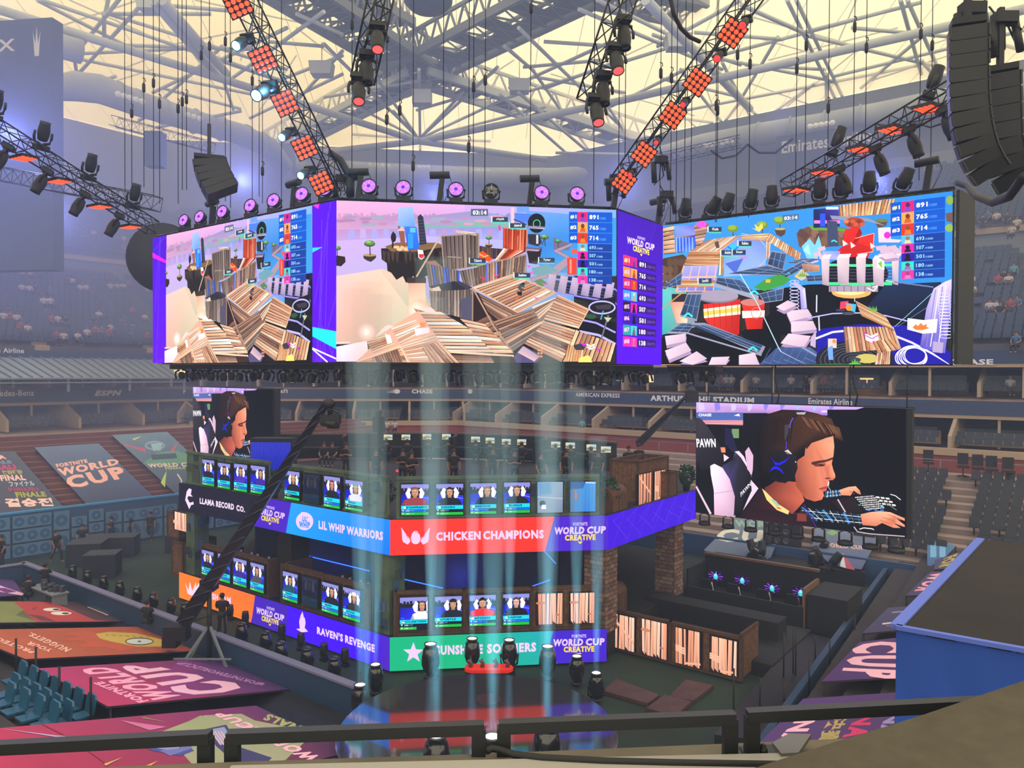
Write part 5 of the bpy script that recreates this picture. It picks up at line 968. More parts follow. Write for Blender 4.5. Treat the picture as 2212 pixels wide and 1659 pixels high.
# ---- player screens
def card(label, P, U, x0, x1, y0, y1, cr, nm, sk='d8a080', hair='4c3428', shirt='20242c', off=False, cap=None, px=.5, hs=1.0, health=1.0, shield=True, bgc='2020d8', wl=0):
    n = U.cross(Z); ua, ub = uc(x0, (y0+y1)/2, P, U, cr), uc(x1, (y0+y1)/2, P, U, cr)
    za, zb_ = hit(cr[0]+x0/cr[2], cr[1]+y1/cr[2], P, n).z, hit(cr[0]+x0/cr[2], cr[1]+y0/cr[2], P, n).z
    w, h = ub-ua, zb_-za; O = V(P.x, P.y, 0)+U*ua+Z*za+n*.02
    t = thing('player_screen', label, 'screen', tuple(O+U*w/2)); mb = MB(); mb.box(O+U*w/2+Z*h/2-n*.09, (w+.08, h+.08, .14), ax=[U, Z, n]); mb.build('bezel', 'black', t, True)
    p = Pic(O, U, Z, lambda x, y: (x*w, y*h)); D = (lambda c: mixc(c, '1a1c2c', .86)) if off else (lambda c: c)
    p.poly([(0, 0), (1, 0), (1, 1), (0, 1)], D('14161e')); p.poly([(0, .3), (1, .3), (1, .62), (0, .72)], [D(bgc), D('2828e8'), D('3038f0'), D(shade(bgc, .7))]); p.rect(0, .8, 1, 1, D('8c8cd8'))
    for i in range(9): p.rect(i*.12, .68, i*.12+.09, .82+random.random()*.08, D('20202c'))
    p.line(.5, .62, 1, .52, .012, D('b0b8ff')); cx = px
    cv0 = p.conv; cl = lambda a: min(max(a, 0), 1); p.conv = lambda x, y: cv0(cl(cx+(x-cx)*1.4), cl(.33+(y-.33)*1.32))
    for s in (-1, 1): p.poly([(cx+s*.12, .48), (cx+s*.2, .5), (cx+s*.25, .62), (cx+s*.16, .76), (cx+s*.1, .7)], D('f0ecff'))
    p.poly([(cx-.1, .5), (cx-.09, .74), (cx+.09, .74), (cx+.1, .5)], D('24242c'))
    p.poly([(cx-.33*hs, .32), (cx-.27*hs, .44), (cx-.1, .51), (cx+.1, .51), (cx+.27*hs, .44), (cx+.33*hs, .32)], D(shirt)); p.poly([(cx-.05, .5), (cx+.05, .5), (cx+.045, .6), (cx-.045, .6)], D(shade(sk, .75)))
    p.oval(cx, .655, .098*hs, .115*hs, D(hair), 14); p.poly([(cx-.075*hs, .69), (cx-.07*hs, .58), (cx-.03, .535), (cx+.03, .535), (cx+.07*hs, .58), (cx+.075*hs, .69), (cx, .715)], [D(sk), D(shade(sk, .85)), D(shade(sk, .8)), D(shade(sk, .9)), D(sk), D(sk), D(shade(sk, 1.1))])
    p.line(cx-.055, .655, cx-.015, .655, .012, D('30201c')); p.line(cx+.015, .655, cx+.055, .655, .012, D('30201c')); p.line(cx-.025, .575, cx+.025, .575, .01, D('8c4840')); p.line(cx, .64, cx, .605, .014, D(shade(sk, .8)))
    for s in (-1, 1): p.oval(cx+s*.098*hs, .64, .022, .045, D('18181c'), 8)
    if cap: p.poly([(cx-.1, .69), (cx-.09, .76), (cx, .79), (cx+.09, .76), (cx+.1, .69)], D(cap))
    for s in (-1, 1): p.poly([(cx+s*.27*hs, .44), (cx+s*.33*hs, .32), (cx+s*.22*hs, .32)], D(shade(shirt, .7)))
    p.conv = cv0; p.text(chr(9671), .03, .35, .09, .39, D('60a0ff'), .02); p.text('1%d' % (len(nm) % 9), .1, .35, .16, .385, D('60a0ff'), .03)
    p.rect(0, 0, 1, .31, D('10182c')); p.rect(0, .185, 1, .31, D('18d4e4')); p.oval(.12, .248, .05, .035, D(random.choice(['e83c3c', 'f0d040', 'f8f8f8', '2040c0'])), 10); p.oval(.12, .235, .045, .018, D('f0f0f0'), 8)
    p.text(nm, .19, .215, min(.95, .19+.085*len(nm)), .285, D('0c2c64'), .06)
    if shield: p.rect(0, .095, wl or (.7 if shield == 2 else 1), .175, D('1c64e0'))
    p.rect(0, .0, health, .085, D('18b83c'))
    for yy in (.025, .12): p.text('100', .17, yy, .3, yy+.045, D('d0f0e0'), .04); p.text('|100', .32, yy, .47, yy+.045, D('90d0b0' if yy < .1 else '80b0f0'), .01); p.poly([(.07, yy), (.11, yy+.05), (.03, yy+.05)], D('e8f8f0'))
    p.build('picture', 'small_screen', t); return t
for a in [
 ('player in a dark red shirt', UF, 100, 325, 100, 350, CFt, 'RYANFRANTA', dict(shirt='9c4048', hair='8c5840', hs=1.1, wl=.9)), ('player with glasses in black', UF, 385, 605, 97, 348, CFt, 'KERORO', dict(hair='2c2420', shield=False)),
 ('blond player leaning right in black', UF, 663, 875, 92, 340, CFt, 'BENTZOR', dict(px=.65, hair='8c6c50', shield=2)), ('player in black looking down', UF, 938, 1148, 85, 332, CFt, 'RUBIUS', dict(hair='5c4838')),
 ('player in white low at the right', UF, 90, 315, 1022, 1285, CFt, 'STUART0000', dict(px=.8, shirt='f0f0f8', hair='5c4840', shield=False, health=.6, hs=.9)), ('player in a dark cap', UF, 375, 592, 1015, 1262, CFt, '4TURTLE', dict(px=.68, cap='202428', shield=False)),
 ('player in a bright red shirt', UF, 655, 870, 1005, 1252, CFt, 'ATCHIIN', dict(shirt='f03038', hair='14141a', hs=1.2, shield=2)), ('player with cat-ear headset in a black top', UF, 930, 1143, 995, 1245, CFt, 'DANYAN', dict(hair='4c3c48', shirt='181820', sk='e8b8a8')),
 ('bearded player in black', UL, 200, 305, 50, 275, CLt, 'CABOOSE', dict(hair='2c2420')), ('dark haired player seated low', UL, 338, 448, 80, 300, CLt, 'GLENJI', dict(hair='3c2c24', px=.55)),
 ('long faced player in violet', UL, 484, 600, 88, 325, CLt, 'SUEZHOO', dict(shirt='4c30b0')), ('player in violet beside the crane', UL, 633, 760, 103, 345, CLt, 'VANQUISH', dict(shirt='40289c', px=.7)),
 ('blond player in black', UL, 937, 1068, 150, 400, CLt, 'CALDWELL', dict(hair='b89868', shield=False, px=.6)), ('switched-off screen', UL, 1110, 1245, 180, 430, CLt, 'FAZE', dict(off=True)),
 ('player standing forward in black', UL, 1290, 1432, 198, 470, CLt, 'TACO', dict(hair='6c4030', sk='e09080')), ('player with green and red hair', UL, 1480, 1635, 232, 495, CLt, 'NINJA', dict(hair='48b8a0', shirt='e0e0f0', px=.6, shield=False)),
 ('screen half hidden by the crane base', UL, 195, 300, 858, 1075, CLt, 'PARKER', dict()), ('screen crossed by the crane arm', UL, 340, 447, 892, 1130, CLt, 'CIZZORZ', dict()),
 ('player in violet with headset', UL, 477, 595, 930, 1165, CLt, 'TYLER', dict(shirt='3c2c90')), ('player in grey shirt', UL, 630, 750, 972, 1215, CLt, 'RISSY', dict(shirt='505058')),
 ('bearded player in teal', UL, 920, 1053, 1050, 1300, CLt, 'CRAPPY', dict(shirt='205068', hair='241c1c')), ('switched-off lower screen', UL, 1093, 1228, 1095, 1345, CLt, 'ZAND', dict(off=True)),
 ('player with white headphones in black', UL, 1272, 1418, 1145, 1405, CLt, 'MAGMA', dict(px=.6)), ('player in a white cap', UL, 1460, 1612, 1192, 1465, CLt, 'GOTAGA', dict(cap='e8e0e8', px=.65, shirt='303038'))]:
    lb = a[0]; card('%s screen, %s' % (('upper' if a[4+0] < 600 else 'lower'), lb) if lb.startswith('player') or True else lb, Pc, a[1], *a[2:6], a[6], a[7], **a[8])
def slatwin(label, P, U, x0, x1, y0, y1, cr, seed=1, blue=False, n_=7):
    n = U.cross(Z); ua, ub = uc(x0, (y0+y1)/2, P, U, cr), uc(x1, (y0+y1)/2, P, U, cr); za, zb_ = hit(cr[0]+x0/cr[2], cr[1]+y1/cr[2], P, n).z, hit(cr[0]+x0/cr[2], cr[1]+y0/cr[2], P, n).z
    w, h = ub-ua, zb_-za; O = V(P.x, P.y, 0)+U*ua+Z*za+n*.03; t = thing('lit_panel', label, 'screen', tuple(O+U*w/2)); MB().box(O+U*w/2+Z*h/2-n*.08, (w+.06, h+.06, .12), ax=[U, Z, n]).build('bezel', 'black', t, True)
    st = random.getstate(); random.seed(seed); p = Pic(O, U, Z, lambda x, y: (x*w, y*h)); p.rect(0, 0, 1, 1, '2c1c20' if not blue else '7c94a8')
    if blue == 1:
        p.poly([(0, 0), (1, 0), (1, 1), (0, 1)], ['8890a8', '7888a8', '90a8c0', '6c98c8']); p.poly([(.1, .6), (.55, .62), (.5, .98), (.05, .95)], '5c90c0'); p.line(0, .52, 1, .45, .03, 'b8c0c8'); p.oval(.2, .3, .12, .1, '202830', 10); p.poly([(.15, .12), (.35, .12), (.33, .26), (.17, .26)], 'e8ecf0')
    elif blue == 2:
        p.poly([(0, 0), (1, 0), (1, 1), (0, 1)], ['3878c0', '3c88d8', '4c98e0', '3c88d0']); p.poly([(0, .75), (.5, .78), (.6, 1), (0, 1)], '2c5898'); [p.line(.03+i*.05, 0, .06+i*.05, .8, .02, '6c6058') for i in range(3)]; p.poly([(.18, .4), (.28, .45), (.22, .7), (.16, .75)], 'b87050'); p.line(.6, .97, 1, .95, .03, 'd8e8f8'); [p.line(.3+i*.14, 0, .33+i*.14, .9, .008, '2c68a8') for i in range(5)]
    else:
        x = 0
        while x < .96:
            g = random.choice([.01, .02, .07, .02]); wd = .07+random.random()*.09; c = random.choice(['f8b89c', 'f0a888', 'e89878', 'ffc8b0', 'dc8c6c']); j = random.uniform(-.03, .03)
            x += g; p.poly([(x, random.choice([0, .0, .1])), (min(1, x+wd), 0), (min(1, x+wd+j), 1), (max(0, x+j), 1)], [c, shade(c, .8), c, shade(c, 1.1)]); p.line(x+wd*.5, .1, x+wd*.5+j, .9, .006, shade(c, .7)); x += wd
        if seed % 3 == 0: p.poly([(0, .9), (.02, .98), (1, .3), (1, .2)], ['f0a890', 'e8a080', 'f0b090', 'd89070'])
        if seed % 3 == 1: [p.line(0, .38+k*.06, .4, .3+k*.07, .05, 'f8b898') for k in range(3)]; p.line(.4, .05, 1, .12, .06, 'f0a888')
        if seed % 3 == 2: p.oval(.15, .7, .2, .05, 'c87c5c', 10); p.oval(.8, .3, .08, .03, 'b8704c', 8)
    p.build('picture', 'small_screen', t); random.setstate(st)
slatwin('lit grey metal panel right of the four upper player screens', Pc, UF, 1210, 1415, 80, 330, CFt, 1, 1); slatwin('lit blue metal panel at the right end of the upper parapet', Pc, UF, 1478, 1682, 78, 322, CFt, 1, 2)
slatwin('lit wooden slat panel right of the lower player screens', Pc, UF, 1205, 1412, 990, 1240, CFt, 5); slatwin('lit wooden slat panel at the right end of the lower parapet', Pc, UF, 1478, 1672, 985, 1232, CFt, 8)
# ---- columns, inner walls and blue light lines
def column(label, p, w, z0, z1, kind, rz=0):
    t = thing('column', label, 'column', (p.x, p.y, z0), rz); q = MB(); q.box((0, 0, (z1-z0)/2), (w, w, z1-z0)); q.build('shaft', {'metal': 'panel_green', 'brick': mat('mortar', '4a3c38', .9), 'black': 'dark'}[kind], t)
    g = MB()
    if kind == 'brick':
        z = .02; r = 0
        while z < z1-z0-.1:
            for s, (ax, ay) in enumerate(((1, 0), (0, 1), (-1, 0), (0, -1))):
                x = -w/2+(-.12 if r % 2 else 0)
                while x < w/2:
                    a, b = max(x, -w/2), min(x+.3, w/2)
                    if b-a > .06:
                        c = V(ax*(w/2+.015), ay*(w/2+.015), z+.075)+V(-ay, ax, 0)*((a+b)/2); g.box(c, ((b-a)*.92, .06, .13), math.degrees(math.atan2(ax, -ay)), random.choice(['6c5048', '7c5c50', '5c443e', '80685c', '64524c']))
                    x += .31
            z += .165; r += 1
        g.build('bricks', 'print', t)
    elif kind == 'metal':
        for i in range(int((z1-z0)*7)):
            s = random.randrange(4); A_ = pol(s*90); B_ = pol(s*90+90); u = random.uniform(-w/2, w/4); z = random.uniform(0, z1-z0-.5); g.prism([A_*(w/2+.01)+B_*u+Z*z, A_*(w/2+.01)+B_*min(w/2, u+.3)+Z*z, A_*(w/2+.01)+B_*min(w/2, u+.28)+Z*(z+.4), A_*(w/2+.01)+B_*u+Z*(z+.35)], A_*.012, random.choice(['5c7c68', '44618c', '3c4c44', '2c3c60', '4a5a48', '28344c', '33493e', '2c5070']))
        g.build('patch_pattern', 'print', t)
    return t
def inn(P, U, u, d): return V(P.x, P.y, 0)+U*u-U.cross(Z)*d
column('patched metal column at the front left corner of the stage', inn(Pc, UL, -.55, .5), .75, z1t-.25, z2b+.24, 'metal', -37.5)
column('patched metal column at the far left end of the stage', inn(Pc, UL, uL+.7, .5), .7, z1t-.25, z2b+.24, 'metal', -37.5)
column('brick column at the front right corner of the stage', inn(Pr, US, .45, .55), .85, z1t-.25, z2b+.24, 'brick', 52.5)
column('brick column further back on the right side of the stage', inn(Pr, US, (P2-Pr).length-1.4, .6), .85, z1t-.25, z2b+.24, 'brick', 52.5)
column('black middle pillar between the two left bays', inn(Pc, UL, (uc(765, 1100, Pc, UL, CLt)+uc(888, 1150, Pc, UL, CLt))/2, 1.0), .9, z1t-.25, z2b+.24, 'black', -37.5)
mb = MB(); iw = mat('inner_blue', '0c1440', .7, emit='0a1050', es=.0)
ip = [inn(Pc, UL, uL+1.0, 3.4), inn(Pc, UL, -1.2, 3.4), inn(Pc, UF, 6.6, 3.4), inn(Pr, US, 3.0, 3.4)]
for a, b in zip(ip, ip[1:]): mb.prism([V(a.x, a.y, z1t-.25), V(b.x, b.y, z1t-.25), V(b.x, b.y, z2b+.24), V(a.x, a.y, z2b+.24)], (b-a).cross(Z).normalized()*.1)
o = centre(mb.build('stage_inner_screen_wall', 'inner_blue')); tag(o, 'dark blue inner wall behind the lower player desks', 'partition')
def ledline(label, P, U, d, x0, y0, x1, y1, cr):
    n = U.cross(Z); Pd = P-n*d; a = hit(cr[0]+x0/cr[2], cr[1]+y0/cr[2], Pd, n); b = hit(cr[0]+x1/cr[2], cr[1]+y1/cr[2], Pd, n)
    o = centre(MB().tube(a, b, .022, 6).build('led_strip', 'blue_led')); tag(o, label, 'LED strip')
ledline("blue light line above the desks behind the violet bird banner", Pc, UL, 3.2, 1010, 885, 1690, 1050, CLt); ledline('blue light line in the left half of the front lower bay', Pc, UF, 3.1, 50, 855, 440, 945, CFt)
ledline('short blue light line right of the long one in the front bay', Pc, UF, 3.1, 480, 960, 535, 970, CFt); ledline('blue light line rising to the right in the front lower bay', Pc, UF, 3.1, 1165, 930, 1312, 878, CFt); ledline('blue light line falling under the red banner', Pc, UF, 3.1, 1270, 648, 1360, 745, CFt)
for px, py, pw in ((600, 1230, 40), (1000, 1260, 60), (700, 1290, 30)):
    L_ = bpy.data.lights.new('blue_wash', 'POINT'); L_.energy = 60; L_.color = (.08, .12, 1); L_.shadow_soft_size = .3; lo = bpy.data.objects.new('blue_wash', L_); COL.objects.link(lo); p_ = at(px, py, 29.0 if px > 900 else 31.5); lo.location = p_
# desks chairs behind lower parapets
ch = thing('gaming_chair', 'x', 'chair', (0, 0, 0)); MB().prism([V(-.25, 0, .5), V(.25, 0, .5), V(.29, .05, .95), V(.2, .1, 1.3), V(-.2, .1, 1.3), V(-.29, .05, .95)], V(0, .1, 0)).build('backrest', 'black', ch)
mb = MB(); [MB().prism([V(s*.3, -.06, .75), V(s*.22, -.06, .75), V(s*.17, 0, 1.15), V(s*.24, 0, 1.2)], V(0, .1, 0)).build('side_wing', mat('chair_white', 'd8d4e0', .5), ch) for s in (-1, 1)]; MB().box((0, -.25, .47), (.5, .5, .1)).build('seat', 'black', ch)
mb = MB(); mb.tube(V(0, -.2, .1), V(0, -.2, .45), .04); [mb.bar(V(0, -.2, .08), V(0, -.2, .05)+pol(72*k)*.32, .05) for k in range(5)]; mb.build('base', 'black_metal', ch)
fl = []
def chairs(P, U, us, d, z, lab, rz):
    for i, u in enumerate(us): q = inn(P, U, u, d); placed(ch, fl, loc=(q.x, q.y, z), rz=rz, label=lab, group=lab)
zd1, zd2 = z1t-.25, z2t-.12
chairs(Pc, UF, [1.0, 2.15, 3.3, 4.4], 1.9, zd1, 'black and white gaming chair behind the front lower player screens', 7.5)
chairs(Pc, UL, [-4.6, -3.5, -2.5, -1.6], 1.9, zd1, "gaming chair behind the lower screens above the violet bird banner", -37.5)
chairs(Pc, UL, [-12.2, -10.9, -9.6, -8.4], 1.9, zd1, 'gaming chair behind the lower screens above the orange banner', -37.5)
# ---- greenery, chests, crates on the stage
def bush(label, p, r, h):
    t = thing('potted_bush', label, 'plant', (p.x, p.y, p.z)); mb = MB(); mb.lathe([(r*.35, 0), (r*.45, .3), (r*.4, .3)], n=10); mb.build('pot', 'dark', t); mb = MB(); rn = random.Random(int(p.x*100))
    for i in range(330):
        a = rn.random()*6.28; zf = rn.random(); rr = r*math.sqrt(max(0, 1-(zf*2-1)**2)*.8+.15)*(.55+.45*rn.random()); c = V(rr*math.cos(a), rr*math.sin(a), .3+zf*(h-.3)); s = .05+.05*rn.random(); u = V(rn.uniform(-1, 1), rn.uniform(-1, 1), rn.uniform(-.6, 1)).normalized(); w = u.cross(V(rn.random(), 1, .3)).normalized()
        mb.add([c-u*s, c+w*s*.5, c+u*s, c-w*s*.5], [(0, 1, 2, 3)])
    mb.build('foliage', 'leaf', t)
for lb, px, py0, r, h, P, U, d in [('bush at the left end of the upper floor above the black banner', 425, 1030, .45, 1.3, Pc, UL, .6), ('bush in the gap between the two upper left parapets', 590, 1050, .5, 1.2, Pc, UL, .5), ('large bush at the front left corner of the upper floor', 822, 1080, .6, 1.5, Pc, UL, .5), ('bush right of the lit blue metal panel on the upper floor', 1312, 1090, .5, 1.35, Pr, US, .6), ('bush at the right end of the violet banner', 1483, 1030, .4, 1.2, Pr, US, .5)]:
    q = hit(px, py0, P-U.cross(Z)*d, U.cross(Z)); bush(lb, V(q.x, q.y, zd2), r, h)
def chest(label, p, rz, s=1):
    t = thing('treasure_chest', label, 'chest', tuple(p), rz); wd = mat('chest_wood', '5c3c2c', .7, noise=(5, .4))
    MB().box((0, 0, .3*s), (1.0*s, .6*s, .6*s)).build('body', wd, t); mb = MB(); mb.prism([V(-.5*s, -.31*s+.0, .6*s)]+[V(-.5*s, -.31*s*math.cos(R(a)), .6*s+.28*s*math.sin(R(a))) for a in range(20, 180, 20)]+[V(-.5*s, .31*s, .6*s)], V(1.0*s, 0, 0)); mb.build('lid', wd, t)
    mb = MB(); [mb.box((x*s, 0, .3*s), (.08*s, .64*s, .64*s)) for x in (-.42, 0, .42)]; mb.build('iron_band', mat('brass_dark', '6c5838', .5, .5), t)
q = inn(Pr, US, ux(1348, Pr, US), .55); chest('wooden chest on the upper floor left of the lit crate', V(q.x, q.y, zd2), 52.5, 1.15)
q = inn(Pr, US, 2.5, 1.3); chest('wooden chest between the brick columns on the lower floor', V(q.x, q.y, zd1), 52.5, 1.25)
def crate(label, q, rz, w, d, h, side='wood', nm='timber_crate'):
    t = thing(nm, label, 'crate', tuple(q), rz); f = MB()
    for x in (-w/2, w/2):
        for y in (-d/2, d/2): f.box((x, y, h/2), (.1, .1, h))
    for z in (.06, h-.05):
        for y in (-d/2, d/2): f.box((0, y, z), (w, .1, .1))
        for x in (-w/2, w/2): f.box((x, 0, z), (.1, d, .1))
    f.build('frame', 'wood_dark', t); g = MB()
    for y in (-d/2, d/2):
        x = -w/2+.02
        while x < w/2-.05: ww = .1+random.random()*.08; g.box((min(x+ww/2, w/2), y, h/2), (ww*.92, .05, h-.1)); x += ww
    for xx in (-w/2, w/2):
        y = -d/2+.02
        while y < d/2-.05: ww = .1+random.random()*.08; g.box((xx, min(y+ww/2, d/2), h/2), (.05, ww*.92, h-.1)); y += ww
    g.build('planking', 'wood', t); return t
# crate booth on the upper right
qc = hit(1388, 1095, Pr-US.cross(Z)*0, nS)
U8 = pol(7.5)
k0 = at(1377, 1095, 30.2); k0 = V(k0.x, k0.y, zd2); k1x = (hit(1441, 1060, k0, nS)-k0).dot(US)
ctr_ = k0+US*k1x/2-nS*.6; crate('tall wooden crate with two lit slat windows on the upper floor', V(ctr_.x, ctr_.y, zd2), 52.5, abs(k1x), 1.2, 1.75)
slatwin('left lit slat window of the crate on the upper floor', k0+nS*.06, US, 1655, 1730, 360, 545, CRt, 6); slatwin('right lit slat window of the crate on the upper floor', k0+nS*.06, US, 1752, 1815, 340, 520, CRt, 4)
q = inn(Pr, US, ux(1457, Pr, US), .5); crate('small blue-grey boarded crate right of the lit crate', V(q.x, q.y, zd2), 52.5, .75, .7, 1.15)
q = inn(Pr, US, ux(1480, Pr, US), 2.4); crate('brown crate behind the blue-grey one at the right end of the upper floor', V(q.x, q.y, zd2), 52.5, 1.3, 1.0, 1.5)
q = Pc+UL*(uL-.3)-nL*.9; crate('slatted wooden crate at the far left end of the lower floor', V(q.x, q.y, zd1), -37.5, .9, 1.6, 1.6); crate('hanging slatted crate with a lit window left of the black banner', V(q.x-.5, q.y+.5, z2b-1.5), -37.5, 1.0, 1.4, 1.25)
kk = V(q.x-.5, q.y+.5, 0)+nL*.74; slatwin('lit slat window of the crate left of the black banner', V(kk.x, kk.y, 0)-UL*.45, UL, 0, 1, 0, 1, (376, 1104, 1/38.), 7)
# ---- far rim of the stage: dark booths with small monitors
rim_pts = [(600, 938, 45.5), (745, 935, 46.2), (985, 936, 46.5), (1180, 944, 44.8), (1335, 958, 41.5)]
for i, (a, b) in enumerate(zip(rim_pts, rim_pts[1:])):
    p0 = at(a[0]+4, a[1], a[2]); p1 = at(b[0]-4, b[1], b[2]); t = thing('booth', ['far left dark player booth on the stage rim', 'dark player booth behind the first light beams on the stage rim', 'dark booth in the middle of the far stage rim', 'dark booth at the right of the far stage rim'][i], 'booth', tuple(V(*((p0+p1)/2)[:2], zd2)))
    h = p0.z-zd2; d = (p1-p0); d.z = 0; L_ = d.length; d.normalize(); nn = d.cross(Z); c = (p0+p1)/2
    MB().box(V(c.x, c.y, zd2+h/2), (L_, h, .12), ax=[d, Z, nn]).build('back_wall', 'darkroom', t, True); MB().box(V(c.x, c.y, zd2+h), (L_, .1, .22), ax=[d, Z, nn]).build('top_rail', mat('rim_wood', '5c5448', .8), t, True)
    for s in (-1, 1): MB().box(V(c.x, c.y, zd2+h*.45)+d*(s*L_/2)+nn*.7, (.1, h*.9, 1.3), ax=[d, Z, nn]).build('side_wall', 'darkroom', t, True)
    MB().box(V(c.x, c.y, zd2+.72)+nn*.7, (L_*.95, .05, .8), ax=[d, Z, nn]).build('desk', 'darkroom', t, True)
mon = thing('monitor', 'x', 'monitor', (0, 0, 0)); MB().box((0, 0, .32), (.56, .05, .36)).build('bezel', 'black', mon); p = Pic((-.26, -.03, .16), (1, 0, 0), Z, lambda x, y: (x*.52, y*.32)); p.poly([(0, 0), (1, 0), (1, 1), (0, 1)], ['c8b060', 'd8c898', 'a8c8e8', 'e8d8a8']); p.poly([(0, .4), (.4, .7), (1, .5), (1, .3), (0, .2)], '7c8c70'); p.rect(.1, .1, .4, .3, '484858'); p.build('picture', 'small_screen', mon); MB().box((0, .02, .08), (.06, .04, .16)).box((0, 0, .01), (.26, .18, .02)).build('stand', 'black', mon)
fm = []
for i, (x, y, dd) in enumerate([(110, 127, 45.6), (220, 127, 45.7), (350, 124, 45.8), (470, 124, 45.6), (650, 140, 45), (740, 147, 44.6), (840, 155, 44.4), (935, 157, 44), (1145, 172, 43), (1235, 178, 42.4), (1365, 190, 41), (1455, 203, 40)]):
    q = at(800+x/2.86, 900+y/2.86, dd); placed(mon, fm, loc=(q.x, q.y, q.z-.32), rz=-math.degrees(math.atan2(q.x, q.y))*.3, label='small lit monitor in the dark booths along the far stage rim', group='monitors on the far rim')
# small far-left blue lit desk
q = at(585, 990, 40); t = thing('blue_curtain_box', 'box with a blue lit pleated front behind the upper left parapet', 'box', (q.x, q.y, zd2)); MB().box((0, .5, .85), (2.2, 1, 1.7)).build('body', 'darkroom', t)
mb = MB(); [mb.tube(V(-1.0+i*.1, -.02, .02), V(-1.0+i*.1, -.02, 1.5), .05, 6) for i in range(21)]; mb.build('pleats', mat('blue_pleat', '1420a0', .6, emit='1428e0', es=.5, es_sampling='NONE'), t)
# ---- right-hand lower booths
kb = gz(1601, 1469, .1); UB = -UL; Lb = (kb-gz(1312, 1395, .1)).length
t0 = kb-UL*Lb; hb = hit(1601, 1375, kb, nL).z
parapet('wooden crate wall with four lit slat windows right of the stage', t0, UL, 0, Lb, .05, hb, 'wood', back=.0)
e = MB(); c = kb-nL*.75+Z*(hb/2); t = thing('parapet', 'plank end wall of the lit crate row', 'parapet', tuple(c-Z*hb/2)); e = MB()
for i in range(11): e.box(c-nL*(-.75+i*.14)*-1+UL*0, (.05, hb-.1, .12), ax=[UL, Z, nL])
e.build('planking', 'wood', t, True); MB().box(c+Z*(hb/2-.03), (.1, .1, 1.6), ax=[UL, Z, nL]).build('frame', 'wood_dark', t, True)
C7 = (1300, 1150, 2.4254)
for i, (x0, x1, y0, y1) in enumerate([(48, 172, 420, 595), (212, 342, 450, 635), (388, 520, 495, 680), (567, 708, 540, 722)]):
    slatwin(['first', 'second', 'third', 'fourth'][i]+' lit slat window from the left in the wooden wall right of the stage', t0+nL*.1, UL, x0, x1, y0, y1, C7, [3, 8, 10, 13][i])
c = (t0+kb)/2-nL*3.2; o = MB().box(V(c.x, c.y, .25), (Lb+1.5, 4.6, .5), rz=-37.5).build('stage_deck', 'court_dark'); tag(centre(o), 'low black platform behind the lit wooden wall on the right', 'stage deck')
o = MB().box(V(c.x, c.y, .85)-nL*.6, (Lb+.3, 1.0, .7), rz=-37.5).build('black_desk', 'dark'); tag(centre(o), 'long black desk behind the lit wooden wall', 'desk')
# player booth with four monitors
k1 = gz(1735, 1368, .1); k2 = k1-UL*((k1-gz(1504, 1307, .1)).length); Lk = (k1-k2).length; cc = (k1+k2)/2
t = thing('booth', 'open black booth with four glowing monitors on the right of the court', 'booth', tuple(cc))
MB().box(V(cc.x, cc.y, .6), (Lk, .1, 1.1), rz=-37.5).build('front_wall', 'darkroom', t, True); bk = cc-nL*2.0
MB().box(V(bk.x, bk.y, 1.15), (Lk, .1, 2.1), rz=-37.5).build('back_wall', 'darkroom', t, True); MB().box(V(bk.x, bk.y, 2.22), (Lk+.1, .2, .1), rz=-37.5).build('top_rail', mat('rim_wood2', '6c5040', .8), t, True)
for s, nm in ((-1, 'rim_wood2'), (1, 'rim_wood2')):
    q = cc+UL*(s*Lk/2)-nL*1.0; MB().box(V(q.x, q.y, 1.0), (.1, 2.0, 1.8), rz=-37.5).build('side_wall', nm if s > 0 else 'darkroom', t, True)
MB().box(V(*(cc-nL*1.3)[:2], .8), (Lk*.95, .9, .06), rz=-37.5).build('desk', 'dark', t, True)
q = k1+UL*.9-nL*1.2; o = centre(MB().box(V(q.x, q.y, .85), (1.5, 2.4, 1.7), rz=-37.5).build('black_case', 'darkroom')); tag(o, 'black case at the right end of the booth with four monitors', 'case')
for i, (x, y) in enumerate([(598, 228), (737, 250), (893, 290), (1043, 315)]):
    px, py = 1300+x/2.4254, 1150+y/2.4254; q = hit(px, py, cc-nL*1.5, nL); t = thing('monitor', ['leftmost', 'second', 'third', 'rightmost'][i]+' purple and cyan monitor in the open booth', 'monitor', tuple(q-Z*.3))
    MB().box(q, (.72, .04, .44), rz=-37.5).build('bezel', 'black', t, True); p = Pic(q+nL*.03-UL*.34-Z*.2, UL, Z, lambda x, y: (x*.68, y*.4)); p.rect(0, 0, 1, 1, '180828'); [p.poly([(.5, .5), (.5+.5*math.cos(a*.7), .5+.5*math.sin(a*.7)), (.5+.5*math.cos(a*.7+.2), .5+.5*math.sin(a*.7+.2))], random.choice(['7028c0', 'a050e8', '40187c'])) for a in range(9)]; p.oval(.5, .42, .16, .3, '40c8d0', 10); p.oval(.5, .62, .1, .18, '80f0e8', 10); p.build('picture', 'small_screen', t)
    MB().bar(q-Z*.22, q-Z*.5, .05).build('stand', 'black', t, True)
    w_ = cc-nL*.75+UL*((q-cc).dot(UL)-.1); c2 = dup(ch, loc=(w_.x, w_.y, .1), rz=142.5, label='black gaming chair in the open booth, one of four', group='chairs in the open booth')
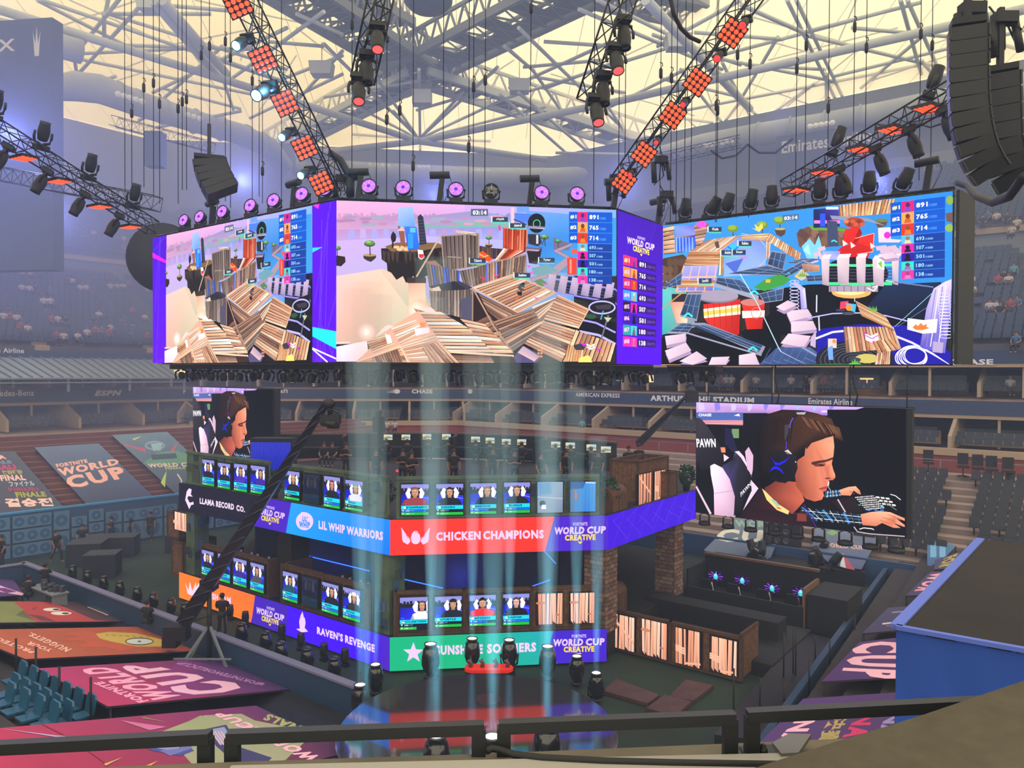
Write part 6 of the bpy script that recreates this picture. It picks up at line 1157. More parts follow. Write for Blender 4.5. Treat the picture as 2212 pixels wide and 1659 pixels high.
# PA stack and spare lights behind the booth
q = gz(1690, 1215, .1); t = thing('speaker_stack', 'tall black speaker stack with rows of round cones behind the open booth', 'speaker', tuple(q), -25); MB().box((0, 0, 1.6), (1.9, 1.2, 3.2)).build('cabinet', mat('pa', '25222e', .7), t)
for i in range(4):
    for j in range(6):
        if j < 2 or i < 3: MB().lathe([(.17, 0), (.17, .04), (.11, .04), (.09, .0), (.0, .02)], V(-.7+i*.46, -.6, .3+j*.5), V(0, -1, 0), 12).build('speaker_cone', mat('cone', '4c4854', .6), t)
q = gz(1700, 1232, .1); o = centre(MB().box(V(q.x, q.y, .35), (7.5, 2.4, .7), rz=-25).build('stage_deck', 'court_dark')); tag(o, 'low dark riser under the speaker stack', 'stage deck')
q = gz(1588, 1165, .1); o = centre(MB().bar(q+Z*.1, q+V(-.5, 0, 2.4), .35).build('leaning_case', 'black')); tag(o, 'slanting black speaker column left of the speaker stack', 'speaker')
# round glossy stage in front
cS = V(-.83, 19.3, 0); zS = 1.37
o = MB().lathe([(3.56, 0), (3.56, zS)], cS, n=64, smooth=False).build('round_stage', mat('gloss_black', '8c8c98', .06, .9)); tag(centre(o), 'round glossy black stage reflecting the red and violet banners', 'stage')
q = gz(1056, 1442, .9); t = thing('trophy_ledge', 'small red oval ledge with glowing rim in front of the green banner', 'ledge', (q.x, q.y, .0))
pts = [V(.65*math.copysign(1, math.cos(a))*.75+.3*math.cos(a), .28*math.sin(a), 0) for a in [i*math.pi/12 for i in range(24)]]
MB().prism([p+Z*.82 for p in pts], Z*.1).build('top', mat('red_top', 'c02820', .3, emit='ff3020', es=.35, es_sampling='NONE'), t); MB().prism([p*.8+Z*.02 for p in pts], Z*.8).build('base', 'dark', t)
ff = []
st_ = MB(); st_.path([V(0, 0, 0), V(.03, 0, .12), V(-.03, -.02, .2), V(-.1, -.04, .22)], [.08, .06, .07, .02], 8); st_.path([V(-.02, 0, .2), V(.03, 0, .3)], [.04, .006], 6); stat = st_.build('figurine', mat('figurine', '5c4048', .4)); tag(stat, 'x', 'figurine')
for i, dx in enumerate((-.6, -.22, .22, .6)): placed(stat, ff, loc=(q.x+dx, q.y, .92), label='small dark horned figurine on the red oval ledge', group='figurines on the red ledge')
o = centre(MB().lathe([(.36, 0), (.36, .012)], gz(1055, 1510, zS), n=30, smooth=False).build('floor_emblem', mat('emblem', '202028', .3))); tag(o, 'faint oval emblem on the glossy round stage', 'emblem')
# floor tiles right of the round stage
for i, q4 in enumerate([[(8, 830), (75, 765), (300, 850), (240, 895)], [(350, 860), (440, 770), (585, 800), (480, 880)], [(230, 920), (330, 850), (470, 885), (385, 960)]]):
    z_ = .14; ps = [gz(1300+x/2.4254, 1150+y/2.4254, z_) for x, y in q4]; o = centre(MB().prism(ps, V(0, 0, -.12)).build('floor_tile', mat('tile_brown', '4a3238', .7, noise=(2, .3)))); tag(o, ['leftmost dull red floor tile right of the round stage', 'upper dull red floor tile below the lit wooden wall', 'lower dull red floor tile nearest the railing'][i], 'floor tile')
# clear walkway with posts toward lower right
ps = [gz(1300+x/2.4254, 1150+y/2.4254, .45) for x, y in [(590, 1060), (760, 860), (1010, 560), (1100, 530), (1330, 590), (1120, 830), (830, 1090)]]
o = centre(MB().prism(ps, V(0, 0, -.4)).build('walkway', mat('walk', '22222a', .35, noise=(3, .35)))); tag(o, 'grey shiny walkway running along the court toward lower right', 'walkway')
fl = []
for i, (x, y0, y1) in enumerate([(690, 710, 960), (805, 905, 1060), (828, 760, 905), (955, 780, 940), (952, 520, 760), (1085, 670, 855), (1015, 490, 750), (1002, 490, 740), (1118, 540, 660), (1193, 560, 715), (1325, 450, 580)]):
    b = gz(1300+x/2.4254, 1150+y1/2.4254, .45); h = (y1-y0)/2.4254/1640*b.y
    o = MB().tube(b, b+Z*h, .025, 6).build('post', 'black'); tag(centre(o), 'thin black post standing along the grey walkway', 'post', 'walkway posts')
# ---------------------------------------------------------------- rigging: trusses, lamps, loudspeakers, cables
def truss(label, p, q, w=.5, n=None, hz=False, m='black_metal'):
    t = thing('lighting_truss', label, 'truss', tuple((p+q)/2)); d = (q-p); L_ = d.length; d.normalize(); s = (Z.cross(d) if not hz else Z.cross(d)).normalized(); u = d.cross(s); n = n or int(L_/w*1.1)
    mb = MB(); cs = [s*a*w/2+u*b*w/2 for a, b in ((-1, -1), (1, -1), (1, 1), (-1, 1))]
    for c in cs: mb.tube(p+c, q+c, .032, 6)
    mb.build('chords', m, t, True); mb = MB()
    for i in range(n):
        a = p+d*(L_*i/n); b = p+d*(L_*(i+1)/n)
        for k in range(4):
            c0, c1 = cs[k], cs[(k+1) % 4]; mb.tube(a+c0, b+c1, .018, 5, cap=False)
            if i % 2 == 0: mb.tube(a+c0, a+c1, .018, 5, cap=False)
    mb.build('lacing', m, t, True); return t
def mover(nm='moving_head', lens='lens', L_=.62, r=.19, yoke=True, base=True, beam=False):
    """lamp standing on its base, head tube pointing up along z"""
    t = thing(nm, 'x', 'stage light')
    if base: MB().box((0, 0, .09), (.42, .34, .17)).box((0, 0, .19), (.2, .2, .05)).build('base', 'black', t)
    if yoke:
        mb = MB()
        for s in (-1, 1): mb.path([V(s*.06, 0, .2), V(s*.24, 0, .26), V(s*.28, 0, .42), V(s*.27, 0, .62)], [.05, .05, .045, .04], 6)
        mb.build('yoke', 'black', t)
    z = .34 if base or yoke else 0
    h = MB().lathe([(r*.55, z-.04), (r*.8, z), (r*.98, z+L_*.3), (r, z+L_*.55), (r*.85, z+L_*.85), (r*.88, z+L_), (r*.78, z+L_), (r*.76, z+L_-.03)], n=16).build('head', 'black', t)
    MB().lathe([(.001, z+L_-.02), (r*.75, z+L_-.02), (r*.75, z+L_-.015)], n=16).build('lens', lens, h); return t
def aim(d):                                       # rotation that turns +z to d
    return Vector(d).to_track_quat('Z', 'Y').to_euler()
# red blinder panels: 4 x 4 lamps
bl = thing('blinder_panel', 'x', 'stage light'); bh = MB().box((0, 0, -.06), (.76, .76, .1)).build('housing', 'black', bl); mb = MB()
for i in range(4):
    for j in range(4): mb.lathe([(.001, 0), (.078, 0), (.07, .02), (.001, .03)], V(-.27+i*.18, -.27+j*.18, -.005), n=10)
mb.build('lamp_cells', 'red_led', bh)
fb = []; eye = V(0, 0, H)
def along(p, q, px, py):                          # point of segment p-q seen nearest to a pixel
    best = None
    for i in range(201):
        c = p+(q-p)*i/200; v = CM.transposed() @ (c-eye); x, y = CX-F*v.x/v.z, CY+F*v.y/v.z; e_ = (x-px)**2+(y-py)**2
        if best is None or e_ < best[0]: best = (e_, c)
    return best[1]
def panels(p, q, pts, lab, grp, drop=.32, face=None):
    for x, y in pts:
        c = along(p, q, x, y); d = (q-p).normalized(); f = face or (eye-c); f = f.normalized(); a = (d-f*d.dot(f)).normalized(); b = f.cross(a)
        c = at(x, y, c.y-(0 if face else .5))+f*drop*.3; placed(bl, fb, loc=tuple(c), rot=Matrix((a, b, f)).transposed().to_euler(), label=lab, group=grp)
T1a, T1b = at(728, 405, 29.3), at(508, -40, 24.3)
truss('black truss with red panels and blue lamps above the left corner of the front screen', T1a, T1b, .55)
panels(T1a, T1b, [(513, 8), (568, 129), (616, 223), (658, 319), (694, 395)], 'glowing red square lamp panel on the left truss', 'red lamp panels on the left truss')
T2a, T2b = at(1325, 412, 30.2), at(1632, -20, 25.3)
truss('black truss with red lamp panels running up from the right corner of the front screen', T2a, T2b, .55)
panels(T2a, T2b, [(1582, 71), (1506, 177), (1453, 249), (1391, 333), (1348, 392)], 'glowing red square lamp panel on the right truss', 'red lamp panels on the right truss')
T3a, T3b = at(330, 492, 36.5), at(-40, 258, 29)
truss('dark truss descending from the left edge to the left screen with thin red strips', T3a, T3b, .6)
panels(T3a, T3b, [(52, 338), (128, 388), (215, 443), (281, 487)], 'red lamp panel seen edge-on under the far left truss', 'edge-on red panels left', face=V(.1, .05, -1))
T4a, T4b = at(1700, 408, 30), at(2075, 190, 23.5)
truss('dark truss rising from behind the right screen to the line array', T4a, T4b, .6)
panels(T4a, T4b, [(2008, 230), (1929, 276), (1861, 319), (1780, 369), (1721, 407)], 'red lamp panel seen edge-on under the right truss', 'edge-on red panels right', face=V(-.1, .05, -1))
T5a, T5b = at(783, 175, 22), at(828, -30, 21); truss('short black truss hanging at top left of centre with three red washed lamps', T5a, T5b, .52, hz=True)
T6a, T6b = at(1272, 222, 22), at(1355, -30, 21); truss('short black truss hanging at top right of centre', T6a, T6b, .52, hz=True)
T7a, T7b = at(340, 440, 44), at(-30, 370, 46); truss('faint hazy truss far behind the left truss', T7a, T7b, .8)
T8a, T8b = at(458, 318, 62), at(245, 262, 64); truss('faint hazy truss high over the left stand', T8a, T8b, .8)
T9a, T9b = at(1410, 348, 62), at(1600, 305, 60); truss('faint hazy truss in front of the right gallery wall', T9a, T9b, .8)
for a in ((735, 245, 66), (1100, 1480, 60)): pass
# lamps along the trusses
mv = mover(); fm2 = []; mv_b = mover('beam_light', 'cyan_led'); fb2 = []; mv_r = mover('moving_head', 'red_lens'); fr2 = []
def hang(proto, fl, x, y, d, dirn, lab, grp=None, s=1.0):
    return placed(proto, fl, loc=tuple(at(x, y, d)), rot=aim(dirn), label=lab, group=grp, scale=s)
def facecam(x, y, d, up=0): v = eye-at(x, y, d); v.normalize(); return v+Z*up
for x, y, s, l in ((538, 82, 1.0, 'bright blue beam lamp, upper one on the left red truss'), (588, 186, 1.25, 'brightest cyan beam lamp in the middle of the left red truss'), (632, 283, .9, 'blue beam lamp below the brightest one on the left red truss'), (672, 366, .9, 'lowest blue beam lamp on the left red truss')):
    c = along(T1a, T1b, x, y); o = hang(mv_b, fb2, x, y, c.y-.2, facecam(x, y, c.y)+V(-.5, 0, -.3), l, None, s); wash('blue_lamp_glow', tuple(at(x-6, y+4, c.y-1.1)), 260 if s > 1.2 else 40, (.15, .6, 1), .12)
for x, y, s, l in ((1615, 40, 1.1, 'bright red lamp at the top of the right red truss'), (1560, 112, 1.1, 'dark moving head between the two top red panels of the right truss'), (1484, 215, .9, 'red lamp below the second panel of the right truss'), (1425, 298, .8, 'red lamp in the lower half of the right red truss'), (1368, 368, .8, 'lowest red lamp on the right red truss')):
    c = along(T2a, T2b, x, y); hang(mv_r, fr2, x, y, c.y-.2, facecam(x, y, c.y)+V(-.3, 0, -.4), l, None, s*.72)
mr2 = mover('wash_light', mat('red_face', '802020', emit='ff6a6a', es=1.0, es_sampling='NONE')); fr3 = []
for x, y, l in ((815, 55, 'upper lamp with red lens on the short left truss'), (792, 105, 'middle dark lamp on the short left truss'), (775, 165, 'bottom lamp with red lens on the short left truss'), (1345, 30, 'top dark lamp on the short right truss'), (1325, 100, 'lamp with red lens on the short right truss'), (1300, 150, 'dark lamp on the lower part of the short right truss'), (1283, 210, 'bottom lamp with red lens on the short right truss')):
    if 'red' in l: hang(mr2, fr3, x, y, 21.2, V(.1, -.5, -1), l)
    else: hang(mv, fm2, x, y+8, 21.3, V(.05, -.2, -1), l)
for i, (x, y, d, u) in enumerate([(92, 330, 31, 1), (95, 365, 31, -1), (172, 425, 32.5, -1), (210, 370, 33, 1), (245, 472, 34, -1), (300, 440, 35, 1), (12, 310, 29.5, -1), (10, 235, 30, 1)]):
    c = along(T3a, T3b, x, y); placed(mv, fm2, loc=tuple(c+Z*.28*u), rot=aim(V(.3 if u > 0 else -.4, -.2, .9*u)), label='dark moving head lamp %s the far left truss' % ('standing on' if u > 0 else 'hanging below'), group='lamps %s the far left truss' % ('on' if u > 0 else 'under'), scale=1.2)
for i, (x, y, d, u) in enumerate([(1985, 205, 25, 1), (2035, 215, 24.6, -1), (1965, 262, 25.6, -1), (1890, 300, 27, -1), (1782, 330, 28.5, 1), (1815, 350, 28.2, -1)]):
    c = along(T4a, T4b, x, y); placed(mv, fm2, loc=tuple(c+Z*.28*u), rot=aim(V(.3, -.1, .9*u)), label='dark moving head lamp %s the right truss' % ('standing on' if u > 0 else 'hanging below'), group='lamps %s the right truss' % ('on' if u > 0 else 'under'), scale=1.1)
# lamps on top of the cube: round violet faces toward us
wash = thing('wash_light', 'x', 'stage light'); MB().box((0, .1, .1), (.5, .4, .2)).build('base', 'black', wash); mb = MB(); [mb.path([V(s*.1, .1, .18), V(s*.3, .1, .25), V(s*.33, .05, .55)], .045, 6) for s in (-1, 1)]; mb.build('yoke', 'black', wash)
hd = MB().lathe([(.12, -.3), (.24, -.2), (.29, 0), (.3, .06), (.27, .06), (.26, .03)], V(0, 0, .52), V(0, -1, .25), 18).build('head', 'black', wash); MB().lathe([(.001, .035), (.255, .035), (.25, .045)], V(0, 0, .52), V(0, -1, .25), 18).build('lens', 'purple_led', hd); MB().lathe([(.001, .06), (.07, .06), (.06, .09)], V(0, 0, .52), V(0, -1, .25), 12).build('lens_core', 'violet_core', hd)
mb = MB(); hx = V(0, -1, .25).normalized(); [mb.bar(V(0, 0, .52)+hx*.055, V(0, 0, .52)+hx*.055+(V(1, 0, 0)*math.cos(a)+V(0, .25, 1).normalized()*math.sin(a))*.25, .012) for a in (.3, 1.5, 2.6, 3.8, 5.2)]; mb.build('lens_ribs', mat('pale_violet', '8060a0', emit='d8b0ff', es=1.2, es_sampling='NONE'), hd)
fw = []
def topz(px, P, U): q = hit(px, 700, P, U.cross(Z)); return V(q.x, q.y, zt)
for x, P, U, rz, n_ in [(382, LL, UL, -50, 0), (416, LL, UL, -50, 1), (465, LL, UL, -48, 2), (525, LL, UL, -45, 3), (575, LL, UL, -42, 4), (636, LL, UL, -40, 5), (686, LL, UL, -38, 6)]+[(795, A, UF, -4, 7), (870, A, UF, -2, 8), (985, A, UF, 2, 9), (1172, A, UF, 6, 11), (1249, A, UF, 8, 12)]:
    q = topz(x, P, U)-U.cross(Z)*.35+Z*.12; placed(wash, fw, loc=tuple(q), rz=rz+(25 if U is UL else 0), label='round violet wash lamp facing us on top of the %s screen' % ('left' if U is UL else 'front'), group='violet lamps on the %s screen' % ('left' if U is UL else 'front'))
q = topz(1062, A, UF)-nF*.35+Z*.12; o = dup(wash, loc=tuple(q), rz=4, label='unlit clear wash lamp amid the violet ones on the front screen', group=None)
for c_ in [g for c in o.children for g in c.children]:
    if c_.name.startswith('lens'):
        c_.data = c_.data.copy(); c_.data.materials.clear(); c_.data.materials.append(M('lens') if not c_.name.startswith('lens_ribs') else M('steel'))
if 'group' in o: del o['group']
big = mover('moving_head', 'lens', .7, .24); fg = []
for x, dx in [(1466, .1), (1514, .5), (1551, .3), (1605, .2), (1656, 0), (1760, 0), (1806, 0), (1868, 0), (1928, .4)]:
    q = topz(x, B2, UL)-nL*.45+Z*.1; placed(big, fg, loc=tuple(q), rot=(0, dx, R(-30)), scale=.98, label='big black moving head standing on top of the right screen', group='moving heads on the right screen')
for x, P, U, l in [(610, LL, UL, 'follow spot with drum shaped head on top of the left screen'), (435, LL, UL, 'small follow spot near the middle of the left screen top'), (948, A, UF, 'tilted camera-like lamp post at the middle of the front screen top'), (1145, A, UF, 'tilted lamp post right of middle on the front screen top'), (770, A, UF, 'lamp arm at the left corner of the front screen top'), (1990, B2, UL, 'follow spot at the right end of the right screen top'), (1330, A, UF, 'lamp post at the right corner of the front screen top'), (1408, B2, UL, 'lamp post beside the narrow violet screen')]:
    q = topz(x, P, U)-U.cross(Z)*.5+Z*.1; t = thing('follow_spot', l, 'stage light', tuple(q), math.degrees(math.atan2(U.y, U.x))); MB().bar(V(0, 0, 0), V(.12, 0, .95), .2).build('stand', 'black', t); MB().tube(V(-.35, 0, 1.08), V(.4, 0, 1.12), .14, 10).build('head', 'black', t); MB().path([V(.4, 0, 1.1), V(.5, 0, .8), V(.3, 0, .3), V(.15, 0, 0)], .015, 5).build('cable', 'cable', t)
# rails over and under the screens
for nm, P, U, w_ in (('left', LL, UL, wL), ('front', A, UF, wF), ('narrow violet', B1, US, wS), ('right', B2, UL, wR)):
    n = U.cross(Z); truss('flat black rig truss along the top edge of the %s screen' % nm, V(P.x, P.y, zt+.02)-n*.4, V(P.x, P.y, zt+.02)-n*.4+U*w_, .26)
    if nm != 'right':
        c = P+U*w_/2-n*.9; s_ = .8 if nm == 'left' else 0
        o = MB().box(V(c.x, c.y, zb-.16)+U*s_/2, (w_-s_+.2, .9, .22), ax=[U, n, Z]).build('rig_beam', 'black'); tag(centre(o), 'black beam carrying lamps under the %s screen' % nm, 'beam')
o = MB().box(B2+UL*1.1-nL*.9-Z*.16, (2.2, .8, .22), ax=[UL, nL, Z]).build('rig_beam', 'black'); tag(centre(o), 'short black beam stub under the left end of the right screen', 'beam')
und = mover('moving_head', 'lamp_dim', .3, .15, yoke=True, base=False); fu = []
for P, U, w_, k, nm in ((LL, UL, wL, 18, 'left'), (A, UF, wF, 22, 'front'), (B1, US, wS, 4, 'narrow violet'), (B2, UL, 2.2, 4, 'right')):
    for i in range(k):
        q = P+U*(w_*(i+.7)/k+(.5 if nm == 'left' else 0)*(1-i/k))-U.cross(Z)*.8; placed(und, fu, loc=(q.x, q.y, zb-.12), rot=(math.pi+random.uniform(-.3, .3), random.uniform(-.35, .35), random.random()), label='small black lamp hanging under the %s screen' % nm, group='lamps hanging under the %s screen' % nm, scale=.9+random.random()*.25)
# black lamps under the face screen
fs = []; drum = thing('wash_light', 'x', 'stage light'); mb = MB(); [mb.path([V(s*.08, 0, 0), V(s*.19, 0, -.06), V(s*.19, 0, -.36)], .035, 6) for s in (-1, 1)]; mb.build('yoke', 'black', drum); MB().lathe([(.15, -.48), (.24, -.46), (.25, -.38), (.2, -.33), (.1, -.3)], n=18).build('head', 'black', drum)
for i, x in enumerate([1523, 1574, 1623, 1674, 1723, 1770, 1828, 1882, 1938]):
    q = hit(x, 1000, Q, nL); placed(drum, fs, loc=(q.x, q.y, zb2-.0)+(), rz=-30, label='short black lamp hanging below the right face screen', group='lamps below the face screen', scale=1.0+.02*i)
o = MB().bar(Q-nL*.25+UL*.1-Z*.0, Q-nL*.25+UL*w2-Z*0, .1).build('rig_beam', 'black'); tag(centre(o), 'thin black beam under the right face screen', 'beam')
# hanging cables
def hoist(x, y0, d, y1=None, hook=True, lab=None, r=.016):
    b = at(x, y0, d); top = (V(b.x, b.y, 43)); t = thing('hoist_cable', lab or 'thin black hoist cable with hook hanging from the roof', 'cable', tuple(b), group=None if lab else 'hoist cables'); MB().tube(V(0, 0, 0), top-b, r, 5).build('line', 'cable', t)
    if hook:
        z = (at(x, hook, d).z-b.z) if hook is not True else 2.5; MB().lathe([(.03, 0), (.07, .05), (.07, .35), (.03, .42)], V(0, 0, z), n=8).build('hook_block', 'cable', t); MB().path([V(0, 0, z+.42), V(.07, 0, z+.5), V(.05, 0, z+.6), V(-.04, 0, z+.62)], .02, 5).build('hook', 'cable', t)
for x, y0, h in [(345, 430, 235), (385, 430, 245), (394, 400, 230), (403, 400, 225), (311, 395, 200), (332, 410, 190), (435, 320, 130), (453, 420, 110), (487, 425, 100), (498, 440, 135), (545, 420, 185), (560, 415, 205), (567, 430, 380), (608, 420, 0), (285, 420, 255), (270, 410, 0),
                 (760, 425, 65), (813, 430, 0), (835, 430, 270), (863, 430, 250), (892, 430, 370), (957, 430, 0), (1012, 430, 330), (1022, 430, 200), (1047, 430, 185), (1145, 430, 30), (1282, 430, 0), (1336, 400, 150), (1350, 330, 110), (1425, 470, 170), (1448, 470, 180), (1460, 470, 0), (1478, 470, 245), (1492, 470, 0), (1545, 470, 240), (1548, 470, 250), (1590, 460, 130),
                 (1617, 460, 150), (1718, 440, 160), (1738, 430, 110), (1787, 420, 245), (1842, 410, 70), (1868, 400, 115), (1985, 380, 85), (2010, 370, 110)]:
    hoist(x, y0+10, 29 if 700 < x < 1400 else (33 if x < 700 else 29.5), hook=h or False)
for x, l in ((1525, 'cable holding the left end of the face screen'), (1664, 'paired cable and loose lead above the face screen, left of middle'), (1833, 'paired cable and loose lead above the face screen, right of middle'), (1957, 'cable holding the right end of the face screen')):
    q = hit(x, 860, Q, nL)-nL*.2; t = thing('hoist_cable', l, 'cable', (q.x, q.y, zt2)); MB().tube(V(0, 0, 0), V(0, 0, zb-zt2-.05), .022, 5).build('line', 'cable', t)
    if 'paired' in l: MB().path([V(.2, 0, 0), V(.28, 0, .4), V(.1, 0, 1.0), V(.12, 0, zb-zt2)], .03, 6).build('lead', 'cable', t)
def swag(label, pts, r=.05, d=None):
    P_ = [at(*p) for p in pts]; out = []
    for i in range(len(P_)-1):
        for k in range(4):
            f = k/4; out.append(P_[i]*(1-f)+P_[i+1]*f)
    out.append(P_[-1]); t = tag(centre(MB().path(out, r, 7).build('power_cable', 'cable')), label, 'cable')
swag('thick black cable looping down at the top toward the right red truss', [(1447, -10, 24), (1455, 30, 24), (1470, 60, 24.3), (1490, 80, 24.6), (1512, 90, 24.8)], .07)
swag('grey cable swag hanging before the right gallery wall, left loop', [(1535, 325, 50), (1560, 342, 50), (1590, 336, 50), (1615, 312, 50)], .08)
swag('grey cable swag hanging before the right gallery wall, right loop', [(1615, 312, 50), (1640, 330, 50), (1675, 330, 50), (1712, 300, 50)], .08)
swag('black cable loop from the right screen end to the line array', [(2068, 395, 25.5), (2090, 402, 24.5), (2110, 425, 22), (2145, 438, 19), (2180, 425, 17), (2212, 380, 16)], .1)
swag('cable drooping between truss and line array on the right', [(1975, 265, 26), (2010, 275, 25), (2050, 262, 24)], .03)
# line arrays
def linearray(label, pts, d, w, h, s=1, tilt0=0, tilt1=40, yaw=0, dep=.9):
    t = thing('line_array', label, 'loudspeakers', tuple(at(pts[0][0], pts[0][1], d))); n = len(pts)-1
    mb = MB()
    for i in range(n):
        a, b = at(pts[i][0], pts[i][1], d), at(pts[i+1][0], pts[i+1][1], d); c = (a+b)/2; a_ = R(tilt0+(tilt1-tilt0)*i/n); up = (a-b).normalized(); X = pol(yaw); fw_ = X.cross(up).normalized(); X = up.cross(fw_)
        hh = (a-b).length*.96; e = MB(); q = [c-X*w/2+fw_*dep/2-up*hh/2, c+X*w/2+fw_*dep/2-up*hh/2, c+X*w/2+fw_*dep/2+up*hh/2, c-X*w/2+fw_*dep/2+up*hh/2]; e.prism([q[0], q[1], q[2], q[3]], -fw_*dep)
        e.bar(q[0]+fw_*.01+up*.02, q[3]+fw_*.01-up*.02, .04); e.bar(q[1]+fw_*.01+up*.02, q[2]+fw_*.01-up*.02, .04); e.build('speaker_cabinet', mat('spk', '0c0d13', .5), t, True)
    a = at(pts[0][0], pts[0][1], d); mb = MB(); mb.box(a+Z*.12*s, (w*.9, dep, .14), rz=yaw); mb.bar(a+Z*.1, a+Z*(1.2*s+.4), .12*s); mb.build('fly_frame', 'black', t, True); return t
linearray('large curved black line array hanging in the upper right corner', [(2090, 62), (2090, 92), (2090, 122), (2090, 152), (2090, 182), (2091, 212), (2093, 242), (2097, 272), (2103, 302), (2112, 330), (2125, 356), (2142, 380)], 16.5, .72, .3, yaw=-20, dep=.42)
linearray('second line array partly behind the large one', [(2160, 165), (2160, 200), (2161, 235), (2162, 270), (2164, 305), (2170, 340), (2180, 372), (2196, 400)], 18, .8, .3, yaw=-30, dep=.6)
linearray('small curved line array hanging above the left screen', [(452, 348), (455, 362), (460, 376), (466, 390), (474, 404), (482, 418)], 33, 1.35, .3, yaw=22, dep=.9)
o = centre(MB().box(at(336, 324, 60), (1.3, 1.0, 2.7)).tube(at(336, 324, 60), at(336, 290, 60), .06).build('hanging_speaker', 'board')); tag(o, 'hazy dark box speaker hanging under the far truss on the left', 'speaker')
MB().bar(at(1325, 405, 30.2), at(1325, 432, 30.4), .3).build('truss_foot', 'black') if 0 else None
for x, y, d, l in ((1428, 345, 30, 'dark lamp cluster with cables hanging right of the red truss'), (1440, 420, 31, 'tangle of dark lamps behind the narrow violet screen'), (2100, 20, 17, 'dark rig hardware above the large line array'), (2170, 40, 18, 'dark rig hardware above the second line array'), (2130, 200, 20, 'dark lamps on the truss end between the line arrays'), (740, 385, 30, 'dark hinge and cables where the left red truss meets the cube'), (1330, 385, 30.5, 'dark cables where the right red truss meets the cube')):
    t = thing('rig_hardware', l, 'rigging', tuple(at(x, y, d))); MB().box((0, 0, 0), (.5, .3, .25)).tube(V(-.3, 0, -.1), V(-.25, 0, -.9), .11, 8).tube(V(.25, 0, -.1), V(.32, -.1, -.8), .09, 8).build('body', 'black', t)
    mb = MB(); rn = random.Random(x)
    for i in range(6): a = V(rn.uniform(-.5, .5), rn.uniform(-.2, .2), rn.uniform(-1, .6)); mb.path([V(0, 0, 0), a*.6+V(.1, 0, -.2), a], .025, 5)
    mb.build('cables', 'cable', t)
t = thing('rigging_arm', 'bent black arm at the corner between left and front screens', 'rigging', tuple(at(735, 345, 29))); MB().path([at(712, 330, 29), at(735, 345, 29), at(752, 375, 29), at(762, 385, 29)], .14, 8).build('arm', 'black', t, True); MB().tube(at(745, 382, 29), at(780, 384, 29), .12, 8).tube(at(757, 385, 29), at(757, 425, 29), .16, 8).build('head', 'black', t, True)
# ---- fixtures on the court floor; beams of light
def vase(nm='beam_fixture', lens='lens'):
    t = thing(nm, 'x', 'stage light'); MB().lathe([(.2, 0), (.22, .06), (.12, .1)], n=14).build('base', 'black', t); hd_ = MB().lathe([(.1, .1), (.2, .2), (.27, .4), (.27, .62), (.22, .85), (.17, .92), (.19, .95), (.19, 1.0), (.16, 1.0), (.15, .96)], n=18).build('head', mat('gloss_shell', '15161c', .18, coat=.6), t); MB().lathe([(.001, .97), (.155, .97), (.155, .975)], n=16).build('lens', lens, hd_)
    mb = MB(); [mb.path([V(s*.1, 0, .08), V(s*.27, 0, .18), V(s*.3, 0, .5)], .04, 6) for s in (-1, 1)]; mb.build('yoke', 'black', t); return t
vs = vase(); fv = []
for i, (x, y) in enumerate([(157, 1252), (189, 1265), (224, 1277), (259, 1289), (296, 1302), (331, 1315), (370, 1328), (400, 1338)]): q = gz(x, y, 0); placed(vs, fv, loc=tuple(q), rz=10*i, scale=.72, label='black bottle-shaped lamp in the row along the left court wall', group='lamps along the far part of the left court wall')
for i, (x, y) in enumerate([(522, 1392), (574, 1412), (606, 1436), (663, 1450), (722, 1472)]): q = gz(x, y, 0); placed(vs, fv, loc=tuple(q), rz=10*i, scale=.82, label="black bottle-shaped lamp standing before the violet bird banner", group='lamps before the violet banner')
for i, (x, y) in enumerate([(497, 1340), (530, 1355), (609, 1385), (650, 1405), (700, 1428), (745, 1440), (893, 1447), (1145, 1430), (1305, 1420)]): q = gz(x, y, 0); placed(big, fg, loc=tuple(q), rz=-30, scale=.62, label='low dark moving head on the ground against the lower banners', group='low lamps along the lower banners')
bv = vase('beam_fixture', 'white_lens'); fbv = []
volmat('beam_fog', (.55, .85, .95), .34)
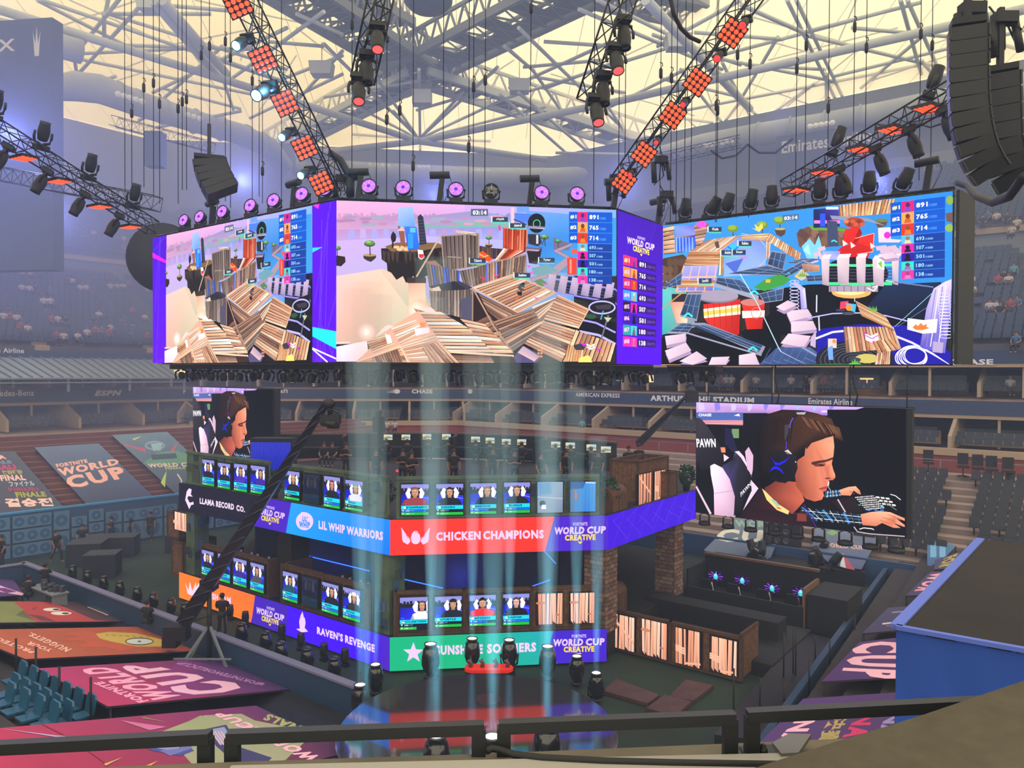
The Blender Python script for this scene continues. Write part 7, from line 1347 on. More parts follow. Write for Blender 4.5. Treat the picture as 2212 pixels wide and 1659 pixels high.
def beam(x, y, s, lab, top, pd=.0, gy=None, en=1.0, w=1.0):
    """fixture whose lens sits at pixel (x, y); its light shaft rises to z = top"""
    d = (10.4-1.0*s)*F/(y-804) if gy is None else gy
    q = at(x, y, d); base = q.z-.97*s; o = placed(bv, fbv, loc=(q.x, q.y, base), rot=(0, 0, x*.1), scale=s, label=lab)
    if base > .12 and y < 1560: tag(centre(MB().box(V(q.x, q.y, base/2), (.42*s, .42*s, base-.01)).build('riser_box', 'dark')), 'black riser box under the '+lab.split(',')[0], 'riser')
    r0, r1 = .12*s, .12*s+(top-q.z)*.027*w
    m = MB(); m.lathe([(r0*.9, .02), (r0+(r1-r0)*.3, (top-q.z)*.3), (r1, top-q.z)], V(0, 0, 0), V(pd, 0, 1), 20)
    c = m.build('light_shaft', 'beam_fog'); c.location = q; c['kind'] = 'stuff'; c['label'] = 'pale cyan light shaft rising from the '+lab.split(',')[0]; c['category'] = 'light shaft'
    L_ = bpy.data.lights.new('beam', 'SPOT'); L_.spot_size = 2*math.atan((r1+.08)/(top-q.z)*1.0+.02); L_.spot_blend = .5; L_.shadow_soft_size = .08; L_.color = (.45, .85, 1.0); L_.energy = 2600*en
    L_.use_nodes = True; nt = L_.node_tree; em = nt.nodes['Emission']; lf = nt.nodes.new('ShaderNodeLightFalloff'); lf.inputs['Strength'].default_value = 1; lf.inputs['Smooth'].default_value = 0; nt.links.new(lf.outputs['Linear'], em.inputs['Strength']); em.inputs['Color'].default_value = (.42, .85, 1, 1); L_.energy = 2300*en
    lo = bpy.data.objects.new('beam_lamp', L_); COL.objects.link(lo); lo.location = q+Z*.03; dv = V(pd, 0, 1).normalized(); lo.rotation_euler = (-dv).to_track_quat('Z', 'Y').to_euler()
BE = [(778, 1480, 1.0, 'beam fixture at the left edge of the round stage', 13, -.01), (791, 1525, 1.1, 'nearest beam fixture at the left of the round stage', 13, .0), (811, 1436, .95, 'beam fixture at the left corner below the banners', 13, .01), (930, 1392, 1.15, 'beam fixture beside the white star', 13, 0),
      (1020, 1380, 1.0, 'left of the two beam fixtures behind the red ledge', 12, .0), (1100, 1383, 1.0, 'right of the two beam fixtures behind the red ledge', 12, .0), (1183, 1397, 1.1, 'beam fixture between green and violet on the lower banner', 12.5, .0), (1246, 1418, .95, 'beam fixture under the lower cup logo', 10, -.01),
      (1288, 1454, .9, 'rightmost beam fixture at the round stage', 8.5, .0), (943, 1590, 1.15, 'beam fixture in front left, seen under the railing', 13, -.01), (1064, 1592, 1.15, 'beam fixture nearest to us between two rail ends', 11, .0), (1181, 1566, 1.2, 'beam fixture in front right, seen under the railing', 13, .0)]
for b in BE: beam(b[0], b[1], b[2], b[3], b[4], b[5], 25.5 if b[0] in (930, 1020, 1100, 1183) else (10.5-zS-.97*b[2])*F/(b[1]-804) if b[1] > 1560 else None)
# ---- camera cranes
t = thing('camera_crane', 'long black camera crane arm leaning across the left banners', 'camera crane', tuple(gz(435, 1420, 0)))
pb, pt = at(392, 1350, 27.0), at(703, 872, 24.5); dd = (pt-pb).normalized()
mb = MB(); sd = dd.cross(V(0, 1, 0)).normalized(); mb.prism([pb-sd*.25, pb+sd*.25, pt+sd*.09, pt-sd*.09], V(0, .3, 0)); mb.build('arm', mat('crane', '1c1e2a', .35, .2), t, True)
mb = MB(); [mb.tube(pb+(pt-pb)*(i/16)+sd*(.22-.14*i/16)+V(0, -.04, 0), pb+(pt-pb)*((i+1)/16)-sd*(.22-.14*i/16)+V(0, -.04, 0), .02, 4) for i in range(16)]; mb.build('bracing', mat('crane_light', '3c4258', .4, .3), t, True)
MB().box(pb+V(-.2, .1, -.3), (.8, .5, .5)).box(pb+V(-.4, .1, -.6), (.5, .45, .4)).build('counterweight', 'black', t, True)
pv = at(452, 1262, 26.8); MB().tube(V(pv.x, pv.y, .1), pv, .09, 8).box(pv, (.5, .5, .4)).build('pivot_post', 'black', t, True)
mb = MB(); [mb.bar(V(pv.x, pv.y, 1.5), V(pv.x+a, pv.y+b, .02), .08) for a, b in ((-.9, -.6), (.9, -.6), (0, .9), (-.9, .5))]; [mb.bar(V(pv.x-1, pv.y-.6, z), V(pv.x+1, pv.y-.6, z), .05) for z in (.05, .5)]; mb.build('tripod', 'steel_dark', t, True)
ph = at(710, 872, 24.4); MB().ball(ph, (.2, .15, .18)).tube(ph, ph+V(.05, 0, -.35), .08, 8).build('remote_head', 'black', t, True)
MB().box(ph+V(.06, 0, -.5), (.62, .3, .28)).tube(ph+V(-.2, -.05, -.62), ph+V(.3, -.25, -.66), .1, 10).box(ph+V(.15, 0, -.7), (.35, .25, .2)).build('camera', 'black', t, True)
mb = MB(); rn = random.Random(3); [mb.path([ph+V(-.1, 0, -.1), ph+V(.25+rn.random()*.2, 0, -.2-rn.random()*.2), ph+V(.2, 0, -.6)], .02, 5) for i in range(4)]; mb.path([pb, pv+V(.5, -.3, -.9), pv+V(.4, -.3, -1.6)], .025, 5); mb.build('cables', 'cable', t, True)
t = thing('camera_crane', 'second black camera crane behind the stage on the right', 'camera crane', tuple(at(1384, 955, 52))); MB().path([at(1380, 958, 50), at(1490, 848, 46)], [.28, .1], 8).build('arm', 'crane', t, True); a = at(1494, 846, 46); MB().box(a+Z*-.3, (.7, .6, .7)).ball(a, .3).build('camera', 'black', t, True)
q = at(818, 975, 46.5); t = thing('camera_tower', 'black camera tower with a small camera behind the far rim', 'camera', (q.x, q.y, zd2)); MB().box((0, 0, 1.25), (.65, .65, 2.5)).build('tower', 'darkroom', t); MB().box((0, -.1, 2.7), (.3, .5, .3)).tube(V(0, 0, 2.5), V(0, 0, 2.65), .06).build('camera', 'black', t)
# ---------------------------------------------------------------- court walls, printed tarpaulins, near stands
WLp = gz(0, 1215, 0); WLq = gz(388, 1155, 0); UW = (WLq-WLp).normalized(); nW = UW.cross(Z)
L0 = WLp-UW*14; LW = (WLq-L0).length+16
t = thing('court_wall', 'blue court wall printed with light blue loudspeaker drawings', 'barrier', tuple(L0+UW*LW/2)); hw = hit(0, 1114, WLp, nW).z
MB().box(L0+UW*LW/2+Z*hw/2-nW*.1, (LW, hw, .18), ax=[UW, Z, nW]).build('board', mat('wall_blue', '2c4f7c', .7), t, True); MB().box(L0+UW*LW/2+Z*(hw+.04)-nW*.12, (LW, .1, .3), ax=[UW, Z, nW]).build('cap', mat('cap_blue', '3a8ac8', .6), t, True)
p = Pic(L0+nW*.0, UW, Z, lambda x, y: (x, y), .0006); rn = random.Random(5); x = .2
while x < LW-2:
    w = rn.choice([1.9, .8, 2.3, .9]); y = .15
    while y < hw-.5:
        h = min(rn.choice([.7, 1.1, .55]), hw-.12-y)
        if h < .3: break
        p.rect(x, y, x+w, y+h, '5478a4'); k = max(1, int(w/h+.3)); r = min(h*.38, w/k*.42)
        for i in range(k): cx = x+w*(i+.5)/k; p.oval(cx, y+h/2, r, r, '2f5c92', 16); p.oval(cx, y+h/2, r*.35, r*.35, '5478a4', 10)
        y += h+.1
    x += w+.12
p.build('print', 'print_flat', t)
# near-left wall
NLa, NLb = gz(55, 1257, 0), gz(767, 1547, 0); UN = (NLb-NLa).normalized(); nN = -UN.cross(Z)     # nN points to the court
Nw = (NLb-NLa).length+.6
t = thing('court_wall', 'low blue court wall with pale top running along the left lamps', 'barrier', tuple((NLa+NLb)/2)); MB().box((NLa+NLb)/2+Z*.45, (Nw, .18, .9), ax=[UN, nN, Z]).build('board', mat('wall_navy', '1f3a5c', .6), t, True); MB().box((NLa+NLb)/2+Z*.93, (Nw, .3, .07), ax=[UN, nN, Z]).build('cap', mat('cap_pale', '6c6c8c', .6), t, True)
q = gz(15, 1225, 0); t = thing('court_wall', 'short return wall at the far end of the low left court wall', 'barrier', tuple(q)); MB().bar(NLa+Z*.45, gz(-40, 1272, 0)+Z*.45, .18, .9).build('board', 'wall_navy', t, True)
MB().bar(NLa+Z*.93, gz(-40, 1272, 0)+Z*.93, .3, .07).build('cap', 'cap_pale', t, True)
o = MB().prism([NLa-UN*8-nN*.3, NLb+UN*2-nN*.3, NLb+UN*2-nN*3.2, NLa-UN*8-nN*3.2], Z*.12).build('walkway', 'walk'); tag(centre(o), 'grey walkway between the low left court wall and the covered seats', 'walkway')
class Plane_: pass
NP = NLb-nN*3.4+Z*1.1; Nn = (Z*math.cos(R(17))+nN*math.sin(R(17))).normalized()
def tarp(label, pts, cols, draw=None, P=None, n=None, C=(0, 0, 1), lift=0.0, m='print', skirt=.55, th=.05, posts=True):
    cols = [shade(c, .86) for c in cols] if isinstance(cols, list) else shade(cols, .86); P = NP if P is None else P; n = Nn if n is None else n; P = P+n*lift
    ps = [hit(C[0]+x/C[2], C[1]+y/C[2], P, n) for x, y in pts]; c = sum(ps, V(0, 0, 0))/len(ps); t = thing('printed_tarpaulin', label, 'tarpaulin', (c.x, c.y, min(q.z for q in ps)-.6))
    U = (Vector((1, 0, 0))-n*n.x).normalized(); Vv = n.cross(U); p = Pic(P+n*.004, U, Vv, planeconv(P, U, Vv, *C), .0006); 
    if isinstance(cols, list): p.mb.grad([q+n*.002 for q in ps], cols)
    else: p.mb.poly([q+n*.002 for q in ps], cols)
    if draw: draw(p)
    p.build('cover_print', m, t); mb = MB(); mb.prism(ps, -n*th); mb.build('cover', mat('tarp_back', '2a1830', .8), t, True)
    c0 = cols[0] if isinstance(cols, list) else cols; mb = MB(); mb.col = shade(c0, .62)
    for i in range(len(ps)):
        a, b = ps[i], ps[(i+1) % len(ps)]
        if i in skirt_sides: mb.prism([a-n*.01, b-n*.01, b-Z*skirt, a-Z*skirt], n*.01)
    if mb.v: mb.build('skirt', 'print', t, True)
    if posts:
        for a in ps: MB().tube(a-n*.05+(c-a)*.04, V(a.x, a.y, a.z-1.0)+(c-a)*.04, .03, 6).build('leg', 'black', t, True)
    return t
skirt_sides = (0,)
PK = 'f0b8d0'
def textq(p, s, bl, br, tr, tl, c, b=.06): p.warp(s, [bl, br, tr, tl], c, b)
C6 = (0, 1050, 2.7239)
# far left stand: its own slope behind the blue wall
FP = WLp-nW*.4+Z*2.6; Fn = (Z*math.cos(R(22))+nW*math.sin(R(22))).normalized(); C1_ = (0, 500, 2.766); skirt_sides = ()
def dfin(p):
    for s, x1, y0, y1, c in (('FINA', 40, 1365, 1340, 'f0b8b0'), ('FINALS', 75, 1392, 1372, '7c98b0'), ('FINALI', 100, 1427, 1396, 'c03878'), ('決賽終賽', 140, 1455, 1428, 'b0a860'), ('FINAL', 158, 1492, 1457, 'f0c0b8'), ('ファイナル', 212, 1528, 1494, 'a8b8c8'), ('ФИНАЛЫ', 235, 1555, 1532, 'b83468'), ('FINALE', 280, 1590, 1558, 'a8a838'), ('결승전', 322, 1648, 1596, 'f0c8c0')):
        w = len(s)*(30 if len(s) > 3 else 95); textq(p, s, (x1-w, y0), (x1, y0-6), (x1-14, y1-4), (x1-14-w, y1), c, .05)
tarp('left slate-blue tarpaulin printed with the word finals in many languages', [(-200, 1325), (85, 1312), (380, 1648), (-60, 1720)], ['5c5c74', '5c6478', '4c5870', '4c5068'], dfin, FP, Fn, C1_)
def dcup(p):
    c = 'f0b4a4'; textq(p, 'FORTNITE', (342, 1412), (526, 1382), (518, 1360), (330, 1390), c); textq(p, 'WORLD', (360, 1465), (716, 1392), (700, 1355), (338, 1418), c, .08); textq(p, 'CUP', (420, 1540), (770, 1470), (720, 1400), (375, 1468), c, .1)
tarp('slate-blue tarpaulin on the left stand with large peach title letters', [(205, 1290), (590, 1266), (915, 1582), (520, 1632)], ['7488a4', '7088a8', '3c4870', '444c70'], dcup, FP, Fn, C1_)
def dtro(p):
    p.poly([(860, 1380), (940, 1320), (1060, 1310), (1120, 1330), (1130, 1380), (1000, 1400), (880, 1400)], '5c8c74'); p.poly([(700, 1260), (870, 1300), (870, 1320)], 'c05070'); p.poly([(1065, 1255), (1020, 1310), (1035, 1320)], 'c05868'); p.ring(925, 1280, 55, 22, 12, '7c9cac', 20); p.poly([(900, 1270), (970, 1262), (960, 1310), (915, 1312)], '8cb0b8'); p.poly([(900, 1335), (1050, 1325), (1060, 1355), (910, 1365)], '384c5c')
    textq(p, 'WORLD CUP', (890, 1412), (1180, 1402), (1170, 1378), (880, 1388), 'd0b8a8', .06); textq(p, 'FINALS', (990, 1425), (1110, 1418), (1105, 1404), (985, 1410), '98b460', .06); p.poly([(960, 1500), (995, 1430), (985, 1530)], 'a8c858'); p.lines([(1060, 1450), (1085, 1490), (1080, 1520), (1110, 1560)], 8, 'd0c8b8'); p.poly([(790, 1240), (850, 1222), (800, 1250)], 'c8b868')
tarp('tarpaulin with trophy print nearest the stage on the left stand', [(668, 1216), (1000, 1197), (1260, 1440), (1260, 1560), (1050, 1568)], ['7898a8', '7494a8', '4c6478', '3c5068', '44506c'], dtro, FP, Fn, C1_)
# steps and seats beside those tarps
o = MB()
U_ = UW
for i in range(14):
    z = 2.5+i*.28; d_ = .8+i*.7; o.box(WLp+UW*9-nW*d_+Z*(z-.2), (44, .72, .3), ax=[UW, nW, Z])
o = o.build('floor_left_stand', mat('step_red', '6c4440', .9, noise=(.8, .2))); struct(o)
# near-left stand
skirt_sides = ()
o = MB()
for i in range(16):
    z = .75+i*.31; d_ = 3.9+i*1.0; a = NLb-nN*d_; o.box(a-UN*14+Z*(z-.5), (40, 1.02, .8), ax=[UN, nN, Z])
struct(o.build('floor_near_left_stand', mat('step_dark', '2c262c', .9, noise=(.8, .2))))
def dred(p):
    p.poly([(75, 680), (330, 682), (480, 690), (680, 790), (560, 798), (210, 798)], 'b83c3c'); p.poly([(0, 682), (80, 682), (140, 730), (90, 760), (230, 800), (0, 803)], '7c8448'); p.poly([(300, 684), (470, 681), (720, 795), (560, 790), (400, 720)], '4c3038'); p.oval(305, 727, 52, 10, 'f0e0d8', 14); p.oval(360, 749, 62, 11, 'f0e0d8', 14); p.oval(330, 727, 22, 5, '28201c', 10); p.oval(385, 750, 22, 5, '28201c', 10)
    p.poly([(160, 755), (250, 765), (330, 798), (240, 790)], '6c3038'); p.lines([(190, 725), (215, 715)], 6, '7c2c30'); p.poly([(510, 712), (530, 710), (648, 758), (630, 762)], 'e8c8c0')
tarp('red and green tarpaulin with plain round eyes, furthest of the near left row', [(-120, 676), (472, 681), (722, 796), (-120, 806)], ['6c7448', '4c3038', '5c3038', '7c8448'], dred, C=C6)
def dora(p):
    p.poly([(560, 870), (640, 858), (800, 866), (960, 905), (1040, 930), (940, 945), (800, 945), (650, 915), (580, 895)], 'c8a848'); p.poly([(560, 868), (520, 856), (490, 852), (420, 862), (370, 868), (395, 880), (450, 878), (460, 890), (400, 895), (360, 905), (420, 912), (500, 912), (520, 925), (470, 940), (480, 952), (560, 948), (620, 945), (680, 960), (700, 972), (780, 955), (790, 942), (650, 918), (585, 895)], 'c05434'); p.oval(820, 915, 75, 17, 'c8d0cc', 18); p.oval(820, 915, 12, 4, '38444c', 8); p.ring(820, 915, 82, 20, 5, '48301c', 20); p.poly([(870, 870), (1010, 880), (1110, 950), (960, 945), (1040, 920)], '8c4830'); [p.line(620+i*40, 875+i*2, 640+i*40, 880+i*2, 3, '8c6c28') for i in range(8)]
    c = 'ecb4a0'; textq(p, 'NUGGETS.', (425, 960), (185, 862), (150, 876), (385, 980), c, .07); textq(p, 'YOUR', (318, 966), (178, 915), (145, 930), (288, 980), c, .07); textq(p, 'PROTECT', (216, 975), (-40, 880), (-75, 895), (180, 988), c, .07)
skirt_sides = (3, 4)
tarp('orange tarpaulin with a yellow one-eyed fish print in the near left row', [(815, 827), (1158, 970), (150, 1018), (-130, 905), (-130, 846)], ['d0603c', 'c0583c', 'd4663c', 'd8683c', 'd0643c'], dora, C=C6)
def dmag(p):
    c = 'f0a4c8'; p.poly([(1060, 1022), (1253, 1010), (1700, 1195), (1000, 1250), (900, 1180)], ['6c2c80', '4c2870', '402468', '8c2c78', 'a02c74'])
    textq(p, 'CUP', (1510, 1185), (850, 1045), (690, 1062), (1110, 1246), 'f0b8d8', .1)
    textq(p, 'WORLD', (1100, 1246), (640, 1062), (445, 1078), (900, 1262), c, .1); textq(p, 'FORTNITE', (880, 1262), (600, 1150), (545, 1160), (820, 1278), c, .07); textq(p, '#FORTNITEWORLDCUP', (1560, 1160), (1090, 1035), (1030, 1045), (1540, 1178), 'b880b8', .03)
skirt_sides = (3,)
tarp('magenta and purple tarpaulin with large pink upside-down letters in the near left row', [(1262, 1012), (1705, 1195), (635, 1297), (221, 1073)], ['502874', '402468', 'd83470', 'd03078'], dmag, C=C6)
skirt_sides = ()
def dbig(p):
    C = 0; p.poly([(860, 1480), (1200, 1350), (1420, 1340), (1500, 1380), (1700, 1420), (1800, 1500), (1650, 1640), (1150, 1660), (1060, 1560)], '9ca080'); p.poly([(1000, 1440), (1180, 1350), (1260, 1400), (1200, 1470)], '98a078'); p.poly([(1210, 1430), (1330, 1405), (1420, 1540), (1600, 1600), (1560, 1640), (1380, 1630), (1270, 1530)], '343468'); p.poly([(1230, 1435), (1320, 1418), (1390, 1530), (1290, 1520)], '8c98c0'); [p.line(1245+i*18, 1445, 1300+i*18, 1525, 7, 'e0b0c8') for i in range(4)]
    p.poly([(660, 1468), (780, 1455), (960, 1468), (1120, 1540), (1140, 1560), (1060, 1590), (900, 1560), (760, 1500)], '44489c'); p.poly([(750, 1480), (940, 1485), (1060, 1530), (1040, 1570), (900, 1540), (780, 1520)], '8c90c8'); p.poly([(940, 1560), (1060, 1545), (1100, 1500), (1130, 1545), (1000, 1590)], '6c70b8')
    textq(p, 'WORLD CUP', (1900, 1600), (1330, 1330), (1250, 1345), (1810, 1625), PK, .09); textq(p, 'FORTNITE', (1560, 1430), (1430, 1390), (1400, 1405), (1530, 1450), PK, .04); textq(p, 'FINALS', (1850, 1440), (1580, 1340), (1540, 1375), (1800, 1470), '9cac68', .08)
    p.poly([(700, 1380), (980, 1420), (880, 1440)], 'c86ca0'); p.poly([(0, 1430), (330, 1480), (640, 1485), (340, 1472)], 'b8a0d0'); p.poly([(830, 1366), (850, 1365), (980, 1392)], 'a8b068'); p.lines([(240, 1400)[:2], (400, 1480), (600, 1620), (640, 1660)], 5, '8c2850'); p.poly([(840, 1655), (930, 1620), (860, 1665)], 'f0a058'); p.poly([(610, 1640), (720, 1600), (620, 1650)], 'c8b868'); p.poly([(220, 1515), (300, 1528), (360, 1518), (330, 1532)], 'f0a858')
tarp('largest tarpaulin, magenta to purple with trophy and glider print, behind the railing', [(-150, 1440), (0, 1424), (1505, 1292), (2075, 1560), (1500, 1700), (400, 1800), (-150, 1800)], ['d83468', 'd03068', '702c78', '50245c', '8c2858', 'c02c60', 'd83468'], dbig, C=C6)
def dpur(p): p.poly([(0, 585), (70, 610), (140, 632), (130, 645), (0, 622)], 'e8b8d8'); p.poly([(-40, 600), (30, 600), (100, 622), (40, 630)], '6c2c80')
tarp('dark purple tarpaulin corner at the far left edge of the near row', [(-150, 545), (80, 548), (140, 640), (-150, 660)], ['5c3480', '503078', '5c3484', '683888'], dpur, C=C6)
tarp('dark blue tarpaulin strip above the purple one at the left edge', [(-150, 495), (0, 498), (78, 540), (-150, 543)], '2c2c58', None, C=C6)
# near-right stand
NRa, NRb = gz(1650, 1590, .9), gz(1900, 1245, .9); UR = (NRb-NRa).normalized(); nR = UR.cross(Z)       # nR points away from the court
RP = NRa+Z*.3; Rn = (Z*math.cos(R(15))-nR*math.sin(R(15))).normalized()
o = MB()
for i in range(11): o.box(NRa+UR*12+nR*(.9+i*.95)+Z*(.1+i*.26-.5), (46, .97, .9), ax=[UR, nR, Z])
struct(o.build('floor_near_right_stand', 'step_dark')); C7_ = (1300, 1150, 2.4254)
t = thing('court_wall', 'low dark wall along the right side of the court', 'barrier', tuple((NRa+NRb)/2-Z*.9)); MB().bar(V(NRa.x, NRa.y, .45)-UR*4, V(NRb.x, NRb.y, .45)+UR*6, .2, .9).build('board', 'wall_navy', t, True)
def dfn(p):
    textq(p, 'FINAL', (1085, 908), (850, 1165), (990, 1165), (1180, 903), PK, .1); textq(p, '總決賽', (1250, 893), (1110, 1110), (1225, 1110), (1335, 890), 'a8985c', .03); textq(p, 'FINAL', (1385, 888), (1230, 1120), (1360, 1120), (1460, 885), 'c82c68', .1); textq(p, 'FINAL', (1525, 880), (1420, 1110), (1520, 1110), (1600, 878), '8c80b8', .08)
tarp('purple tarpaulin printed FINAL in several languages at lower right', [(1055, 872), (1640, 832), (1640, 1150), (780, 1150)], ['5c3888', '54347c', '4c3070', '5c3888'], dfn, RP, Rn, C7_)
def dcp(p): textq(p, 'CUP', (1240, 740), (1330, 575), (1600, 548), (1600, 760), PK, .12) if 0 else p.warp('CUP', [(1330, 580), (1240, 750), (1600, 775), (1600, 565)], PK, .12)
tarp('purple tarpaulin with big pink CUP letters left of the blue box', [(1350, 575), (1650, 540), (1650, 752), (1150, 782)], ['5c3888', '5c3480', '503078', '583480'], dcp, RP, Rn, C7_)
tarp('small dark tarpaulin with red and white lines above the CUP one', [(1500, 395), (1660, 383), (1640, 505), (1362, 530)], ['4c4870', '44406c', '3c3860', '44406c'], lambda p: (p.line(1520, 420, 1620, 412, 6, '8c88b0'), p.line(1470, 480, 1560, 470, 8, 'c8c0d8'), p.line(1490, 492, 1600, 478, 5, 'b04060')), RP, Rn, C7_)
tarp('purple tarpaulin with pink letters beside the blue box top edge', [(1722, 206), (1830, 203), (1700, 330), (1590, 332)], ['4c4478', '504474', '4c3c70', '4c3c70'], lambda p: p.warp('WOR', [(1730, 212), (1635, 308), (1720, 320), (1815, 207)], 'f0a0b0', .12), RP, Rn, C7_)
tarp('furthest dark tarpaulin of the right row with faint yellow letters', [(1745, 145), (1880, 100), (1850, 185), (1740, 195)], ['4c4c78', '484870', '404068', '444470'], lambda p: p.warp('FOR', [(1790, 140), (1762, 185), (1830, 182), (1868, 108)], 'b0a048', .08), RP, Rn, C7_)
# far right court side
C5 = (1480, 820, 3.0219); SRp = SR.P(20, -17.4, 1.2); SRn = (Z*math.cos(R(17))-SR.n*math.sin(R(17))).normalized()
o = MB(); steps = 13
for i in range(steps): o.box(SR.P(30, -17+i*.95+.4, .75+i*.3-.4), (70, .97, .8), ax=[SR.t, SR.n, Z])
struct(o.build('floor_far_right_stand', mat('step_pale', '8c7c74', .9, noise=(.7, .2))))
t = thing('court_wall', 'blue court wall below the far right seats', 'barrier', tuple(SR.P(30, -17.6, 0))); MB().box(SR.P(30, -17.6, .6), (70, .2, 1.2), ax=[SR.t, SR.n, Z]).build('board', 'wall_blue', t, True)
tarp('pale tarpaulin lettered CUP behind the dark booth on the right', [(120, 1115), (330, 905), (650, 930), (560, 1160), (500, 1190)], ['6c7c98', '8498a8', '8498a8', '58688c', '58688c'], lambda p: (textq(p, 'CUP', (190, 1058), (640, 1068), (640, 985), (225, 975), 'd8d8c0', .1), textq(p, 'WORLD', (330, 960), (620, 968), (615, 925), (325, 918), '8cb098', .08)), SRp, SRn, C5)
tarp('pale tarpaulin with red triangle right of the speaker stack', [(830, 1090), (850, 960), (1270, 1020), (1150, 1240), (950, 1210)], ['6c7898', '7c8ca4', '7480a0', '54608c', '54608c'], lambda p: (p.poly([(1030, 1130), (1110, 1245), (1060, 1235), (1010, 1220)], 'a8445c'), p.poly([(1030, 1130), (1050, 1232), (1010, 1220)], 'c0c8d0'), textq(p, 'WORLD CUP', (900, 1090), (1170, 1112), (1165, 1085), (895, 1062), 'c8a898', .06), p.poly([(920, 1000), (960, 980), (1000, 1000), (960, 1020)], '78a868')), SRp, SRn, C5)
tarp('light blue printed banner piece at the edge of the far right seats', [(1580, 1040), (1770, 1085), (1680, 1180), (1580, 1230)], ['4c84b4', '4c80b0', '3c6ca0', '3c6ca0'], lambda p: [p.rect(1600+i*60, 1070+i*10, 1640+i*60, 1160, '6ca0cc') for i in range(2)], SRp, SRn, C5)
# dark seats of the far right stand, nearest ones as single things
seat = thing('stadium_chair', 'x', 'seat'); MB().prism([V(-.22, -.2, .42), V(.22, -.2, .42), V(.22, .2, .4), V(-.22, .2, .4)], V(0, 0, .05)).build('seat_pan', mat('seat_dark', '242832', .45), seat); MB().prism([V(-.22, .2, .42), V(.22, .2, .42), V(.24, .27, .8), V(.18, .29, .9), V(-.18, .29, .9), V(-.24, .27, .8)], V(0, .05, 0)).build('backrest', 'seat_dark', seat); MB().box((0, .12, .2), (.08, .1, .4)).build('leg', 'black', seat)
fseat = []; aR = math.degrees(math.atan2(SR.t.y, SR.t.x))
for r in range(10):
    blk = 0; a = 33.5
    while a < 56:
        p_ = SR.P(a, -15.6+r*.95, .75+(r+1.5)*.3); v = CM.transposed() @ (p_-eye); x = CX-F*v.x/v.z; y = CY+F*v.y/v.z
        if (a+r*.1) % 5.6 > 1.3 and (x > 1960 or y > 1175) and x < 2225 and len(fseat) < 2:
            if random.random() < .97: placed(seat, fseat if not fseat else [1], loc=tuple(p_), rz=aR, label='dark folding seat in the rows below the right red wall', group='seats of the far right stand', scale=1.05)
        a += .56
mbs = MB(); 
for k in range(3): q = SR.P(39+k*1.5, -4.6, 4.25); mbs = 0
oc = thing('office_chair', 'x', 'chair'); MB().box((0, 0, .55), (.55, .5, .1)).build('seat', 'black', oc); MB().box((0, .25, .95), (.5, .08, .6)).build('backrest', 'black', oc); mb = MB(); mb.tube(V(0, 0, .08), V(0, 0, .5), .03); [mb.bar(V(0, 0, .1), pol(72*k)*.3+Z*.05, .05) for k in range(5)]; mb.build('base', 'black', oc); fo = []
for x in (2005, 2080, 2112, 2142, 2178): q = gz(x, 1022+(x-2005)*.12, 4.3); placed(oc, fo, loc=tuple(q), rz=aR+10, label='black office chair on the walkway above the dark seats, below the red wall', group='office chairs at the rail', scale=1.15)
t = thing('handrail', 'thin rail with posts behind the dark seats at right', 'rail', tuple(SR.P(40, -5.1, 4.2))); mb = MB(); mb.tube(SR.P(20, -5.3, 5.2), SR.P(60, -5.3, 5.2), .025, 5); mb.build('top_rail', 'steel_dark', t, True)
for i in range(14): MB().tube(SR.P(24+i*2.4, -5.3, 4.2), SR.P(24+i*2.4, -5.3, 5.2), .025, 5).build('post', 'steel_dark', t, True)
# blue near-left seats
s2 = dup(seat, loc=(0, 0, 0), label='x'); 
for c_ in s2.children:
    c_.data = c_.data.copy(); c_.data.materials.clear(); c_.data.materials.append(M('seat_near'))
f2s = []; aN = math.degrees(math.atan2(UN.y, UN.x))+180
for r, (xa, ya, xb, yb, n_) in enumerate([(70, 1185, 470, 1395, 10), (20, 1270, 330, 1440, 8), (-10, 1330, 250, 1450, 6)]):
    A_, B_ = hit(xa/2.7239, 1050+ya/2.7239, NP-Z*.6, Nn), hit(xb/2.7239, 1050+yb/2.7239, NP-Z*.6, Nn)
    n_ = int((B_-A_).length/.52)
    for i in range(n_+1):
        q = A_+(B_-A_)*i/max(1, n_); placed(s2, f2s, loc=(q.x, q.y, q.z-.25), rz=aN+180+(math.degrees(math.atan2((B_-A_).y, (B_-A_).x))-aN)*0, label='teal blue plastic seat in the uncovered rows at lower left', group='blue seats at lower left', scale=1.0)
for r, (x0, y0, x1, y1) in enumerate([(85, 960, 95, 1130), (212, 1035, 212, 1185), (535, 1245, 535, 1390), (350, 1140, 350, 1320)]):
    a = hit(x1/2.7239, 1050+y1/2.7239, NP-Z*.5, Nn); tag(centre(MB().tube(a, a+Z*1.15, .03, 6).build('post', 'black')), 'thin dark post at the end of the near left tarpaulins', 'post', 'posts at the tarpaulin ends')
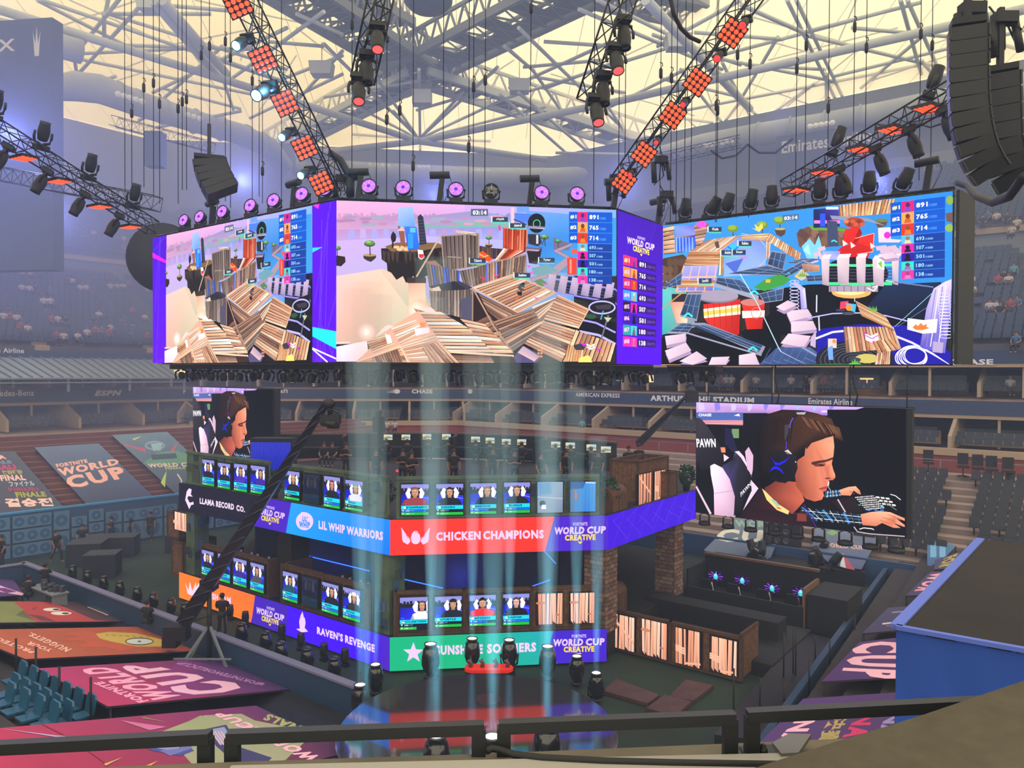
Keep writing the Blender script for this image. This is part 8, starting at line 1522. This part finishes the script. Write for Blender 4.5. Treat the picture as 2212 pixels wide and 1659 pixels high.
# blue clothed box at right
z_t = 7.5; c0, c1, c2 = gz(1936, 1354, z_t), gz(2118, 1165, z_t), gz(2330, 1425, z_t); c3 = c1+(c2-c0)
t = thing('camera_platform', 'large box draped in royal blue cloth with dark netted top at right', 'platform', (c0.x+2, c0.y, .2))
hh = z_t-hit(1536, 1640, c0, V(0, -1, 0)).z
mb = MB()
def wrinkle(a, b, zt_, zb_, n, amp):
    nrm = (b-a).cross(Z).normalized(); rows = 9; vs = []; 
    for j in range(rows+1):
        for i in range(n+1):
            f = i/n; g = j/rows; o_ = amp*(math.sin(i*1.7+j*.6)*.5+math.sin(i*.63-j*.9))*(.2+g); vs.append(V(*(a+(b-a)*f)[:2], zt_+(zb_-zt_)*g)+nrm*o_)
    mb.add(vs, [(j*(n+1)+i, j*(n+1)+i+1, (j+1)*(n+1)+i+1, (j+1)*(n+1)+i) for j in range(rows) for i in range(n)], None, True)
wrinkle(c0, c2, z_t, 5.2, 30, .018); wrinkle(c1, c0, z_t, 5.2, 30, .018); mb.build('cloth_side', 'blue_cloth', t, True)
mb = MB(); mb.prism([c0, c2, c3, c1], V(0, 0, -.05)); mb.build('top_net', mat('net', '191214', .95, noise=(1.2, .6)), t, True)
mb = MB(); mb.bar(c0, c1, .13, .05); mb.bar(c0, c2, .08, .05); mb.build('cloth_edge', mat('edge_blue', '5468c8', .7), t, True)
mb = MB(); [mb.tube(V(c.x, c.y, .2), c-Z*.05, .06) for c in (c0+(c3-c0)*.03, c1+(c2-c1)*.03)]; mb.build('frame_leg', 'black', t, True)
# ---- our own balcony edge: concrete ledge, railings, curved parapet
zl = 10.5-1.13
def near(px, py, z): return gz(px, py, z)
def railing(label, x0, y0, x1, y1, e0, e1, d0, d1, y0b=None, y1b=None):
    a, b = at(x0, y0, d0), at(x1, y1, d1); t = thing('railing', label, 'railing', tuple((a+b)/2-Z*.12)); d = (b-a).normalized(); n = d.cross(Z)
    MB().bar(a, b, .036, .034).build('top_rail', 'rail', t, True)
    for f, p_ in ((e0, a), (e1, b)):
        if f:
            q = p_-Z*.125; s = 1 if f is e0 and p_ is a else -1
            MB().bar(p_-Z*.0+d*s*.015, q+d*s*.015, .042, .03, up=n).build('post', 'rail', t, True); fp = q+d*s*(-.05 if s < 0 else .05); MB().box(fp+Z*.004, (.12, .09, .012), ax=[d, n, Z]).build('foot_plate', 'rail', t, True); MB().lathe([(.014, 0), (.014, .012), (.009, .012), (.009, .022), (.004, .026)], fp+Z*.01, n=8).build('bolt', 'black', t, True)
railing('left dark railing segment ending above the magenta tarpaulin', -250, 1628, 455, 1592, 0, 1, 2.35, 2.3)
railing('second railing segment from the left, in front of the round stage', 492, 1592, 1045, 1572, 1, 1, 2.3, 2.3)
railing('third railing segment, in front of the tiles and walkway', 1078, 1570, 1588, 1550, 1, 1, 2.3, 2.3)
railing('right railing segment running behind the curved concrete parapet', 1614, 1546, 2300, 1510, 1, 0, 2.3, 2.3)
zc = at(1000, 1622, 2.3).z-.012
mb = MB(); mb.prism([gz(-400, 1682, zc), gz(500, 1646, zc), gz(1050, 1628, zc), gz(1600, 1605, zc), gz(2000, 1588, zc), gz(2500, 1600, zc), V(3.2, .8, zc), V(-3, .8, zc)], V(0, 0, -.6)); o = mb.build('wall_ledge', 'concrete'); struct(o)
mb = MB(); a, b = gz(500, 1668, zc+.012), gz(1720, 1640, zc+.012); mb.prism([a, b, b-V(0, .22, 0), a-V(0, .3, 0)], V(0, 0, .02)); struct(mb.build('trim_ledge', 'white_trim'))
o = tag(centre(MB().prism([gz(1668, 1612, zc+.03), gz(1705, 1592, zc+.03), gz(1752, 1594, zc+.03), gz(1725, 1634, zc+.03), gz(1688, 1636, zc+.03)], V(0, 0, .012)).build('metal_bracket', mat('bracket', '6c6c6a', .5, .4))), 'small bent grey metal bracket on the concrete ledge', 'bracket')
o = tag(centre(MB().path([gz(x, y, zc+.035) for x, y in [(1052, 1622), (1062, 1617), (1080, 1619), (1110, 1630), (1170, 1637), (1300, 1644), (1450, 1648), (1700, 1652)]], .011, 8).build('black_cable', 'cable')), 'black cable lying along the concrete ledge below the railing', 'cable')
# curved parapet at lower right
mb = MB(); ring_t = []; N_ = 24; zp = 9.98
top = [(2600, 1340), (2400, 1400), (2212, 1470), (2100, 1508), (2000, 1542), (1900, 1574), (1800, 1604), (1700, 1636), (1620, 1662), (1540, 1700), (1480, 1750)]
pts = [gz(x, y, zc+.32*(1-i/14)) for i, (x, y) in enumerate(top)]
inner = [p_-V(-.02, .55, 0)+Z*.0 for p_ in pts]
vs = pts+[V(p_.x, p_.y, zc-.4) for p_ in pts]+[V(q.x+.2, q.y, q.z-.02) for q in inner]; m_ = len(pts)
mb.add(vs, [(i, i+1, m_+i+1, m_+i) for i in range(m_-1)]+[(i, i+1, 2*m_+i+1, 2*m_+i) for i in range(m_-1)], None, True)
struct(mb.build('wall_parapet', mat('parapet', '4c463a', .95, noise=(14, .18), bump=.15)))
# ---------------------------------------------------------------- people
def skinned(name, pts, edges, rad, m, parent, root=0, sub=1):
    me = bpy.data.meshes.new('sk'); me.from_pydata(pts, edges, []); o = bpy.data.objects.new('sk', me); COL.objects.link(o); md = o.modifiers.new('s', 'SKIN')
    for i, v in enumerate(me.skin_vertices[0].data): v.radius = (rad[i], rad[i]*(.72 if i in (0, 1, 2) and len(rad) > 5 else 1)); v.use_root = (i == root)
    s = o.modifiers.new('u', 'SUBSURF'); s.levels = sub; dg = bpy.context.evaluated_depsgraph_get(); nm = bpy.data.meshes.new_from_object(o.evaluated_get(dg)); bpy.data.objects.remove(o)
    nm.name = name; nm.materials.clear(); nm.materials.append(M(m)); nm.polygons.foreach_set('use_smooth', [True]*len(nm.polygons)); r = bpy.data.objects.new(name, nm); COL.objects.link(r); r.parent = parent; return r
mat('skin', '8c5e48', .6); mat('skin_dark', '6c4838', .6); mat('hair', '1e1714', .8); mat('trousers', '181a22', .8)
def person(pose, shirt, skin='skin'):
    t = thing('person', 'x', 'person')
    if pose == 'sit': hip, kn, an, to = (.1, 0, .48), (.12, -.42, .5), (.12, -.42, .1), (.12, -.58, .04)
    elif pose == 'walk': hip, kn, an, to = (.1, 0, .9), (.11, -.22, .5), (.1, -.28, .08), (.1, -.46, .04)
    else: hip, kn, an, to = (.1, 0, .92), (.12, -.03, .5), (.13, 0, .09), (.14, -.16, .04)
    z0 = hip[2]; kb = list(kn); ab = list(an); tb = list(to)
    if pose == 'walk': kb = [.11, .08, .5]; ab = [.1, .36, .14]; tb = [.1, .26, .04]
    el, wr, ha = ((.27, -.02, z0+.24), (.26, -.14, z0+.02), (.25, -.2, z0-.06)) if pose != 'arms' else ((.27, -.08, z0+.22), (.05, -.24, z0+.3), (-.04, -.24, z0+.32))
    if pose == 'sit': el, wr, ha = (.26, -.08, z0+.25), (.16, -.32, z0+.14), (.12, -.4, z0+.12)
    P_ = [(0, 0, z0), (0, 0, z0+.26), (0, 0, z0+.5), (0, -.01, z0+.6), (0, -.03, z0+.7), (0, -.03, z0+.8)]
    E = [(0, 1), (1, 2), (2, 3), (3, 4), (4, 5)]; Rr = [.15, .14, .15, .06, .095, .085]
    for s in (-1, 1):
        b = len(P_); m_ = lambda q: (q[0]*s, q[1], q[2]); P_ += [m_((.19, 0, z0+.48)), m_(el), m_(wr), m_(ha)]; E += [(2, b), (b, b+1), (b+1, b+2), (b+2, b+3)]; Rr += [.07, .045, .034, .04]
        k_, a_, t_ = (kn, an, to) if s > 0 else (kb, ab, tb); b = len(P_); P_ += [m_(hip), m_(k_), m_(a_), m_(t_)]; E += [(0, b), (b, b+1), (b+1, b+2), (b+2, b+3)]; Rr += [.095, .06, .045, .04]
    skinned('body', P_, E, Rr, skin, t)
    I = [0, 1, 2]; S = [P_[0], P_[1], P_[2], (0, 0, z0+.58)]; Es = [(0, 1), (1, 2), (2, 3)]; Rs = [.17, .16, .18, .075]
    for b in (6, 14): k = len(S); S += [P_[b], tuple(Vector(P_[b])*.25+Vector(P_[b+1])*.75)]; Es += [(2, k), (k, k+1)]; Rs += [.1, .07]
    skinned('shirt', S, Es, Rs, shirt, t)
    S = [P_[0]]; Es = []; Rs = [.165]
    for b in (10, 18): k = len(S); S += [P_[b], P_[b+1], P_[b+2]]; Es += [(0, k), (k, k+1), (k+1, k+2)]; Rs += [.11, .08, .062]
    skinned('trousers', S, Es, Rs, 'trousers', t)
    MB().ball(V(0, .015, z0+.78), (.108, .12, .115), 12, 8).build('hair', 'hair', t); mb = MB(); mb.ball(V(0, -.125, z0+.74), (.016, .022, .022), 6, 4); [mb.ball(V(s*.035, -.112, z0+.77), (.012, .01, .01), 6, 4) for s in (-1, 1)]; mb.build('face', 'skin_dark', t)
    return t
for n_, c in (('shirt_black', '0e0f14'), ('shirt_white', 'a8a4a4'), ('shirt_blue', '3c5c80'), ('shirt_red', '8c3038'), ('shirt_teal', '3c8c98')): mat(n_, c, .85)
PR = {}
def put(pose, shirt, loc, rz, label, group=None, s=1.0):
    k = (pose, shirt)
    if k not in PR: PR[k] = (person(pose, shirt), [])
    return placed(PR[k][0], PR[k][1], loc=tuple(loc), rz=rz, label=label, group=group, scale=s)
# crew on the court
for x, y, po, rz, l in ((3, 1228, 'stand', -20, 'person in black standing at the left edge before the blue wall'), (122, 1214, 'walk', 70, 'person in black walking past the black cases toward the left'), (178, 1200, 'stand', 30, 'person in black raising their head behind the black cases'), (241, 1180, 'arms', -60, 'person in black behind the cases, third from the blue wall end'), (278, 1172, 'stand', 10, 'person in black right behind the larger black case'), (325, 1167, 'walk', 20, 'person in black nearest the stage before the blue wall')):
    put(po, 'shirt_black', gz(x, y, 0), rz, l)
for i, (x, y, sx, sy, h) in enumerate([(190, 1218, 1.7, 1.5, 1.2), (243, 1200, 2.6, 1.3, 1.1), (222, 1243, 1.5, 1.2, 1.15), (385, 1190, 1.2, 1.2, 1.0)]):
    q = gz(x, y, 0); t = thing('flight_case', ['left black case on the green court', 'widest black case behind the others on the court', 'nearest black case on the green court', 'black case at the left foot of the stage'][i], 'case', tuple(q), 12); MB().box((0, 0, h/2), (sx, sy, h)).build('body', mat('case', '15182a', .6), t); MB().box((0, 0, h+.02), (sx+.04, sy+.04, .04)).build('lid', mat('case_lid', '30343c', .7), t)
for x, y, rz, l, po in ((62, 1305, 200, 'camera operator in black T-shirt seated at the desk by the left tarpaulins', 'sit'), (98, 1275, 190, 'operator behind the monitors at the left court wall', 'sit'), (318, 1365, 170, 'crew member in dark shirt sitting at the crane foot', 'sit'), (480, 1375, 180, 'crew member in black working under the crane', 'arms')):
    q = gz(x, y, .15); put(po, 'shirt_black', q, rz, l, None, .95)
q = gz(105, 1310, .15); t = thing('camera_desk', 'cluttered camera desk with small boxes beside the left court wall', 'desk', tuple(q), -37); MB().box((0, 0, .75), (2.4, .7, .06)).box((-1.1, 0, .37), (.06, .6, .74)).box((1.1, 0, .37), (.06, .6, .74)).build('table', 'steel_dark', t); mb = MB(); rn = random.Random(2)
for i in range(10): mb.box((-1+i*.22, rn.uniform(-.2, .2), .78+rn.random()*.12), (.16, .2, .12+rn.random()*.3), rn.random()*40)
mb.build('equipment', mat('equip', '3c3a44', .5), t)
for x, y, l in ((542, 1442, 'left white box on the walkway by the court wall'), (584, 1452, 'middle white box on the walkway, tilted'), (597, 1460, 'right white box on the walkway')): q = gz(x, y, .12); tag(centre(MB().box(V(q.x, q.y, .3), (.33, .3, .36), rz=20+x).build('white_box', mat('box_white', 'a8a49c', .7))), l, 'box')
# staff and players on the upper floor
for i, (x, y, dd, po, rz, l) in enumerate([(812, 1020, 34, 'stand', 20, 'person in black with badge at the left of the upper floor'), (870, 1022, 34, 'arms', 0, 'person in black beside the red light on the upper floor'), (889, 1024, 33, 'arms', 30, 'person in black with folded arms above the winged egg emblem'), (980, 1022, 34, 'stand', 10, 'bearded person in black above the second upper player screen'), (1064, 1022, 35, 'stand', -10, 'person in black above the third upper player screen'), (1111, 1024, 34, 'arms', 0, 'person in black above the fourth upper player screen'), (1168, 1026, 33, 'stand', 40, 'person in black with a camera on the upper floor'), (1223, 1022, 34, 'stand', 0, 'person in black with badge above the lit grey panel'), (1292, 1022, 34, 'stand', -30, 'tall person in black above the lit blue panel'), (748, 1010, 37, 'arms', 0, 'person with crossed arms behind the upper blue banner side'), (700, 975, 42, 'sit', 0, 'person silhouetted at the rim left of the camera tower'), (718, 978, 42, 'sit', 0, 'second silhouetted person at the rim beside the crane'), (1358, 985, 36, 'stand', 0, 'first of the people in black at the right back of the upper floor'), (1380, 985, 37, 'stand', 10, 'middle one of the people in black at the right back of the upper floor')]):
    q = at(x, y, dd); put(po, 'shirt_black', (q.x, q.y, zd2), rz, l)
o = centre(MB().ball(at(858, 1017, 32.5), .05).build('indicator_light', 'red_lens')); tag(o, 'small red indicator light on the dark upper floor', 'light')
for i, (x, y, dd) in enumerate([(835, 940, 45), (880, 940, 45), (925, 940, 45), (968, 940, 45), (1028, 945, 44.5), (1058, 945, 44), (1094, 948, 44), (1127, 950, 43.5), (1200, 955, 42.5), (1233, 958, 42), (1277, 962, 41)]):
    q = at(x, y, dd-.9); put('sit', 'shirt_black', (q.x, q.y, zd2-.02), 180, 'player seen from behind at a desk on the far stage rim', 'players on the far rim')
q = gz(1257, 947, 5.0) if 0 else at(1257, 947, 66); put('stand', 'shirt_teal', q, 0, 'person in a teal shirt standing on the red walkway behind the stage')
for x, l in ((836, 'spectator in white at the red wall, left of two'), (853, 'spectator in white at the red wall, right of two')): put('sit', 'shirt_white', at(x, 938, 68), 0, l)
# spectators
def dk(px, py, sd, d0, z0, d1, z1):
    sl = (z1-z0)/(d1-d0); n = (Z-sd.n*sl).normalized(); return hit(px, py, sd.P(0, d0, z0), n)
rn = random.Random(9)
def crowd(pts, crop, sd, lo, lab, grp, rz):
    for x, y in pts:
        q = dk(crop[0]+x/crop[2], crop[1]+(y+14)/crop[2], sd, *lo); k = rn.choice(['shirt_white', 'shirt_white', 'shirt_blue', 'shirt_black', 'shirt_red'])
        put('sit', k, q+Z*.1, rz+rn.uniform(-15, 15), lab % {'shirt_white': 'light', 'shirt_blue': 'blue', 'shirt_black': 'dark', 'shirt_red': 'reddish'}[k], grp+', '+k[6:], 1.08)
LO, HI = (.3, 12.1, 16.2, 20.4), (16.5, 22.8, 34, 32.4); CA = (0, 500, 2.766)
crowd([(455, 45), (500, 60), (560, 50), (600, 60), (740, 80), (740, 135), (530, 20), (620, 30), (480, 5)], CA, SL, HI, 'spectator in %s clothes high in the top tier of the left stand', 'spectators top left', 50)
crowd([(130, 285), (180, 290), (240, 285), (280, 270), (130, 385), (175, 390), (210, 390), (300, 400), (400, 340), (430, 340), (480, 380), (515, 380), (640, 340), (660, 370), (700, 370), (735, 370), (775, 350), (880, 385), (260, 465), (300, 465), (790, 515), (590, 545), (555, 580), (865, 560), (20, 560), (60, 560), (100, 570), (120, 620), (165, 635), (310, 575), (345, 575), (390, 585), (520, 655), (570, 640), (610, 640), (650, 655), (660, 625), (465, 680), (340, 675), (380, 680), (880, 670)], CA, SL, LO, 'spectator in %s clothes in the lower tier of the left stand', 'spectators lower left', 50)
CB = (1400, 400, 2.724)
crowd([(1965, 265), (2000, 235), (2050, 240), (2110, 250), (2170, 280), (1910, 320), (2140, 325)], CB, SR, HI, 'spectator in %s clothes high in the right stand', 'spectators top right', -38)
crowd([(2060, 620), (2095, 600), (2120, 620), (2010, 780), (2050, 780), (2070, 800), (2130, 770), (2170, 760), (2165, 985), (1900, 620), (1905, 680)], CB, SR, LO, 'spectator in %s clothes in the lower tier of the right stand', 'spectators lower right', -38)
put('stand', 'shirt_teal', dk(1400+2150/2.724, 400+600/2.724, SR, *LO)+Z*.1, -38, 'person in a teal shirt standing in the right stand')
for side, cr, pts in ((SR, CB, [(430, 1190), (460, 1190), (490, 1190), (635, 1185), (840, 1170), (930, 1220), (965, 1225), (990, 1200), (1080, 1160), (1040, 1160), (2130, 1215)]), (SB, (380, 800, 3.318), [(430, 75), (495, 80), (510, 50), (545, 40), (560, 80), (590, 60), (620, 70)])):
    for x, y in pts:
        q = hit(cr[0]+x/cr[2], cr[1]+y/cr[2], side.P(0, 1.6, 9), side.n); k = rn.choice(['shirt_white', 'shirt_black', 'shirt_red']); put('sit', k, (q.x, q.y, 9.1), -20, 'guest in %s clothes sitting in an upper suite %s' % ({'shirt_white': 'light', 'shirt_black': 'dark', 'shirt_red': 'reddish'}[k], 'above the face screen' if side is SR else 'right of the small face screen'), 'suite guests '+('right ' if side is SR else 'left ')+k[6:], 1.05)
# cluster of spare black lamps beside the speaker stack
for i, (x, y, a) in enumerate([(1618, 1200, .5), (1632, 1190, -.4), (1645, 1195, .3), (1762, 1215, -.3), (1778, 1205, .4), (1790, 1215, -.5), (1770, 1190, .2), (1655, 1180, 0)]):
    q = gz(x, y+15, .7); placed(big, fg, loc=tuple(q), rot=(a, .3, i), scale=.95, label='spare black moving head lamp piled beside the speaker stack', group='spare lamps by the speaker stack')
# ---------------------------------------------------------------- haze
volmat('haze', (.50, .62, 1.0), .0026); volmat('haze_high', (.52, .66, 1.0), .0105); volmat('haze_left', (.50, .56, 1.0), .010)
def hazebox(c, s, m, l):
    hz = MB(); hz.box(V(*c), s); o = hz.build('haze', m); o['kind'] = 'stuff'; o['label'] = l; o['category'] = 'haze'
hazebox((0, 60, 22), (230, 132, 90), 'haze', 'thin bluish stage haze filling the whole stadium')
hazebox((0, 85, 38), (228, 81, 50), 'haze_high', 'denser pale haze drifting below the far roof')
hazebox((-65, 80, 22), (96, 88, 60), 'haze_left', 'violet blue haze over the left stand')
